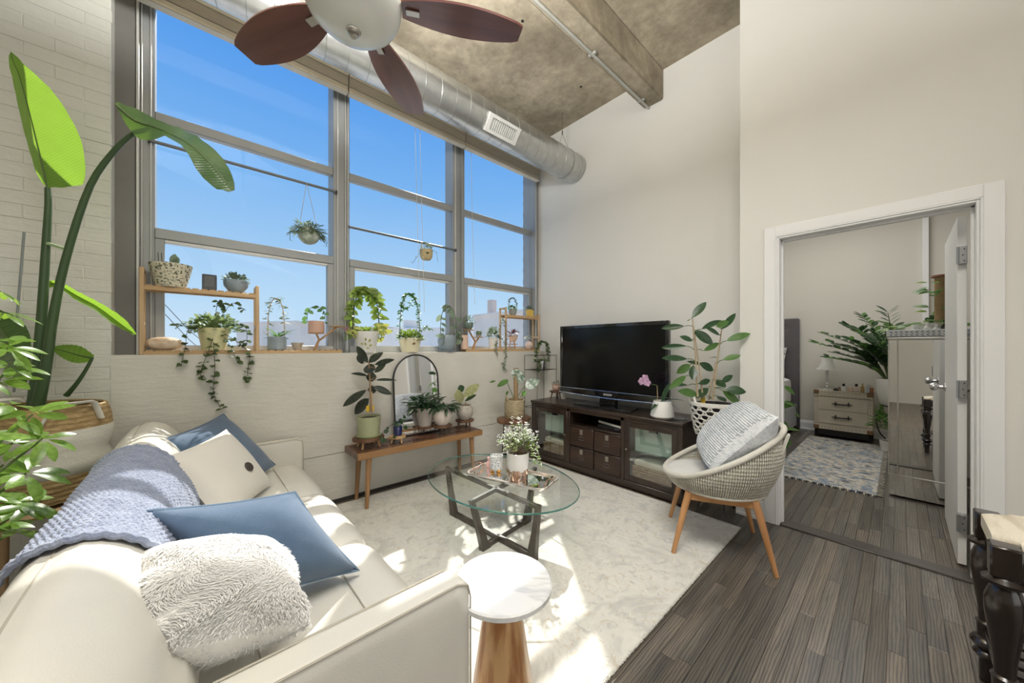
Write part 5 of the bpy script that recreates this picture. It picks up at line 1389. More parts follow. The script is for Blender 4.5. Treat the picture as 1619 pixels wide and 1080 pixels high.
def bush(parent, c, rad, n, L, W, mat, seed=0, up=0.4, name='foliage', kind='stuff', hollow=0.2):
    """many small leaves round a centre, pointing outward"""
    rs = random.Random(seed); mb = MB()
    for i in range(n):
        a = rs.uniform(0, 2*PI); e = math.asin(rs.uniform(-0.15, 1)); q = rs.uniform(hollow, 1)**0.6
        d = Vector((math.cos(a)*math.cos(e), math.sin(a)*math.cos(e), math.sin(e)))
        p = Vector(c)+Vector((d.x*rad[0], d.y*rad[1], d.z*rad[2]))*q
        mb.leaf(p, d+Vector((rs.uniform(-.4, .4), rs.uniform(-.4, .4), rs.uniform(-.3, .3)+up*0.3)), (rs.uniform(-.3, .3), rs.uniform(-.3, .3), 1), L*rs.uniform(.7, 1.2), W*rs.uniform(.8, 1.1))
    return part(mb, name, mat, parent, kind=kind, ang=180)
def vines(parent, paths, spacing, L, W, leafmat, stemmat=None, seed=0, r=0.0016, pair=2, name='foliage', droop=0.2):
    """stems with small leaves joined into one foliage part and one stems part"""
    rs = random.Random(seed); st = MB(); lv = MB()
    for pts in paths:
        sp = smooth_path(pts, max(6, len(pts)*5)); st.tube(sp, r, 4)
        ln = sum((sp[i+1]-sp[i]).length for i in range(len(sp)-1)); k = max(2, int(ln/spacing))
        for j in range(k+1):
            q = sp[min(len(sp)-1, int(j/k*(len(sp)-1)))]
            for s_ in range(pair):
                a = rs.uniform(0, 2*PI)
                lv.leaf(q, (math.cos(a), math.sin(a)*0.8, rs.uniform(-.5, .5)), (rs.uniform(-.5, .5), rs.uniform(-1, 0), 0.8), L*rs.uniform(.7, 1.2), W*rs.uniform(.75, 1.15), droop=droop)
    part(st, 'stems', stemmat or m_dstem, parent, kind='stuff')
    part(lv, name, leafmat, parent, kind='stuff', ang=180)
def vine_leaves(parent, paths, spacing, L, me, seed=0, r=0.002, stemmat=None, pair=1, bias=(0, -0.6, 0.1)):
    """stems with each leaf an object of its own"""
    rs = random.Random(seed); st = MB()
    for pts in paths:
        sp = smooth_path(pts, max(6, len(pts)*5)); st.tube(sp, r, 5)
        ln = sum((sp[i+1]-sp[i]).length for i in range(len(sp)-1)); k = max(2, int(ln/spacing))
        for j in range(k+1):
            q = sp[min(len(sp)-1, int(j/k*(len(sp)-1)))]
            for s_ in range(pair):
                a = rs.uniform(0, 2*PI); d = Vector((math.cos(a), math.sin(a)*0.6, rs.uniform(-.8, .25)))+Vector(bias)*0.5
                l_ = L*rs.uniform(.7, 1.15)
                inst(me, 'leaf', parent, frame(q, d, (rs.uniform(-.4, .4), -1, rs.uniform(0, .8)), l_, l_, l_))
    part(st, 'stems', stemmat or m_dstem, parent, kind='stuff')
def hoop(c, w, h, n=14, lean=0.0):
    """points of an upright loop above c"""
    return [Vector((c[0]-w/2*math.cos(PI*k/n)*(1+0.12*math.sin(PI*k/n)), c[1]+lean*math.sin(PI*k/n), c[2]+h*math.sin(PI*k/n)**0.75)) for k in range(n+1)]
def placed_leaves(parent, data, me, nat, up=(-0.62, -0.68, 0.45), seed=1, name='leaf', petiole=None, trunk=None):
    """leaves from a table of base point, tip point, width; nat = the mesh's own width/length"""
    rs = random.Random(seed)
    for i, (a, b, w) in enumerate(data):
        a, b = Vector(a), Vector(b); L_ = (b-a).length
        m_ = me[i % len(me)] if isinstance(me, list) else me
        u_ = Vector(up)+Vector((rs.uniform(-.35, .35), rs.uniform(-.35, .35), rs.uniform(-.3, .3)))
        inst(m_, name, parent, frame(a, b-a, u_, w*1.2/nat, L_, L_))
        if petiole and trunk:
            q = min(trunk, key=lambda p: (Vector(p)-a).length)
            if (Vector(q)-a).length > 0.01: part(MB().tube([q, (Vector(q)+a)/2+Vector((0, 0, 0.008)), a], 0.0028, 5), 'petiole', petiole, parent)

# ================================================================== PLANT SHELVES ON THE SILL
m_pine = wood('pale_bamboo', (0.42, 0.26, 0.12), (0.58, 0.40, 0.21), 0.5, axis=0)
m_pinev = wood('pale_bamboo_post', (0.45, 0.29, 0.15), (0.62, 0.45, 0.26), 0.5, axis=2)
SF, SB = 3.104, 3.222
def shelf_slats(parent, x0, x1, z, name='slat'):
    n = int((x1-x0)/0.042)
    me = mesh_of(MB().cbox((-0.016, SF+0.002, 0), (0.016, SB-0.002, 0.007), 0.0015), name, m_pine, True, 30)
    for k in range(n):
        x = x0+(k+0.5)*(x1-x0)/n
        inst(me, name, parent, Matrix.Translation((x, 0, z)))
def rails(parent, x0, x1, z, h=0.026):
    for y in (SF, SB-0.014): part(MB().cbox((x0, y, z-h), (x1, y+0.014, z), 0.002), 'rail', m_pine, parent)
def post_(parent, x, z1, z0=ZS+0.0005, ladder=()):
    for y in (SF-0.002, SB-0.016): part(MB().cbox((x-0.011, y, z0), (x+0.011, y+0.018, z1), 0.003), 'post', m_pinev, parent)
    for z in ladder: part(MB().cbox((x-0.010, SF+0.014, z-0.012), (x+0.010, SB-0.014, z+0.012), 0.002), 'rung', m_pinev, parent)
LX0, LXM, LX1 = (-0.238, 3.108, 1.245)[0], (0.338, 3.108, 1.240)[0], (0.911, 3.108, 1.236)[0]
ZL = 1.253
ZU = (0.025, 3.160, 1.659)[2]
shl = thing('plant_shelf', 'two-tier slatted bamboo plant shelf on the left of the sill', 'shelf', ((LX0+LX1)/2, 3.16, ZS), 'bamboo plant shelves')
rails(shl, LX0, LX1, ZL-0.007); shelf_slats(shl, LX0+0.012, LX1, ZL-0.007)
rails(shl, LX0, LXM, ZU-0.007); shelf_slats(shl, LX0+0.012, LXM-0.012, ZU-0.007)
post_(shl, LX0, ZU+0.105, ladder=(ZU+0.09, 1.42)); post_(shl, LXM, ZU+0.055, ladder=(ZU+0.04, 1.42))
RX0, RXM, RX1 = (2.154, 3.108, 1.240)[0], (2.720, 3.108, 1.237)[0], 3.282
ZR = 1.253
ZV = (3.027, 3.160, 1.660)[2]
shr = thing('plant_shelf', 'small two-tier bamboo plant shelf in the right corner of the sill', 'shelf', ((RX0+RX1)/2, 3.16, ZS), 'bamboo plant shelves')
rails(shr, RX0, RX1, ZR-0.007); shelf_slats(shr, RX0, RX1-0.012, ZR-0.007)
rails(shr, RXM, RX1, ZV-0.007); shelf_slats(shr, RXM+0.012, RX1-0.012, ZV-0.007)
post_(shr, RXM, ZV+0.085, ladder=(ZV+0.07,)); post_(shr, RX1, ZV+0.03, ladder=(ZV+0.015, 1.40))
m_branch = wood('honey_branch', (0.38, 0.20, 0.08), (0.52, 0.31, 0.14), 0.5, axis=2)
def branch_stand(label, foot, f1, f2, zb):
    t = thing('branch_stand', label, 'stand', (foot[0], foot[1], zb), 'branch stands on the sill')
    mid = Vector((foot[0]+0.0, foot[1], zb+0.085))
    pr = []
    part(MB().tube([Vector((foot[0]-0.035, foot[1], zb+0.0005)), mid], [0.022, 0.015], 8, flat=0.55), 'trunk', m_branch, t)
    for (x, z) in (f1, f2):
        part(MB().tube([mid-Vector((0, 0, 0.01)), Vector((x, foot[1], z-0.006))], [0.014, 0.013], 8, flat=0.55), 'branch', m_branch, t)
        part(MB().lathe([(0, -0.007), (0.058, -0.007), (0.06, -0.004), (0.058, 0), (0, 0)], (x, foot[1], z), 20), 'platform', m_branch, t)
    return t
YP = 3.163
a1, a2 = (0.731, 3.163, 1.388), (0.888, 3.163, 1.450)
branch_stand('forked wooden stand holding the pink terracotta pot', (0.754, 3.163, 1.267), (a1[0], a1[2]), (a2[0], a2[2]), ZL)
b1, b2 = (2.226, 3.163, 1.464), (2.363, 3.163, 1.387)
branch_stand('forked wooden stand holding the dark green bowl and the cactus', (2.319, 3.163, 1.266), (b1[0], b1[2]), (b2[0], b2[2]), ZR)

# ---- left shelf, upper tier
def plant(name, label, P, z=None, grp='plants along the window sill', cat='potted plant'):
    x, y, z0, r, h = P
    zz = z0 if z is None else z
    return thing(name, label, cat, (x, y, zz), grp), Vector((x, y, zz)), r, h
t, c, r, h = plant('potted_hoya', 'cream pot with black speckles and one leafy cutting on the upper left shelf', (-0.111, 3.163, 1.669, 0.117, 0.168), ZU)
r = min(r, 0.105); pot(t, c, r, 0.145, m_speck, 0.70)
ml = lmesh(g_gray, 0.55)
top = c+Vector((0.01, 0, 0.12))
part(MB().tube([top, top+Vector((0.005, 0, 0.05))], 0.003, 5), 'stem', m_stem, t)
for d, L_ in (((0.1, -0.2, 1), 0.08), ((0.35, -0.3, 0.8), 0.065), ((0.9, -0.3, -0.1), 0.06)): inst(ml, 'leaf', t, frame(top+Vector((0, 0, 0.02)), d, (0, -1, 0.3), L_, L_, L_))
for dx in (-0.055, -0.04): part(MB().cyl(c+Vector((dx, 0, 0.1)), c+Vector((dx-0.004, 0, 0.215)), 0.0022, n=5), 'stake', m_dstem, t)
c = Vector((0.077, 3.163, 1.665)); c.z = ZU
kb = thing('dark_candle', 'small dark square candle box on the upper left shelf', 'candle', c, None)
part(MB().cbox((c.x-0.038, c.y-0.035, ZU+0.0003), (c.x+0.038, c.y+0.035, ZU+0.105), 0.004), 'box', M('slate_glass', (0.05, 0.055, 0.06), 0.25), kb)
part(MB().cbox((c.x-0.026, c.y-0.0365, ZU+0.02), (c.x+0.026, c.y-0.034, ZU+0.09), 0.001), 'label', M('grey_label', (0.11, 0.115, 0.12), 0.6), kb)
t, c, r, h = plant('potted_succulent', 'blue-grey bowl of small rosette succulents on the upper left shelf', (0.220, 3.163, 1.667, 0.090, 0.094), ZU)
pot(t, c, 0.072, 0.085, m_bluegrey, shape='bowl')
bush(t, c+Vector((0, 0, 0.08)), (0.075, 0.06, 0.05), 170, 0.026, 0.018, g_gray, 5)
# ---- left shelf, lower tier
c = Vector((-0.144, 3.160, 1.264)); c.z = ZL
lg = MB().ball((c.x, c.y, ZL+0.042), 0.088, 0.05, 0.042, 16, 9, fn=lambda a, p: 1+0.10*math.sin(3*a+1)*math.cos(p)+0.06*math.sin(5*a))
solo(lg, 'raw_stone', M('raw_stone', (0.58, 0.42, 0.28), 0.7, col2=(0.72, 0.62, 0.50), vscale=16, bump=0.5, bscale=40), 'rough tan stone lying on the lower left shelf', 'stone', (c.x, c.y, ZL))
t, c, r, h = plant('trailing_plant', 'round-leaved trailing plant in a pale yellow pot, vines hanging below the sill', (0.100, 3.160, 1.268, 0.130, 0.217), ZL)
pot(t, c, 0.088, 0.15, m_pale_y, 0.72)
bush(t, c+Vector((0, -0.01, 0.13)), (0.155, 0.085, 0.11), 300, 0.030, 0.030, leaf_mat('leaf_round_pale', (0.12, 0.19, 0.07), (0.24, 0.31, 0.14), 0.5, 0.3), 6)
vp = []
for us in (((0, 0, .15), (-0.021, 3.120, 1.392), (-0.042, 3.085, 1.276), (-0.060, 3.080, 1.159)),
           ((0, 0, .15), (0.087, 3.070, 1.310), (0.046, 3.070, 1.164), (0.031, 3.070, 1.094), (0.059, 3.070, 1.043)),
           ((0, 0, .15), (0.097, 3.070, 1.268), (0.103, 3.070, 1.141), (0.094, 3.070, 1.007), (0.103, 3.070, 0.938), (0.136, 3.070, 0.854)),
           ((0, 0, .15), (0.169, 3.070, 1.311), (0.220, 3.070, 1.172)),
           ((0, 0, .15), (0.220, 3.070, 1.311), (0.287, 3.075, 1.223), (0.280, 3.075, 1.125), (0.277, 3.075, 1.037)),
           ((0, 0, .15), (-0.096, 3.120, 1.410)), ((0, 0, .15), (0.193, 3.120, 1.576), (0.259, 3.120, 1.537)), ((0, 0, .15), (0.122, 3.140, 1.581), (0.159, 3.130, 1.552)), ((0, 0, .15), (0.258, 3.100, 1.424), (0.274, 3.080, 1.290))):
    vp.append([c+Vector(us[0])]+[Vector(q) for q in us[1:]])
vines(t, vp, 0.034, 0.033, 0.033, leaf_mat('leaf_round_olive', (0.04, 0.07, 0.025), (0.10, 0.15, 0.05), 0.5, 0.25), m_dstem, 8, pair=2)
t, c, r, h = plant('hooped_orchid', 'grassy green plant trained on a tall hoop in a blue-grey pot', (0.465, 3.163, 1.263, 0.067, 0.115), ZL)
pot(t, c, 0.062, 0.098, m_bluegrey, shape='cyl')
part(MB().tube(hoop(c+Vector((-0.005, 0, 0.08)), 0.105, 0.31), 0.003, 6), 'hoop', m_pinev, t)
ml = lmesh(g_mid, 0.16, 0.4, curl=0.35); rs = random.Random(4)
for k in range(16):
    a = rs.uniform(0, 2*PI); L_ = rs.uniform(0.09, 0.15)
    inst(ml, 'leaf', t, frame(c+Vector((0.01, 0, 0.09)), (math.cos(a), math.sin(a)*0.6, rs.uniform(.3, 1.2)), (0, 0, 1), L_, L_, L_))
vines(t, [hoop(c+Vector((-0.005, 0, 0.09)), 0.105, 0.30)], 0.018, 0.042, 0.016, g_gray, m_stem, 9, pair=2)
t, c, r, h = plant('clay_bowl', 'little tan clay bowl between the hooped plant and the branch stand', (0.598, 3.163, 1.268, 0.054, 0.069), ZL, cat='bowl', grp=None)
pot(t, c, 0.043, 0.055, m_tanpot, 0.6)
t, c, r, h = plant('potted_hoya', 'pink terracotta pot of heart-leaved vine on the left branch stand', (0.736, 3.163, 1.390, 0.072, 0.138), a1[2])
c.x = a1[0]; t.location.x = c.x; ORG[t.name] = Vector(t.location)
pot(t, c, 0.058, 0.095, m_terra, shape='cyl', saucer=None)
ml = lmesh(g_mid, 0.7, 0.4)
vine_leaves(t, [hoop(c+Vector((0.0, 0, 0.085)), 0.13, 0.13)], 0.022, 0.042, ml, 12)
# ---- sill, standing on the masonry
def motif_butterfly(parent, p, s_, mat):
    mb = MB()
    for sx in (-1, 1):
        mb.leaf(p, (sx*0.9, 0, 0.55), (0, -1, 0), s_, s_*0.5, 0, 0); mb.leaf(p, (sx*0.9, 0, -0.3), (0, -1, 0), s_*0.7, s_*0.4, 0, 0)
    mb.leaf(Vector(p)-Vector((0, 0, s_*0.5)), (0, 0, 1), (0, -1, 0), s_, s_*0.12, 0, 0)
    return part(mb, 'painted_motif', mat, parent, kind='stuff')
t, c, r, h = plant('hooped_hoya', 'yellow-green hoya smothering a hoop in a white pot with a painted leaf sprig', (1.124, 3.155, 1.234, 0.111, 0.190), ZS+0.0005)
pot(t, c, 0.108, 0.185, m_whitepot, 0.68)
part(MB().tube(hoop(c+Vector((0, 0, 0.16)), 0.22, 0.40), 0.003, 6), 'hoop', m_dstem, t)
ml = lmesh(g_lime, 0.48, 0.45); ml2 = lmesh(g_yell, 0.5, 0.45)
vine_leaves(t, [hoop(c+Vector((0, 0, 0.14)), 0.23, 0.42)], 0.0155, 0.085, ml, 14, pair=2)
vine_leaves(t, [[c+Vector((-0.08, -0.02, 0.17)), c+Vector((-0.13, -0.05, 0.22)), c+Vector((-0.14, -0.05, 0.16))], [c+Vector((0.08, -0.02, 0.17)), c+Vector((0.12, -0.06, 0.24)), c+Vector((0.14, -0.05, 0.14))]], 0.03, 0.085, ml2, 15, pair=2)
bush(t, c+Vector((0, 0, 0.17)), (0.09, 0.08, 0.04), 90, 0.035, 0.02, g_lime, 15)
# painted sprig wraps the pot a hair above its face, on the side towards the room
vd = Vector((-c.x, -c.y, 0)).normalized(); sd_ = Vector((-vd.y, vd.x, 0))
mb = MB()
for (du, dz, dx, dzz, L_) in ((0.00, 0.06, -0.4, 1, 0.05), (0.02, 0.09, 0.4, 1, 0.055), (0.02, 0.06, 0.9, 0.3, 0.05), (-0.02, 0.07, -0.9, 0.5, 0.045), (0.0, 0.10, -0.3, 1, 0.05), (0.0, 0.04, 0.8, 0.1, 0.04)):
    q = c+sd_*du+Vector((0, 0, dz)); rr = 0.0745+0.034*dz/0.185*1.0
    base_ = c+Vector((0, 0, dz))+(vd*math.cos(du/rr)+sd_*math.sin(du/rr))*(rr+0.004)
    mb.leaf(base_, sd_*dx+Vector((0, 0, dzz))+vd*0.12*dzz, vd, L_*0.62, L_*0.3, 0, 0)
part(mb, 'painted_sprig', g_yell, t, kind='stuff')
t, c, r, h = plant('glass_vase', 'clear glass vase with a pink stem at the window mullion', (0.965, 3.160, 1.235, 0.040, 0.194), ZS+0.0005, cat='vase', grp=None)
part(MB().lathe([(0, 0), (0.03, 0), (0.032, 0.01), (0.027, 0.10), (0.034, 0.19), (0.0325, 0.19), (0.0255, 0.10), (0.03, 0.012), (0, 0.012)], c, 20), 'glass', glass('vase_glass', (0.96, 0.97, 0.97), fac=1.0, base=0.03), t)
bush(t, c+Vector((0, 0, 0.19)), (0.03, 0.03, 0.02), 30, 0.02, 0.012, leaf_mat('pink_leaf', (0.45, 0.12, 0.22), (0.65, 0.25, 0.35), 0.5, 0.3), 3)
t, c, r, h = plant('hooped_peperomia', 'bright green plant with a slender hoop in a cream pot with a painted butterfly', (1.537, 3.160, 1.230, 0.140, 0.158), ZS+0.0005)
pot(t, c, 0.108, 0.135, m_creampot, 0.72)
bush(t, c+Vector((0, -0.005, 0.125)), (0.135, 0.09, 0.075), 330, 0.032, 0.022, g_lime, 17)
hp = hoop(c+Vector((0, 0, 0.14)), 0.20, 0.42)
part(MB().tube(hp, 0.003, 6), 'hoop', m_dstem, t)
vines(t, [hp, [hp[3], hp[3]+Vector((0.06, 0, -0.02)), hp[3]+Vector((0.10, 0, 0.05))], [c+Vector((0.1, 0, 0.15)), c+Vector((0.16, 0, 0.25)), c+Vector((0.22, 0, 0.23))]], 0.013, 0.034, 0.020, g_mid, m_stem, 18, pair=3)
vd = Vector((-c.x, -c.y, 0)).normalized(); sd_ = Vector((-vd.y, vd.x, 0))
mb = MB(); rr = 0.078+0.03*0.55+0.006
q0 = c+Vector((0, 0, 0.078))+(vd*math.cos(-0.35)-sd_*math.sin(-0.35)*-1)*0.0
q0 = c+Vector((0, 0, 0.078))+(vd*math.cos(0.35)+sd_*math.sin(0.35))*rr
nv = (vd*math.cos(0.35)+sd_*math.sin(0.35))
for dx, dz, L_ in ((-1, .5, .024), (1, .5, .024), (-.8, -.5, .016), (.8, -.5, .016), (0, 1, .02)): mb.leaf(q0, sd_*dx+Vector((0, 0, dz)), nv, L_, L_*0.5, 0, 0)
part(mb, 'painted_butterfly', M('sepia_print', (0.18, 0.12, 0.04), 0.6), t, kind='stuff')
t, c, r, h = plant('trailing_hoya', 'grey-green large-leaved hoya on a hoop in a ribbed blue-grey pot with saucer', (1.948, 3.160, 1.227, 0.109, 0.217), ZS+0.0005)
p_ = part(MB().lathe([(0, 0.012), (0.062, 0.012), (0.085, 0.05), (0.094, 0.11), (0.088, 0.165), (0.082, 0.175), (0.075, 0.175), (0.073, 0.15), (0, 0.148)], c, 48, wob=lambda a, z: 1+0.018*math.cos(16*a)), 'pot', m_bluegrey, t)
part(MB().lathe([(0, 0), (0.08, 0), (0.098, 0.02), (0.094, 0.022), (0.075, 0.012), (0, 0.012)], c, 32), 'saucer', m_bluegrey, t)
hp = hoop(c+Vector((0.02, 0, 0.15)), 0.19, 0.33)
part(MB().tube(hp, 0.003, 6), 'hoop', m_dstem, t)
ml = lmesh(g_gray, 0.55, 0.45, curl=0.3)
vine_leaves(t, [hp, [c+Vector((0.05, -0.03, 0.17)), c+Vector((0.12, -0.06, 0.22)), c+Vector((0.15, -0.06, 0.10))], [c+Vector((-0.04, -0.03, 0.17)), c+Vector((-0.07, -0.07, 0.16)), c+Vector((-0.08, -0.07, 0.10))]], 0.04, 0.085, ml, 22, pair=1)
t, c, r, h = plant('peach_pot', 'plain peach clay pot half hidden at the end of the right shelf', (2.179, 3.180, 1.246, 0.048, 0.213), ZR, cat='pot', grp=None)
pot(t, c, 0.042, 0.15, m_peach, 0.9, shape='cyl')
# ---- right shelf
t, c, r, h = plant('potted_fern', 'small fern in a dark green bowl on the right branch stand', (2.234, 3.163, 1.467, 0.055, 0.111), b1[2])
c.x = b1[0]; t.location.x = c.x; ORG[t.name] = Vector(t.location)
pot(t, c, 0.052, 0.075, m_sage2, shape='bowl'); bush(t, c+Vector((0, 0, 0.07)), (0.075, 0.05, 0.075), 150, 0.03, 0.010, g_gray, 24)
t, c, r, h = plant('small_cactus', 'tiny round cactus in a dark pot on the lower branch platform', (2.359, 3.163, 1.394, 0.039, 0.085), b2[2])
c.x = b2[0]; t.location.x = c.x; ORG[t.name] = Vector(t.location)
pot(t, c, 0.030, 0.025, m_greypot, 0.85); part(MB().ball(c+Vector((0, 0, 0.045)), 0.032, 0.032, 0.03, 18, 9, fn=lambda a, p: 1+0.05*math.cos(10*a)), 'cactus', g_gray, t)
t, c, r, h = plant('trailing_plant', 'dark bushy trailing plant in a pale pot, spilling over the right shelf edge', (2.573, 3.163, 1.259, 0.073, 0.220), ZR)
pot(t, c, 0.06, 0.13, m_whitepot, 0.75)
bush(t, c+Vector((0, 0, 0.15)), (0.09, 0.06, 0.09), 230, 0.034, 0.018, g_gray, 25)
vp = [[c+Vector((0.04, -0.03, 0.14))]+[Vector(q) for q in us] for us in (((2.675, 3.090, 1.340), (2.687, 3.070, 1.193), (2.648, 3.070, 1.084), (2.687, 3.070, 1.002)), ((2.552, 3.080, 1.302), (2.553, 3.070, 1.173)), ((2.683, 3.100, 1.599), (2.704, 3.090, 1.303)))]
vines(t, vp, 0.02, 0.03, 0.018, g_gray, m_dstem, 26, pair=2)
t, c, r, h = plant('hooped_ivy', 'little ivy ring in a grey pot on the upper right shelf', (2.875, 3.163, 1.667, 0.065, 0.131), ZV)
pot(t, c, 0.05, 0.085, m_greypot, shape='round'); bush(t, c+Vector((-0.02, -0.02, 0.07)), (0.06, 0.04, 0.05), 90, 0.022, 0.016, g_mid, 27)
hp = hoop(c+Vector((0, 0, 0.075)), 0.13, 0.14); part(MB().tube(hp, 0.0025, 5), 'hoop', m_dstem, t)
vines(t, [hp], 0.011, 0.022, 0.015, g_gray, m_dstem, 28, pair=3)
t, c, r, h = plant('potted_succulent', 'grey-green succulent in a mustard yellow pot on the upper right shelf', (3.170, 3.163, 1.685, 0.077, 0.129), ZV)
pot(t, c, 0.054, 0.088, m_yellow, 0.85); bush(t, c+Vector((0, 0, 0.085)), (0.055, 0.05, 0.045), 110, 0.03, 0.012, g_gray, 29)
t, c, r, h = plant('footed_planter', 'burgundy-leaved plant in an orange planter on three wooden legs', (2.881, 3.163, 1.343, 0.062, 0.154), ZR)
part(MB().lathe([(0, 0.085), (0.03, 0.09), (0.05, 0.115), (0.056, 0.145), (0.05, 0.165), (0.045, 0.165), (0, 0.15)], c, 22), 'pot', m_peach, t)
for a in (0.4, 2.5, 4.6): part(MB().cyl(c+Vector((0.05*math.cos(a), 0.045*math.sin(a), 0.0003)), c+Vector((0.03*math.cos(a), 0.03*math.sin(a), 0.10)), 0.005, 0.007, 8), 'leg', m_branch, t)
part(MB().cbox(c+Vector((-0.045, -0.035, 0.052)), c+Vector((0.045, 0.035, 0.062)), 0.002), 'cross_board', m_branch, t)
bush(t, c+Vector((0, 0, 0.155)), (0.095, 0.06, 0.07), 110, 0.032, 0.018, g_burg, 30)
t, c, r, h = plant('bud_vase', 'round blush-pink bud vase with pale leaves at the corner of the right shelf', (3.152, 3.163, 1.258, 0.056, 0.145), ZR, cat='vase', grp=None)
part(MB().lathe([(0, 0), (0.025, 0), (0.047, 0.03), (0.05, 0.055), (0.04, 0.085), (0.02, 0.1), (0.018, 0.1), (0, 0.08)], c, 24), 'vase', M('blush_ceramic', (0.72, 0.58, 0.52), 0.5), t)
bush(t, c+Vector((-0.01, 0, 0.115)), (0.055, 0.04, 0.04), 30, 0.035, 0.022, leaf_mat('pale_leaf', (0.45, 0.5, 0.35), (0.65, 0.7, 0.5), 0.5, 0.35), 31)

# ---- hanging plants
m_string = M('jute_string', (0.45, 0.40, 0.30), 0.9)
c = Vector((0.685, 3.200, 2.176)); zt_ = 2.605
t = thing('hanging_planter', 'shaggy grey-green plant in a pale round planter hung from the left tension rod', 'hanging plant', c, 'hanging plants in the window')
part(MB().ball(c, 0.078, 0.075, 0.075, 22, 12), 'planter', M('white_marbled_pot', (0.55, 0.58, 0.52), 0.4, col2=(0.25, 0.30, 0.2), vscale=24), t)
for s_ in (-1, 1): part(MB().tube([c+Vector((s_*0.07, 0, 0.03)), Vector((c.x-0.01, 3.222, zt_))], 0.002, 5), 'string', m_string, t)
bush(t, c+Vector((0, 0, 0.02)), (0.115, 0.09, 0.075), 300, 0.055, 0.013, g_gray, 40, up=-2.0)
vines(t, [[c+Vector((-0.06, 0, 0.05)), c+Vector((-0.12, 0, 0.04)), c+Vector((-0.13, 0, -0.07))], [c+Vector((0.06, 0, 0.05)), c+Vector((0.13, 0, 0.0)), c+Vector((0.13, 0, -0.07))]], 0.03, 0.04, 0.009, g_gray, m_dstem, 41, pair=2)
c = Vector((1.733, 3.200, 2.210))
t = thing('hanging_planter', 'small tan pot with a trailing string plant hung from the middle tension rod', 'hanging plant', c, 'hanging plants in the window')
part(MB().lathe([(0, -0.055), (0.045, -0.055), (0.06, -0.03), (0.066, 0.04), (0.06, 0.042), (0, 0.025)], c, 24), 'pot', M('tan_rope_pot', (0.50, 0.40, 0.22), 0.8, bump=0.4, bscale=60), t)
part(MB().tube([c+Vector((-0.06, 0, 0.04)), c+Vector((-0.045, 0, 0.11)), Vector((c.x, 3.228, 2.338)), c+Vector((0.045, 0, 0.11)), c+Vector((0.06, 0, 0.04))], 0.004, 6), 'handle', m_string, t)
motif_butterfly(t, c+Vector((-0.02, -0.066, -0.005)), 0.02, g_dark)
bush(t, c+Vector((0, 0, 0.05)), (0.065, 0.05, 0.045), 90, 0.03, 0.010, g_gray, 42)
vines(t, [[c+Vector((-0.05, -0.02, 0.05)), c+Vector((-0.09, -0.02, -0.02)), c+Vector((-0.16, -0.02, -0.12))], [c+Vector((0.05, -0.02, 0.05)), c+Vector((0.10, -0.02, 0.03)), c+Vector((0.12, -0.02, -0.06))]], 0.03, 0.022, 0.012, g_gray, m_dstem, 43, pair=1)

# ================================================================== ON THE BENCH
def slab_stool(label, c, rx, ry, h, legs=4, thick=0.022, hair=False, mat=m_walnut, legmat=None, seed=0):
    rs = random.Random(seed); ph = [rs.uniform(0, 6) for _ in range(3)]
    t = thing('plant_stool', label, 'stool', c, 'little plant stools')
    wob = lambda a, z: 1+0.04*math.sin(3*a+ph[0])+0.03*math.sin(5*a+ph[1])
    part(MB().lathe([(0, h-thick), (rx*0.97, h-thick), (rx, h-thick*0.5), (rx*0.98, h), (0, h)], c, 30, 1.0, ry/rx, wob), 'slab', mat, t)
    for k in range(legs):
        a = PI/4+2*PI*k/legs; x, y = rx*0.7*math.cos(a), ry*0.7*math.sin(a)
        if hair:
            f_ = c+Vector((x*1.1, y*1.1, 0.0008))
            part(MB().tube([c+Vector((x*0.8, y*0.8, h-thick)), f_, c+Vector((x*1.25, y*0.9, h-thick))], 0.0025, 5), 'hairpin_leg', m_blk, t)
        else: part(MB().cyl(c+Vector((x*1.1, y*1.1, 0.0008)), c+Vector((x*0.95, y*0.95, h-thick)), 0.008, 0.010, 8), 'leg', legmat or m_walnut, t)
    return t
BT = BZ
c = Vector((1.053, 2.900, 0.454)); c.z = BT
slab_stool('live-edge wooden stool under the rubber plant on the bench', c, 0.125, 0.10, 0.085, 4, 0.028, seed=1, legmat=m_branch)
cr_ = c+Vector((0, 0.0, 0.0858))
t = thing('rubber_plant', 'dark-leaved rubber plant in a textured sage green pot on the bench', 'potted plant', cr_)
pot(t, cr_, 0.093, 0.165, m_greenpot, 0.88)
part(MB().lathe([(0, 0), (0.09, 0), (0.098, 0.012), (0.094, 0.012), (0, 0.004)], cr_, 28), 'saucer', M('sage_saucer', (0.30, 0.33, 0.17), 0.4), t)
trk = smooth_path([Vector(p) for p in RUBBER_TRUNK], 10)
part(MB().tube(trk, [0.011-0.0006*k for k in range(11)], 8), 'trunk', m_bstem, t)
part(MB().tube([trk[0]+Vector((0.01, 0, -0.02)), trk[5]+Vector((0.012, 0, 0))], 0.005, 6), 'stake', m_pinev, t)
part(MB().cbox(trk[0]+Vector((-0.035, 0.01, 0.0)), trk[0]+Vector((0.03, 0.014, 0.05)), 0.002), 'yellow_tag', M('yellow_card', (0.75, 0.5, 0.03), 0.6), t)
placed_leaves(t, RUBBER_LEAVES, [lmesh(g_deep, 0.5, 0.5, 0.10, 0.12, 9), lmesh(g_deep, 0.5, 0.45, 0.16, 0.2, 9)], 0.5, petiole=m_bstem, trunk=trk)
c = Vector((1.282, 2.860, 0.461)); c.z = BT
slab_stool('tiny pale wooden stool under the blue bottle on the bench', c, 0.07, 0.06, 0.062, 3, 0.02, mat=m_pine, legmat=m_pinev, seed=2)
cb = c+Vector((0, 0, 0.0625))
t = thing('blue_bottle', 'cobalt blue glass bottle with a vine cutting on the tiny stool', 'bottle', cb)
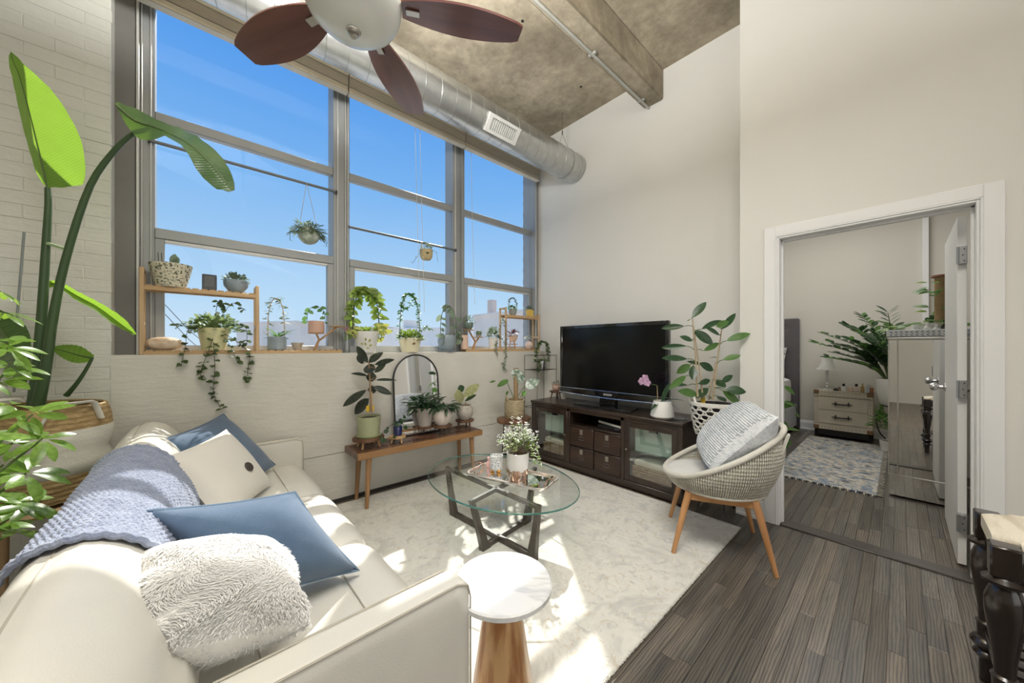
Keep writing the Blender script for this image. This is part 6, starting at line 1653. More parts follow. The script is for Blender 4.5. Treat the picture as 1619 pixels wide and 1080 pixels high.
part(MB().lathe([(0, 0), (0.032, 0), (0.035, 0.01), (0.035, 0.072), (0.026, 0.088), (0.014, 0.096), (0.013, 0.112), (0.016, 0.114), (0.016, 0.120), (0.011, 0.120), (0, 0.1)], cb, 22), 'bottle', M('cobalt_glass', (0.012, 0.02, 0.11), 0.08, spec=0.8), t)
ml = lmesh(g_dark, 0.8, 0.45)
vine_leaves(t, [[cb+Vector((0, 0, 0.115)), cb+Vector((0.02, -0.03, 0.13)), cb+Vector((0.03, -0.05, 0.06))], [cb+Vector((0, 0, 0.115)), cb+Vector((-0.03, -0.03, 0.09)), cb+Vector((-0.045, -0.045, 0.01))], [cb+Vector((0, 0, 0.115)), cb+Vector((0.06, -0.02, 0.155))], [cb+Vector((0, 0, 0.11)), cb+Vector((-0.08, -0.04, 0.10)), cb+Vector((-0.16, -0.06, 0.05)), cb+Vector((-0.17, -0.06, 0.0))]], 0.045, 0.042, ml, 50)
specs = [('round walnut stool with hairpin legs under the taupe pot', (1.596, 2.970, 0.547), 0.085, 0.08, 'taupe'), ('round walnut stool with hairpin legs under the white jug pot', (1.718, 2.870, 0.522), 0.09, 0.085, 'white'), ('round white-edged stool on thin dowel legs under the speckled pot', (2.015, 2.930, 0.517), 0.095, 0.085, 'speckled')]
for lab, p, rx, hh, kind in specs:
    c = Vector(p); c.z = BT
    slab_stool(lab, c, rx, rx*0.9, hh, 3 if kind == 'speckled' else 4, 0.018, hair=(kind != 'speckled'), seed=len(lab), legmat=m_walnut)
    cp = c+Vector((0, 0, hh+0.0008))
    if kind == 'taupe':
        t = thing('potted_foliage', 'bushy dark green plant in a tall taupe pot beside the mirror', 'potted plant', cp, 'plants on the bench')
        pot(t, cp, 0.092, 0.17, M('taupe_ceramic', (0.40, 0.36, 0.32), 0.6), 0.62)
        ml = lmesh(g_dark, 0.34, 0.5, curl=0.3); rs = random.Random(3)
        for k in range(80):
            a = rs.uniform(0, 2*PI); L_ = rs.uniform(0.08, 0.13); q = rs.uniform(0, 0.1)
            inst(ml, 'leaf', t, frame(cp+Vector((q*math.cos(a), q*math.sin(a)*0.7, 0.16+rs.uniform(0, .10))), (math.cos(a), math.sin(a)*0.7-.2, rs.uniform(-.5, 1.0)), (0, -0.2, 1), L_, L_, L_))
    elif kind == 'white':
        t = thing('potted_foliage', 'drooping dark foliage in a whitewashed jug pot with a small handle', 'potted plant', cp, 'plants on the bench')
        pot(t, cp, 0.085, 0.155, M('whitewashed_clay', (0.66, 0.58, 0.52), 0.8, bump=0.2, bscale=60), shape='round')
        part(MB().tube([cp+Vector((0.06, -0.03, 0.145)), cp+Vector((0.092, -0.045, 0.13)), cp+Vector((0.085, -0.04, 0.095))], 0.007, 7), 'handle', M('whitewashed_clay', (0, 0, 0)), t)
        ml = lmesh(g_dark, 0.30, 0.5, curl=0.35); rs = random.Random(8)
        for k in range(80):
            a = rs.uniform(0, 2*PI); L_ = rs.uniform(0.06, 0.11); q = rs.uniform(0, 0.12)
            inst(ml, 'leaf', t, frame(cp+Vector((0.03+q*math.cos(a), q*math.sin(a)*0.6, 0.15+rs.uniform(0, .05))), (math.cos(a), math.sin(a)*0.6-.2, rs.uniform(-.7, .4)), (0, -0.2, 1), L_, L_, L_))
    else:
        t = thing('variegated_plant', 'cream-edged rubber plant in a speckled oatmeal pot on the bench', 'potted plant', cp, 'plants on the bench')
        pot(t, cp, 0.085, 0.145, m_speck2, 0.8, shape='round')
        placed_leaves(t, VARI_LEAVES[:2], lmesh(g_vari, 0.55, 0.5, 0.1, 0.1, 8), 0.55)
        placed_leaves(t, VARI_LEAVES[2:], lmesh(g_dark, 0.55, 0.5, 0.1, 0.1, 8), 0.55)
        part(MB().tube([cp+Vector((0, 0, 0.12)), cp+Vector((0.01, 0, 0.17))], 0.006, 6), 'stem', m_bstem, t)

# ================================================================== MONSTERA ON A STUMP STOOL, CORNER STAND, CONSOLE PLANTS
c = Vector((2.50, 2.72, 0.0))
t = thing('stump_stool', 'live-edge slab stool beside the media console', 'stool', c)
part(MB().lathe([(0, 0.482), (0.15, 0.482), (0.175, 0.496), (0.18, 0.516), (0.172, 0.531), (0, 0.534)], c, 34, 1.12, 0.85, lambda a, z: 1+0.08*math.sin(3*a+1)+0.05*math.sin(7*a)), 'slab', m_walnut, t)
for a in (0.6, 2.4, 3.9, 5.6): part(MB().cyl(c+Vector((0.15*math.cos(a), 0.12*math.sin(a), 0.0145)), c+Vector((0.12*math.cos(a), 0.10*math.sin(a), 0.485)), 0.006, n=8), 'leg', m_blk, t)
cm = c+Vector((0, 0, 0.5345))
t = thing('marbled_monstera', 'white-marbled monstera with a moss pole in a seagrass basket', 'potted plant', cm)
part(MB().lathe([(0, 0), (0.095, 0), (0.103, 0.012), (0.108, 0.11), (0.104, 0.19), (0.098, 0.19), (0.098, 0.17), (0, 0.17)], cm, 30), 'basket', tex_weave('seagrass', (0.34, 0.27, 0.16), (0.50, 0.42, 0.27), 100), t)
for s_ in (-1, 1): part(MB().tube([cm+Vector((s_*0.104, -0.03, 0.175)), cm+Vector((s_*0.116, 0, 0.24)), cm+Vector((s_*0.104, 0.03, 0.175))], 0.006, 6), 'handle', M('seagrass', (0, 0, 0)), t)
part(MB().cyl(cm+Vector((0.02, 0, 0.16)), cm+Vector((0.02, 0, 0.52)), 0.024, n=14), 'moss_pole', M('coir', (0.36, 0.24, 0.13), 0.95, bump=0.8, bscale=120), t)
for q in (MON_STEM1, MON_STEM2, MON_STEM3): part(MB().tube(smooth_path([Vector(p) for p in q], 8), 0.004, 6), 'petiole', m_stem, t)
placed_leaves(t, MONSTERA_LEAVES[:2], lmesh(g_mons, 0.8, 0.4, 0.06, 0.12, 9, wave=0.1), 0.8, up=(-0.67, -0.74, 0.1)); placed_leaves(t, MONSTERA_LEAVES[2:], lmesh(g_mid, 0.4, 0.45, 0.1, 0.2, 8), 0.4)
# black wire stand in the corner with a silver pot
wx0, wx1, wy0, wy1 = 2.99, 3.335, 2.86, 3.07
t = thing('wire_plant_stand', 'thin black wire plant stand in the corner behind the console', 'plant stand', (3.16, 2.96, 0))
zt_ = 1.175
for x in (wx0, wx1):
    for y in (wy0, wy1): part(MB().cyl((x, y, 0.0005), (x, y, zt_), 0.0028, n=6), 'upright', m_blk, t)
for z in (zt_, 1.0, 0.55): part(MB().tube([(wx0, wy0, z), (wx1, wy0, z), (wx1, wy1, z), (wx0, wy1, z)], 0.0028, 6, closed=True), 'frame_ring', m_blk, t)
part(MB().bar((wx0, 2.90, 1.0), (wx1, 2.90, 1.0), 0.006, 0.006).bar((wx0, 3.0, 1.0), (wx1, 3.0, 1.0), 0.006, 0.006), 'cross_bar', m_blk, t)
cs = Vector((3.175, 2.955, 1.0045))
t = thing('ivy_hoop', 'ivy trained on a ring in a shiny silver pot in the corner', 'potted plant', cs)
part(MB().lathe([(0, 0), (0.05, 0), (0.055, 0.01), (0.056, 0.10), (0.052, 0.10), (0.05, 0.08), (0, 0.08)], cs, 26), 'pot', m_chrome, t)
hp = hoop(cs+Vector((0, 0, 0.09)), 0.22, 0.25, lean=-0.02)
part(MB().tube(hp, 0.003, 6), 'ring', m_dstem, t)
vines(t, [hp, [cs+Vector((-0.05, 0, 0.1)), cs+Vector((-0.09, -0.03, 0.05)), cs+Vector((-0.09, -0.03, -0.02))]], 0.011, 0.034, 0.026, leaf_mat('leaf_ivy', (0.06, 0.11, 0.04), (0.25, 0.30, 0.15), 0.45, 0.25), m_dstem, 60, pair=3)
bush(t, cs+Vector((0, -0.01, 0.09)), (0.09, 0.06, 0.03), 80, 0.028, 0.02, leaf_mat('leaf_ivy', (0, 0, 0), (0, 0, 0)), 61)
cf = Vector((3.17, 2.72, CZ+0.0945))
t = thing('face_pot', 'small pink clay pot with a painted face and trailing sprigs on the riser', 'potted plant', cf)
pot(t, cf, 0.05, 0.078, M('pink_clay', (0.66, 0.45, 0.36), 0.7), shape='round')
vd = Vector((-cf.x, -cf.y, 0)).normalized(); sd_ = Vector((-vd.y, vd.x, 0))
mb = MB()
for du in (-0.3, 0.3): mb.leaf(cf+(vd*math.cos(du)+sd_*math.sin(du))*0.051+Vector((0, 0, 0.045)), sd_, vd, 0.014, 0.006, 0, 0)
mb.leaf(cf+vd*0.0475+Vector((0, 0, 0.02))-sd_*0.012, sd_, vd, 0.024, 0.008, 0, 0)
part(mb, 'painted_face', M('brown_paint', (0.22, 0.08, 0.05), 0.7), t, kind='stuff')
bush(t, cf+Vector((0, 0, 0.078)), (0.07, 0.05, 0.025), 60, 0.022, 0.012, g_gray, 62)
cw = Vector((3.21, 2.655, CZ+0.0004))
t = thing('white_pot', 'plain white pot with a silvery plant between the riser and the television', 'potted plant', cw)
pot(t, cw, 0.042, 0.12, m_whitepot, 0.9, shape='cyl'); bush(t, cw+Vector((0, 0, 0.12)), (0.05, 0.045, 0.03), 50, 0.03, 0.014, g_gray, 63)
# orchid
co = Vector((2.955, 1.356, CZ+0.0004))
t = thing('potted_orchid', 'pink orchid in a flared white pot in front of the television', 'potted plant', co)
part(MB().lathe([(0, 0), (0.07, 0), (0.07, 0.012), (0, 0.012)], co, 32), 'base', m_tanpot, t)
part(MB().lathe([(0, 0.012), (0.085, 0.012), (0.096, 0.022), (0.095, 0.034), (0.070, 0.15), (0.065, 0.15), (0.063, 0.135), (0, 0.135)], co, 40), 'pot', m_pot, t)
ml = lmesh(g_dark, 0.26, 0.5, 0.2, 0.35, 8)
for d, L_ in (((-0.5, 0.9, 0.5), 0.15), ((0.3, -1, 0.45), 0.17), ((-0.9, 0.2, -0.1), 0.15), ((0.5, -0.7, -0.15), 0.16), ((-0.2, -0.4, 1.2), 0.16), ((0.9, 0.3, 0.4), 0.14), ((0.2, 0.9, -0.1), 0.13)):
    inst(ml, 'leaf', t, frame(co+Vector((0, 0, 0.145)), d, (0, 0, 1) if abs(d[2]) < 1 else (-1, 0, 0), L_, L_, L_))
cs1 = co+Vector((-0.02, 0.03, 0.14)); tip_ = co+Vector((-0.02, 0.035, 0.275))
part(MB().cyl(cs1, tip_, 0.003, n=6), 'stake', m_pinev, t)
arcp = smooth_path([tip_-Vector((0, 0, 0.06)), tip_, tip_+Vector((0.0, 0.05, 0.01)), tip_+Vector((0, 0.11, 0.03))], 10)
part(MB().tube(arcp, 0.0025, 6), 'flower_stem', m_stem, t)
m_petal = leaf_mat('orchid_petal', (0.52, 0.25, 0.45), (0.78, 0.58, 0.74), 0.5, 0.3, vscale=40, tcol=(0.8, 0.5, 0.75))
pm = lmesh(m_petal, 0.85, 0.55, 0.05, 0.1, 6)
for k, q in enumerate((arcp[-1]+Vector((-0.015, 0.02, 0.0)), arcp[-3]+Vector((-0.02, 0.0, 0.005)), arcp[-1]+Vector((-0.01, -0.01, 0.03)))):
    for j in range(5):
        a = 2*PI*j/5+k*0.5; d = Vector((-0.25, math.cos(a), math.sin(a)))
        inst(pm, 'petal', t, frame(q, d, (-1, -0.3, 0.2), 0.036, 0.036, 0.036))
solo(MB().lathe([(0, 0), (0.055, 0), (0.065, 0.01), (0.062, 0.012), (0.05, 0.004), (0, 0.004)], Vector((3.02, 1.235, CZ+0.0004)), 26), 'small_dish', glass('dish_glass', (0.75, 0.78, 0.80), fac=1.0, base=0.1), 'small clear glass dish on the end of the console', 'dish', (3.02, 1.235, CZ))

# ================================================================== FICUS IN THE WHITE BASKET
fc = Vector((3.045, 0.972, 0.575))
st_ = thing('metal_plant_stand', 'black wrought metal stand under the white rope basket', 'plant stand', (fc.x, fc.y, 0))
part(MB().tube([(fc.x+0.115*math.cos(2*PI*k/28), fc.y+0.115*math.sin(2*PI*k/28), 0.565) for k in range(28)], 0.006, 6, closed=True), 'ring', m_blk, st_)
part(MB().bar((fc.x-0.115, fc.y, 0.565), (fc.x+0.115, fc.y, 0.565), 0.01, 0.008), 'cross_bar', m_blk, st_)
for k in range(4):
    a = PI/4+k*PI/2; ca, sa = math.cos(a), math.sin(a)
    part(MB().tube(smooth_path([(fc.x+0.115*ca, fc.y+0.115*sa, 0.565), (fc.x+0.07*ca, fc.y+0.07*sa, 0.40), (fc.x+0.09*ca, fc.y+0.09*sa, 0.18), (fc.x+0.14*ca, fc.y+0.14*sa, 0.006)], 14), 0.006, 6), 'leg', m_blk, st_)
part(MB().tube([(fc.x+0.085*math.cos(2*PI*k/24), fc.y+0.085*math.sin(2*PI*k/24), 0.20) for k in range(24)], 0.005, 6, closed=True), 'lower_ring', m_blk, st_)
fic = thing('ficus_plant', 'tall twin-stemmed ficus in an open-weave white rope basket beside the console', 'potted plant', fc)
m_wrope = M('white_cotton_rope', (0.78, 0.76, 0.70), 0.9, bump=0.4, bscale=150)
BH = 0.262
def bas_r(z): return 0.133+0.050*min(1, (z/BH))**0.7
part(MB().lathe([(0, 0.012), (0.118, 0.012), (bas_r(0.13)-0.02, 0.13), (bas_r(BH)-0.016, BH-0.012), (bas_r(BH)-0.022, BH-0.012), (0.10, 0.2), (0, 0.2)], fc, 30), 'inner_pot', m_blk, fic)
nr = 8
for k in range(nr):
    z = 0.012+k*(BH-0.03)/(nr-1)
    part(MB().tube([(fc.x+bas_r(z)*math.cos(2*PI*j/72), fc.y+bas_r(z)*math.sin(2*PI*j/72), fc.z+z+0.0045*math.sin(2*PI*j/72*14+k*PI)) for j in range(72)], 0.0062, 6, closed=True), 'rope_coil', m_wrope, fic)
zz = MB()
for k in range(nr-1):
    z0 = 0.012+k*(BH-0.03)/(nr-1); z1 = 0.012+(k+1)*(BH-0.03)/(nr-1)
    for j in range(14):
        a0 = 2*PI*(j+0.5*(k % 2))/14; a1 = 2*PI*(j+0.5*(k % 2)+0.22)/14; a2 = 2*PI*(j+0.5*(k % 2)+0.5)/14
        zz.tube([(fc.x+(bas_r(z0)+.002)*math.cos(a0), fc.y+(bas_r(z0)+.002)*math.sin(a0), fc.z+z0), (fc.x+(bas_r(z1)+.002)*math.cos(a1), fc.y+(bas_r(z1)+.002)*math.sin(a1), fc.z+z1)], 0.007, 5)
        zz.tube([(fc.x+(bas_r(z1)+.002)*math.cos(a1), fc.y+(bas_r(z1)+.002)*math.sin(a1), fc.z+z1), (fc.x+(bas_r(z0)+.002)*math.cos(a2), fc.y+(bas_r(z0)+.002)*math.sin(a2), fc.z+z0)], 0.0045, 5)
part(zz, 'rope_lacing', m_wrope, fic, kind='stuff')
for k in range(3): part(MB().tube([(fc.x+(bas_r(BH)+0.001)*math.cos(2*PI*j/60), fc.y+(bas_r(BH)+0.001)*math.sin(2*PI*j/60), fc.z+BH-0.014+k*0.010) for j in range(60)], 0.006, 6, closed=True), 'rim_coil', m_wrope, fic)
for s_ in (1, -1):
    vx_ = Vector((0.741, -0.671, 0))*s_; px_ = Vector((0.671, 0.741, 0))
    part(MB().tube([fc+vx_*0.182+px_*0.03+Vector((0, 0, BH)), fc+vx_*0.195+px_*0.02+Vector((0, 0, BH+0.05)), fc+vx_*0.185-px_*0.02+Vector((0, 0, BH+0.055)), fc+vx_*0.178-px_*0.04+Vector((0, 0, BH))], 0.009, 7), 'handle', m_wrope, fic)
trs = []
off_ = Vector((0.018, -0.012, 0))
for q, rr_ in ((FICUS_TRUNK1, 0.0095), (FICUS_TRUNK2, 0.008), (FICUS_TRUNK3, 0.0095), (FICUS_TRUNK4, 0.008)):
    pts = smooth_path([Vector(p) for p in q], 12); trs += pts
    part(MB().tube(pts, [rr_*(1-0.045*k) for k in range(13)], 8), 'trunk', M('pale_bark', (0.42, 0.33, 0.21), 0.8, bump=0.3, bscale=60), fic)
placed_leaves(fic, FICUS_LEAVES, [lmesh(g_dark, 0.42, 0.5, 0.14, 0.10, 9), lmesh(g_mid, 0.42, 0.5, 0.10, 0.16, 9), lmesh(g_dark, 0.42, 0.52, 0.18, 0.05, 9)], 0.42, petiole=m_stem, trunk=trs)
part(MB().cbox(fc+Vector((-0.075, 0.05, BH-0.01)), fc+Vector((-0.072, 0.085, BH+0.045)), 0.001), 'yellow_tag', M('yellow_card', (0, 0, 0)), fic)

# ================================================================== BIRD OF PARADISE IN THE BIG BASKET
bc = Vector((-0.56, 2.775, 0.0))
st_ = thing('basket_stand', 'low wooden stand lifting the big plant basket behind the sofa', 'plant stand', bc)
part(MB().lathe([(0, 0.50), (0.20, 0.50), (0.21, 0.515), (0.20, 0.53), (0, 0.53)], bc, 30), 'top', m_pine, st_)
for a in (0.8, 2.4, 3.9, 5.5): part(MB().cyl(bc+Vector((0.16*math.cos(a), 0.16*math.sin(a), 0.0005)), bc+Vector((0.15*math.cos(a), 0.15*math.sin(a), 0.50)), 0.014, n=10), 'leg', m_pinev, st_)
bb = bc+Vector((0, 0, 0.531))
bop = thing('bird_of_paradise', 'tall bird of paradise plant in a brown and white belly basket behind the sofa', 'potted plant', bb)
m_jute = tex_weave('golden_seagrass', (0.30, 0.20, 0.085), (0.46, 0.33, 0.16), 80)
m_wcord = M('white_corded_band', (0.66, 0.65, 0.58), 0.8, bump=0.5, bscale=60, stretch=(1, 1, 6))
prof = [(0.15, 0.0), (0.205, 0.02), (0.225, 0.08), (0.228, 0.14)]
wb = lambda a, z: 1+0.02*math.sin(3*a+z*20)+0.012*math.sin(5*a+2)
part(MB().lathe([(0, 0)]+prof+[(0.222, 0.14), (0, 0.135)], bb, 48, wob=wb), 'lower_band', m_jute, bop)
part(MB().lathe([(0.226, 0.14), (0.243, 0.165), (0.247, 0.20), (0.232, 0.235), (0.240, 0.27), (0.245, 0.31), (0.238, 0.35), (0.23, 0.35), (0.22, 0.25), (0.218, 0.15)], bb, 48, wob=wb), 'white_band', m_wcord, bop)
part(MB().lathe([(0.238, 0.35), (0.234, 0.40), (0.225, 0.455), (0.218, 0.462), (0.210, 0.455), (0.222, 0.40), (0.226, 0.35)], bb, 48, wob=wb), 'upper_band', m_jute, bop)
part(MB().lathe([(0, 0.36), (0.222, 0.36)], bb, 28), 'soil', m_soil, bop)
for a0 in (math.radians(-52), math.radians(128)):
    rr_ = 0.232
    pts = []
    for k in range(13):
        a = a0+(k/12-0.5)*0.85; up_ = 0.39+0.09*min(1, min(k, 12-k)/2.2)
        pts.append(bb+Vector(((rr_+0.014)*math.cos(a), (rr_+0.014)*math.sin(a), up_)))
    part(MB().tube(pts, 0.015, 8, flat=0.4), 'handle', M('white_webbing', (0.74, 0.72, 0.66), 0.8), bop)
def blade_part(rows, mat, name='leaf'):
    """big paddle leaf from rows of (edge, rib, edge); each row resampled to nine points and ribbed"""
    R = []
    m = len(rows)
    e1 = smooth_path([r[0] for r in rows], 26); rb = smooth_path([r[1] for r in rows], 26); e2 = smooth_path([r[2] for r in rows], 26)
    for i in range(27):
        row = []
        for k in range(9):
            f = k/4-1
            p = rb[i].lerp(e1[i], -f) if f < 0 else rb[i].lerp(e2[i], f)
            p = p+Vector((0, 0.0035*math.sin(i*1.9+abs(f)*3)*abs(f), 0.002*math.sin(i*2.4)*abs(f)))
            row.append(p)
        R.append(row)
    mb = MB(); mb.v = [tuple(p) for r in R for p in r]
    mb.f = [(i*9+k, i*9+k+1, i*9+k+10, i*9+k+9) for i in range(26) for k in range(8)]
    o = part(mb, name, mat, bop, ang=80)
    part(MB().tube(rb, [0.005*(1-0.03*k) for k in range(27)], 6), 'midrib', m_stem, o)
    return o
blade_part(BOP_A, g_bop); blade_part(BOP_B, g_bopd); blade_part(BOP_C, g_bop); blade_part(BOP_D, g_bop); blade_part(BOP_E, g_bopd)
m_bstalk = M('paddle_stalk', (0.045, 0.085, 0.03), 0.45)
def stalk(pts, r0, r1):
    sp = smooth_path([Vector(p) for p in pts], 24); part(MB().tube(sp, [r0+(r1-r0)*(k/24)**0.6 for k in range(25)], 10), 'stalk', m_bstalk, bop)
stalk(BOP_STEM_A, 0.027, 0.010); stalk(BOP_STEM_B, 0.024, 0.008); stalk(BOP_STEM_D, 0.012, 0.006)
part(MB().tube([Vector(p) for p in BOP_STAKE], 0.005, 6), 'stake', M('grey_stake', (0.25, 0.28, 0.27), 0.6), bop)
a_, b_ = Vector(BOP_STEM_A[3]), Vector(BOP_STEM_B[3])
part(MB().bar(a_+(a_-b_)*0.1+Vector((0, 0, 0.05)), b_+(b_-a_)*0.1+Vector((0, 0, 0.03)), 0.012, 0.012), 'plant_tie', M('green_tie', (0.35, 0.48, 0.25), 0.7), bop)

# ================================================================== SCHEFFLERA at the left edge
sb = Vector((-0.78, 1.62, 0.0))
sch = thing('umbrella_plant', 'bright yellow-green umbrella plant at the left edge behind the sofa', 'potted plant', sb)
pot(sch, sb+Vector((0, 0, 0.0005)), 0.15, 0.28, m_whitepot, 0.8)
ml = lmesh(g_sch, 0.36, 0.55, 0.12, 0.22, 7)
rs = random.Random(33)
hub = sb+Vector((0.05, 0.05, 0.27))
for (p, sz) in SCHEFF:
    p = Vector(p)
    part(MB().tube(smooth_path([hub, (hub+p)/2+Vector((-0.06, 0.02, 0.05)), p], 10), [0.008-0.0005*k for k in range(11)], 6), 'stem', m_stem, sch)
    n_ = 8
    axis = Vector((rs.uniform(-.2, .6), rs.uniform(-.7, .1), 1)).normalized()
    x_ = axis.orthogonal().normalized(); y_ = axis.cross(x_)
    for k in range(n_):
        a = 2*PI*k/n_+rs.uniform(-.2, .2); L_ = sz*rs.uniform(0.85, 1.25)
        d = x_*math.cos(a)+y_*math.sin(a)+axis*rs.uniform(-0.35, 0.25)
        inst(ml, 'leaf', sch, frame(p+d*0.012, d, axis, L_, L_, L_))

# ================================================================== BEDROOM seen through the door
m_greyfab = M('grey_upholstery', (0.105, 0.095, 0.10), 0.8, var=0.05, bump=0.2, bscale=300, sheen=0.4)
m_linen = M('white_bedding', (0.80, 0.79, 0.77), 0.9, bump=0.2, bscale=20)
bed = thing('upholstered_bed', 'grey upholstered bed with a tall tufted headboard beyond the doorway', 'bed', (6.0, 1.85, 0))
BY_ = 1.04
def hb(u, v):
    """tufted front of the headboard"""
    y = BY_+0.01+u*1.55; z = 0.25+v*1.46; d = 0.0
    for r in range(7):
        for c in range(6):
            ty = BY_+0.18+c*0.27+(0.135 if r % 2 else 0); tz = 1.58-r*0.20
            q = ((y-ty)/0.045)**2+((z-tz)/0.045)**2
            if q < 12: d += 0.022*math.exp(-q)
    return (6.93+d, y, z)
part(MB().cbox((6.945, BY_, 0.02), (7.03, BY_+1.6, 1.725), 0.02), 'headboard', m_greyfab, bed)
pn = part(MB().surf(hb, 90, 84), 'tufted_panel', m_greyfab, bed, ang=80)
mb = MB()
for r in range(7):
    for c in range(6): mb.ball((6.945, BY_+0.18+c*0.27+(0.135 if r % 2 else 0), 1.58-r*0.20), 0.012, n=8, m=5)
part(mb, 'tufting_buttons', m_greyfab, pn, kind='stuff')
part(MB().cbox((4.95, BY_+0.03, 0.06), (6.93, BY_+0.09, 0.40), 0.015), 'side_rail', m_greyfab, bed)
part(MB().cbox((4.95, BY_+0.09, 0.06), (5.01, BY_+1.55, 0.40), 0.015), 'foot_rail', m_greyfab, bed)
part(MB().cbox((5.02, BY_+0.10, 0.30), (6.92, BY_+1.52, 0.58), 0.06), 'mattress', m_linen, bed)
part(rslab(5.0, 6.90, BY_+0.08, BY_+1.54, 0.42, 0.80, 0.10, bul=0.03), 'duvet', m_linen, bed)
m_leop = speckle('black_white_print', (0.66, 0.65, 0.62), (0.03, 0.03, 0.03), 60, 0.46, 0.52)
t = thing('bed_pillow', 'black and white patterned pillow against the headboard', 'pillow', (6.78, 1.42, 0.82))
mb = MB(); pillow(mb, (6.88, BY_+0.14, 1.27), (6.88, BY_+0.60, 1.27), (6.70, BY_+0.60, 0.86), 0.14, n=12); part(mb, 'cover', m_leop, t, ang=75)

# nightstand like a travel trunk
m_ivory = M('ivory_canvas', (0.55, 0.50, 0.40), 0.6, bump=0.15, bscale=260)
m_tanl = M('tan_leather_corner', (0.18, 0.10, 0.045), 0.5)
m_iron = M('dark_iron', (0.018, 0.016, 0.015), 0.45, metal=0.4)
NX, NXB, NY0, NY1, NZ0, NZ1 = 6.60, 6.985, 0.235, 0.825, 0.115, 0.662
ns = thing('trunk_nightstand', 'ivory trunk-style nightstand with two drawers and iron strap handles', 'nightstand', (6.8, 0.53, 0))
part(MB().cbox((NX+0.01, NY0, NZ0), (NXB, NY1, 0.575), 0.004), 'body', m_ivory, ns)
part(MB().cbox((NX+0.004, NY0-0.003, 0.578), (NXB, NY1+0.003, NZ1), 0.006), 'lid', m_ivory, ns)
part(MB().cbox((NX+0.02, NY0+0.02, 0.03), (NXB-0.02, NY1-0.02, NZ0), 0.004), 'base', m_iron, ns)
for x in (NX+0.02, NXB-0.05):
    for y in (NY0+0.005, NY1-0.035): part(MB().cbox((x, y, 0.0005), (x+0.03, y+0.03, NZ0+0.003), 0.003), 'leg', m_iron, ns)
for z0, z1 in ((0.395, 0.565), (0.205, 0.385)):
    d = part(MB().cbox((NX+0.001, NY0+0.045, z0), (NX+0.014, NY1-0.045, z1), 0.003), 'drawer', m_ivory, ns)
    zm = (z0+z1)/2+0.01; ym = (NY0+NY1)/2
    part(MB().tube([(NX-0.012, ym-0.105, zm), (NX-0.018, ym-0.06, zm-0.004), (NX-0.02, ym, zm-0.007), (NX-0.018, ym+0.06, zm-0.004), (NX-0.012, ym+0.105, zm)], [0.003, 0.009, 0.008, 0.009, 0.003], 8), 'strap_handle', m_iron, d)
    for s_ in (-1, 1): part(MB().cbox((NX-0.018, ym+s_*0.065-0.006, zm-0.026), (NX+0.002, ym+s_*0.065+0.006, zm+0.026), 0.003), 'handle_mount', m_iron, d)
for y in (NY0, NY1-0.05):
    for z in (NZ0, NZ1-0.052): part(MB().cbox((NX-0.001, y-0.004, z), (NX+0.05, y+0.054, z+0.055), 0.004), 'corner_guard', m_tanl, ns)
nl = MB()
for z in (0.59, 0.645, 0.15):
    for k in range(14): nl.ball((NX+0.003 if z > 0.5 else NX+0.010, NY0+0.04+k*(NY1-NY0-0.08)/13, z), 0.0055, n=6, m=4)
for y in (NY0+0.022, NY1-0.022):
    for k in range(9): nl.ball((NX+0.010, y, 0.20+k*0.044), 0.0055, n=6, m=4)
part(nl, 'nail_heads', m_tanl, ns, kind='stuff')
lc = Vector((6.80, 0.705, NZ1+0.0005))
lm = thing('table_lamp', 'small crystal-stem table lamp with a white bell shade on the nightstand', 'lamp', lc)
m_cry = M('clear_crystal', (0.75, 0.76, 0.77), 0.06, spec=0.9, metal=0.3)
part(MB().lathe([(0, 0), (0.055, 0), (0.055, 0.012), (0.02, 0.02), (0, 0.02)], lc, 20), 'base', m_cry, lm)
mb = MB()
for k in range(6): mb.ball(lc+Vector((0, 0, 0.045+k*0.042)), 0.021, 0.021, 0.022, 12, 8)
part(mb, 'crystal_stem', m_cry, lm)
part(MB().lathe([(0.125, 0.29), (0.09, 0.33), (0.07, 0.39), (0.062, 0.475), (0.058, 0.475), (0.066, 0.39), (0.086, 0.33), (0.12, 0.29)], lc, 28), 'shade', M('white_shade', (0.86, 0.85, 0.82), 0.9, sss=0.0), lm)
cols = [((0.72, 0.70, 0.66), (0.01, 0.01, 0.012)), ((0.75, 0.55, 0.42), (0.80, 0.80, 0.78)), ((0.80, 0.65, 0.60), (0.01, 0.01, 0.012)), ((0.45, 0.28, 0.10), (0.6, 0.5, 0.2)), ((0.65, 0.70, 0.76), (0.75, 0.76, 0.78)), ((0.45, 0.16, 0.06), (0.75, 0.7, 0.6)), ((0.02, 0.02, 0.025), (0.02, 0.02, 0.02)), ((0.35, 0.22, 0.12), (0.1, 0.08, 0.07))]
descr = ['white label bottle with a black cap', 'peach bottle with a clear cap', 'blush bottle with a black cap', 'slim amber bottle with a gold cap', 'pale blue bottle with a silver cap', 'reddish-brown bottle with a cream cap', 'short black jar', 'small brown bottle']
ypos = [0.52, 0.455, 0.395, 0.335, 0.285, 0.255, 0.60, 0.565]
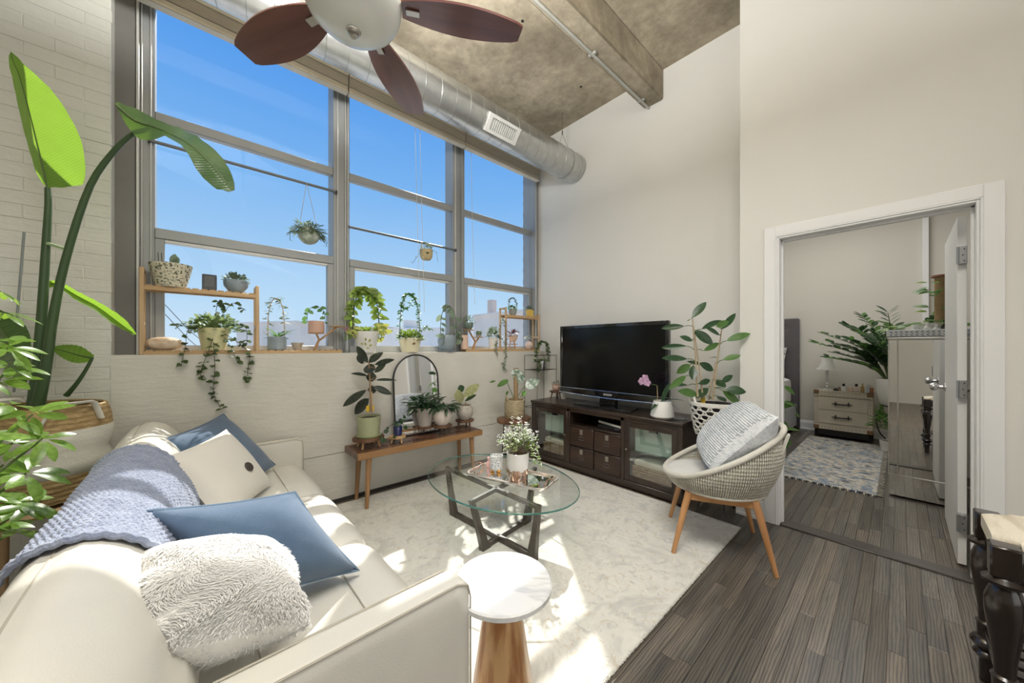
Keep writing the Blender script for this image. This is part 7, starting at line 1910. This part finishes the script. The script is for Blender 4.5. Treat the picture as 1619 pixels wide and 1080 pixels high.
for k, ((cb_, cc2), dsc, yy) in enumerate(zip(cols, descr, ypos)):
    h_ = (0.105, 0.085, 0.11, 0.12, 0.115, 0.10, 0.035, 0.05)[k]; w_ = 0.026 if k not in (3, 4) else 0.019
    p = Vector((6.68+0.02*(k % 3), yy, NZ1+0.0005))
    b_ = thing('perfume_bottle', dsc+' on the nightstand', 'bottle', p, 'bottles on the nightstand')
    part(MB().cbox(p+Vector((-w_*0.7, -w_, 0)), p+Vector((w_*0.7, w_, h_*0.68)), 0.005), 'glass', M('scent_%d' % k, cb_, 0.15, spec=0.8), b_)
    part(MB().cyl(p+Vector((0, 0, h_*0.66)), p+Vector((0, 0, h_)), w_*0.55, n=10), 'cap', M('cap_%d' % k, cc2, 0.25), b_)

# ZZ plant on a wire stand
zc = Vector((6.46, 0.045, 0.55))
st_ = thing('wire_pot_stand', 'black curved wire stand holding the white ribbed pot', 'plant stand', (zc.x, zc.y, 0))
part(MB().tube([(zc.x+0.12*math.cos(2*PI*k/24), zc.y+0.12*math.sin(2*PI*k/24), 0.54) for k in range(24)], 0.008, 6, closed=True), 'ring', m_iron, st_)
part(MB().bar((zc.x-0.12, zc.y, 0.54), (zc.x+0.12, zc.y, 0.54), 0.012, 0.01), 'cross_bar', m_iron, st_)
for k in range(3):
    a = 0.9+k*2*PI/3; part(MB().tube(smooth_path([zc+Vector((0.12*math.cos(a), 0.12*math.sin(a), -0.01)), zc+Vector((0.20*math.cos(a), 0.20*math.sin(a), -0.18)), zc+Vector((0.17*math.cos(a), 0.17*math.sin(a), -0.36)), zc+Vector((0.08*math.cos(a), 0.08*math.sin(a), -0.47)), zc+Vector((0.15*math.cos(a), 0.15*math.sin(a), -0.543))], 16), 0.008, 6), 'leg', m_iron, st_)
zz_ = thing('zz_plant', 'large dark green zz plant in a white ribbed pot by the mirrored cabinet', 'potted plant', zc)
part(MB().lathe([(0, 0), (0.105, 0), (0.12, 0.02), (0.15, 0.15), (0.165, 0.31), (0.165, 0.33), (0.155, 0.33), (0.15, 0.30), (0, 0.29)], zc, 60, wob=lambda a, z: 1+0.02*math.cos(22*a)), 'pot', m_whitepot, zz_)
ml = lmesh(g_dark, 0.45, 0.5, 0.15, 0.08, 6); ml2 = lmesh(g_mid, 0.45, 0.5, 0.15, 0.08, 6)
rs = random.Random(77)
tips = [(-0.1, 0.78, 0.50), (0.1, 0.70, 0.62), (-0.25, 0.62, 0.30), (-0.1, 0.45, 0.72), (0.2, 0.30, 0.85), (-0.35, 0.30, 0.65), (-0.3, 0.05, 0.85), (0.3, 0.0, 0.7), (-0.3, -0.35, 0.75), (0.0, 0.55, 0.35), (-0.45, 0.15, 0.55), (0.2, -0.3, 0.6), (-0.2, 0.38, 0.52), (0.05, 0.20, 0.62), (-0.15, 0.22, 0.40), (0.0, 0.62, 0.50)]
for tp in tips:
    p0 = zc+Vector((tp[0]*0.08, tp[1]*0.08, 0.29)); p3 = zc+Vector((tp[0], tp[1]*0.95, 0.29+tp[2]))
    p1 = zc+Vector((tp[0]*0.3, tp[1]*0.35, 0.29+tp[2]*0.62)); sp = smooth_path([p0, p1, p3], 14)
    part(MB().tube(sp, [0.012-0.0007*k for k in range(15)], 6), 'stem', m_stem, zz_)
    for k in range(5, 15):
        dr_ = (sp[min(k+1, 14)]-sp[k-1]).normalized(); sdv = dr_.cross(Vector((0, 0, 1))).normalized()
        for s_ in (-1, 1):
            L_ = rs.uniform(0.10, 0.15)
            inst(ml if rs.random() < 0.75 else ml2, 'leaf', zz_, frame(sp[k], sdv*s_+dr_*0.8+Vector((0, 0, rs.uniform(.0, .5))), (-0.4, 0, 1), L_, L_, L_))
lp_ = thing('trailing_plant', 'bright green trailing plant low beside the wire pot stand', 'potted plant', (6.40, 0.02, 0.0))
pot(lp_, Vector((6.30, 0.10, 0.0105)), 0.07, 0.12, m_whitepot, 0.8)
bush(lp_, (6.30, 0.12, 0.30), (0.13, 0.10, 0.20), 90, 0.09, 0.04, g_mid, 71)

# mirrored cabinet
KX, KXB, KY1, KY0, KZ = 4.40, 4.86, 0.066, -0.66, 1.355
kb_ = thing('mirrored_cabinet', 'tall silver cabinet with mirrored front panels beside the open white door', 'cabinet', ((KX+KXB)/2, (KY0+KY1)/2, 0))
m_mir2 = M('antiqued_mirror', (0.80, 0.81, 0.80), 0.01, metal=1.0, var=0.0)
m_silv = M('silver_leaf_edge', (0.70, 0.69, 0.65), 0.3, metal=0.8)
part(MB().cbox((KX+0.012, KY0, 0.02), (KXB, KY1-0.008, KZ-0.012), 0.003), 'carcass', m_silv, kb_)
part(MB().cbox((KX-0.004, KY0-0.004, KZ-0.02), (KXB, KY1+0.004, KZ), 0.004), 'top', m_silv, kb_)
part(MB().box((KX+0.004, KY1-0.052, 0.20), (KX+0.011, KY1-0.008, KZ-0.024)), 'side_mirror_strip', m_mir2, kb_, False)
part(MB().box((KX+0.003, KY0+0.06, 0.20), (KX+0.010, KY1-0.062, KZ-0.024)), 'door_mirror', m_mir2, kb_, False)
part(MB().box((KX+0.03, KY1-0.0085, 0.20), (KXB-0.02, KY1-0.004, KZ-0.024)), 'end_mirror', m_mir2, kb_, False)
part(MB().prism([(KX+0.006, 0.02), (KX+0.012, 0.185), (KXB, 0.185), (KXB, 0.02)], KY0, KY1-0.006, 1), 'plinth_mirror', m_mir2, kb_, False)
for y in (KY1-0.057, KY1-0.004, KY0+0.055): part(MB().cbox((KX-0.001, y-0.004, 0.20), (KX+0.010, y+0.004, KZ-0.02), 0.002), 'bevel_strip', m_silv, kb_)
part(MB().cbox((KX-0.002, KY0, 0.188), (KX+0.02, KY1, 0.198), 0.003), 'ledge', m_silv, kb_)
tr = thing('patterned_tray', 'white tray with a blue chevron rim on the mirrored cabinet', 'tray', (4.6, -0.28, KZ))
m_tray = M('white_lacquer', (0.80, 0.82, 0.83), 0.35)
ty0, ty1, tx0, tx1 = -0.60, 0.075, 4.405, 4.78
part(MB().box((tx0, ty0, KZ+0.0005), (tx1, ty1, KZ+0.008)), 'base', m_tray, tr, False)
for a_, b_ in (((tx0, ty0), (tx0+0.01, ty1)), ((tx1-0.01, ty0), (tx1, ty1)), ((tx0+0.01, ty0), (tx1-0.01, ty0+0.01)), ((tx0+0.01, ty1-0.01), (tx1-0.01, ty1))):
    part(MB().cbox((a_[0], a_[1], KZ+0.0005), (b_[0], b_[1], KZ+0.062), 0.002), 'rim', m_tray, tr)
chv = MB()
for r in range(2):
    for k in range(22):
        y = ty1-0.03-k*0.029; z = KZ+0.020+r*0.024
        chv.add([(tx0-0.001, y, z-0.009), (tx0-0.001, y-0.008, z-0.009), (tx0-0.001, y+0.004, z), (tx0-0.001, y+0.012, z)], [(0, 1, 2, 3)])
        chv.add([(tx0-0.001, y+0.012, z), (tx0-0.001, y+0.004, z), (tx0-0.001, y-0.008, z+0.009), (tx0-0.001, y, z+0.009)], [(0, 1, 2, 3)])
part(chv, 'chevron_print', M('blue_grey_print', (0.16, 0.24, 0.30), 0.5), tr, False, kind='stuff')
bd = [('clear bottle with a chrome cap', (0.62, 0.64, 0.63), (0.75, 0.76, 0.77), -0.20, 0.10), ('dark blue flat bottle', (0.03, 0.06, 0.08), (0.6, 0.62, 0.63), -0.10, 0.075), ('milky bottle with a square silver cap', (0.70, 0.70, 0.66), (0.8, 0.8, 0.8), -0.155, 0.115), ('black square bottle', (0.01, 0.01, 0.012), (0.02, 0.02, 0.02), -0.25, 0.13), ('rose glass bottle with a chrome ball cap', (0.65, 0.48, 0.45), (0.75, 0.75, 0.76), -0.31, 0.11), ('tiny glass bottle at the tray corner', (0.5, 0.52, 0.5), (0.7, 0.7, 0.7), -0.02, 0.06)]
for k, (dsc, c1, c2, yy, h_) in enumerate(bd):
    p = Vector((4.47+0.03*(k % 2), yy, KZ+0.0085))
    b_ = thing('scent_bottle', dsc+' in the patterned tray', 'bottle', p, 'bottles in the tray')
    part(MB().cbox(p+Vector((-0.014, -0.020, 0)), p+Vector((0.014, 0.020, h_*0.68)), 0.005), 'glass', M('tray_scent_%d' % k, c1, 0.1, spec=0.9), b_)
    part(MB().cyl(p+Vector((0, 0, h_*0.66)), p+Vector((0, 0, h_)), 0.011, n=10), 'cap', M('tray_cap_%d' % k, c2, 0.2, metal=0.5), b_)
pc_ = Vector((4.64, -0.21, KZ+0.0085))
pp = thing('pole_plant', 'green climbing plant on a coir pole in a white bowl on the cabinet', 'potted plant', pc_)
part(MB().lathe([(0, 0), (0.10, 0), (0.135, 0.05), (0.14, 0.11), (0.13, 0.11), (0.12, 0.09), (0, 0.085)], pc_, 26), 'bowl', m_pot, pp)
part(MB().cyl(pc_+Vector((0.02, -0.03, 0.08)), pc_+Vector((0.02, -0.03, 0.50)), 0.042, n=14), 'coir_pole', M('coir', (0, 0, 0)), pp)
part(MB().lathe([(0.0, 0.5), (0.062, 0.5), (0.058, 0.515), (0, 0.515)], pc_+Vector((0.02, -0.03, 0)), 16), 'pole_cap', M('rust_cap', (0.20, 0.07, 0.04), 0.8), pp)
ml = lmesh(g_mid, 0.6, 0.4, 0.1, 0.25, 7); ml2 = lmesh(g_lime, 0.6, 0.4, 0.1, 0.25, 7); rs = random.Random(15)
for k in range(46):
    a = rs.uniform(0, 2*PI); q = rs.random(); z = 0.10+0.36*max(0, q-0.5)*2 if q > 0.5 else 0.09+rs.uniform(0, .06)
    r_ = 0.05 if q > 0.5 else rs.uniform(0.03, 0.13); L_ = rs.uniform(0.07, 0.11)
    inst(ml if rs.random() < 0.65 else ml2, 'leaf', pp, frame(pc_+Vector((r_*math.cos(a), r_*math.sin(a), z)), (math.cos(a)-0.3, math.sin(a), rs.uniform(-.4, .5)), (-0.5, 0, 1), L_, L_, L_))
for k in range(12):
    y = 0.05+k*0.022; L_ = rs.uniform(0.06, 0.09)
    inst(ml if k % 2 else ml2, 'leaf', pp, frame(pc_+Vector((-0.08, y, 0.11-0.05*(k/12)**2)), (rs.uniform(-.6, .2), rs.uniform(.2, 1), rs.uniform(-.3, .2)), (-0.4, 0, 1), L_, L_, L_))

# bedroom rug
def kilim(name):
    m = rug_mat(name, (0.60, 0.56, 0.47), (0.12, 0.20, 0.31), (0.48, 0.36, 0.18), 1.6, 0.05, 0.9)
    nt = m.node_tree; N = nt.nodes; L = nt.links; b = N['Principled BSDF']
    cur = b.inputs['Base Color'].links[0].from_socket
    tc = N.new('ShaderNodeTexCoord'); mp = N.new('ShaderNodeMapping'); mp.inputs['Scale'].default_value = (26, 9, 1)
    L.new(tc.outputs['Object'], mp.inputs[0])
    n = N.new('ShaderNodeTexNoise'); n.inputs['Scale'].default_value = 1.0; n.inputs['Detail'].default_value = 4; L.new(mp.outputs[0], n.inputs['Vector'])
    mr = N.new('ShaderNodeMapRange'); mr.inputs[1].default_value = 0.585; mr.inputs[2].default_value = 0.61; L.new(n.outputs[0], mr.inputs[0])
    mx = N.new('ShaderNodeMix'); mx.data_type = 'RGBA'; mx.inputs[7].default_value = (0.05, 0.06, 0.08, 1)
    L.new(mr.outputs[0], mx.inputs[0]); L.new(cur, mx.inputs[6]); L.new(mx.outputs[2], b.inputs['Base Color'])
    return m
kx0, kx1, ky0, ky1 = 4.31, 6.54, 0.13, 0.87
kr = thing('kilim_rug', 'patterned ivory and blue kilim rug with braided fringe on the bedroom floor', 'rug', ((kx0+kx1)/2, (ky0+ky1)/2, 0))
part(MB().cbox((kx0, ky0, 0.0005), (kx1, ky1, 0.010), 0.003), 'weave', kilim('kilim_weave'), kr)
f1, f2 = MB(), MB()
for k in range(90):
    x = kx0+(kx1-kx0)*k/89; (f1 if k % 2 else f2).tube([(x, ky0+0.004, 0.008), (x+rnd(-.006, .006), ky0-0.018, 0.006), (x+rnd(-.01, .01), ky0-0.035, 0.003)], 0.004, 5)
for k in range(30):
    y = ky0+(ky1-ky0)*k/29; (f1 if k % 2 else f2).tube([(kx0+0.004, y, 0.008), (kx0-0.02, y+rnd(-.006, .006), 0.006), (kx0-0.035, y+rnd(-.01, .01), 0.003)], 0.004, 5)
part(f1, 'fringe', M('cream_fringe', (0.62, 0.58, 0.48), 0.95), kr, kind='stuff'); part(f2, 'dark_fringe', M('black_fringe', (0.03, 0.03, 0.035), 0.95), kr, kind='stuff')
# pothos just inside the door
pz = Vector((4.62, 1.02, 0))
ps = thing('pothos_plant', 'leafy pothos just inside the bedroom to the left of the doorway', 'potted plant', pz)
pot(ps, pz+Vector((0, 0, 0.0005)), 0.12, 0.55, m_greypot, 0.8)
vine_leaves(ps, [[pz+Vector((0, 0, 0.5)), pz+Vector((0, -0.16, 0.68)), pz+Vector((-0.02, -0.28, 0.70)), pz+Vector((-0.02, -0.31, 0.60))], [pz+Vector((0, 0, 0.5)), pz+Vector((0, -0.12, 0.80)), pz+Vector((0, -0.20, 0.86))], [pz+Vector((0, 0, 0.5)), pz+Vector((0, -0.15, 0.60)), pz+Vector((0, -0.22, 0.40)), pz+Vector((0, -0.24, 0.25))]], 0.045, 0.11, lmesh(g_mid, 0.6, 0.4, 0.1, 0.25, 7), 80, r=0.003)

# ================================================================== OUTSIDE THE WINDOW
m_bri_ext = M('red_brown_brick', (0.30, 0.20, 0.17), 0.9, var=0.2, vscale=9)
pier = thing('brick_reveal', 'strip of brown brickwork outside the right edge of the window', 'brickwork', (3.46, 3.5, ZS))
for k in range(32):
    z = ZS+k*0.076; part(MB().cbox((3.348+(0.004 if k % 2 else 0), 3.425, z), (3.60, 3.475, z+0.068), 0.004), 'brick', m_bri_ext, pier, False)
part(MB().box((3.354, 3.43, ZS), (3.60, 3.47, ZS+32*0.076)), 'mortar', M('grey_mortar', (0.38, 0.35, 0.32), 0.9), pier, False)
def building(label, P, Q, depth, z0, z1, mat, wins, cap=None):
    """block with its street face from P to Q; each window its own part"""
    P = Vector((*P, 0)); Q = Vector((*Q, 0)); d = (Q-P).normalized(); n = Vector((-d.y, d.x, 0))
    if n.dot(P) < 0: n = -n
    L_ = (Q-P).length
    b = thing('distant_building', label, 'building', (P+Q)/2+Vector((0, 0, z0)), 'buildings across the street')
    def blk(s0, s1, t0, t1, a, c):
        vs = [P+d*s+n*t+Vector((0, 0, z)) for s in (s0, s1) for t in (t0, t1) for z in (a, c)]
        return MB().add(vs, [(0, 1, 3, 2), (4, 6, 7, 5), (0, 4, 5, 1), (2, 3, 7, 6), (0, 2, 6, 4), (1, 5, 7, 3)])
    part(blk(0, L_, 0, depth, z0, z1), 'wall', mat, b, False)
    part(blk(-0.1, L_+0.1, -0.15, depth+0.1, z1, z1+0.35), 'parapet', cap or mat, b, False)
    for (s, z, w, h) in wins:
        o = part(blk(s, s+w, -0.03, 0.10, z, z+h), 'window', M('far_window_frame', (0.55, 0.56, 0.56), 0.5), b, False)
        part(blk(s+0.08, s+w-0.08, -0.05, 0.05, z+0.08, z+h-0.08), 'pane', M('far_window_pane', (0.20, 0.27, 0.34), 0.15, spec=0.8), o, False)
    return b, P, d, n
m_far1 = M('far_stone', (0.82, 0.72, 0.62), 0.9, var=0.06, vscale=0.3); m_far2 = M('far_white_block', (0.88, 0.84, 0.78), 0.9, var=0.05, vscale=0.3); m_far3 = M('far_brick', (0.72, 0.58, 0.48), 0.9, var=0.06, vscale=0.3)
b, P, d, n = building('pale stone block with a flat roof at the right of the skyline', (27.163, 37.461, 5.374)[:2], (27.466, 19.646, 4.214)[:2], 12, -9, 5.2, m_far1, [(2.2, -0.6, 1.3, 1.8), (5.2, -0.6, 1.3, 1.8), (8.2, -0.6, 1.3, 1.8), (11.2, -0.6, 1.3, 1.8), (11.2, 2.4, 1.3, 1.6), (14.2, -0.6, 1.3, 1.8), (14.2, 2.4, 1.3, 1.6)])
part(MB().box(P+d*1.6+Vector((0, 0, 5.5))+n*1, P+d*2.5+n*1.8+Vector((0, 0, 7.4))), 'chimney', m_far3, b, False)
part(MB().tube([P+d*8+n*2+Vector((0, 0, 5.5)), P+d*8+n*2+Vector((0, 0, 9.0))], 0.06, 6), 'antenna', m_iron, b)
part(MB().tube([P+d*7.3+n*2+Vector((0, 0, 8.0)), P+d*8.7+n*2+Vector((0, 0, 8.2))], 0.05, 6), 'antenna_arm', m_iron, b)
b, P, d, n = building('long low whitish block in the middle of the skyline', (28.959, 74.963, 7.962)[:2], (40.962, 57.344, 7.515)[:2], 15, -9, 5.0, m_far2, [(1.5+k*2.6, -0.6, 1.5, 2.0) for k in range(8)])
part(MB().box(P+d*5+n*2+Vector((0, 0, 5.3)), P+d*7.5+n*5+Vector((0, 0, 7.2))), 'roof_hut', m_far1, b, False)
b, P, d, n = building('darker brick block beyond the hooped hoya', (31.097, 100.011, 9.746)[:2], (37.489, 90.173, 9.478)[:2], 15, -9, 6.4, m_far3, [(1.5+k*2.6, 0, 1.5, 2.0) for k in range(3)])
b, P, d, n = building('beige block behind the pink terracotta pot', (11.047, 60.154, 5.910)[:2], (18.278, 64.399, 6.623)[:2], 12, -9, 4.9, m_far1, [(7.0+k*2.4, -0.8, 1.4, 2.2) for k in range(3)])
for k, (a, b_) in enumerate((((-1.706, 25.832, 4.336), (1.219, 31.277, 0.816)), ((-1.706, 25.832, 3.849), (1.219, 31.277, 0.167)))):
    a, b_ = Vector(a), Vector(b_)
    solo(MB().tube([a, a.lerp(b_, 0.5)-Vector((0, 0, 0.25)), b_], 0.018, 5), 'power_line', m_iron, '%s of two power lines crossing the left window bay' % ('upper', 'lower')[k], 'cable', a)
gr = struct(MB().box((-200, 8, -9.2), (200, 220, -9.0)), 'ground_outside', M('pale_roofs_and_street', (0.62, 0.57, 0.50), 0.9))
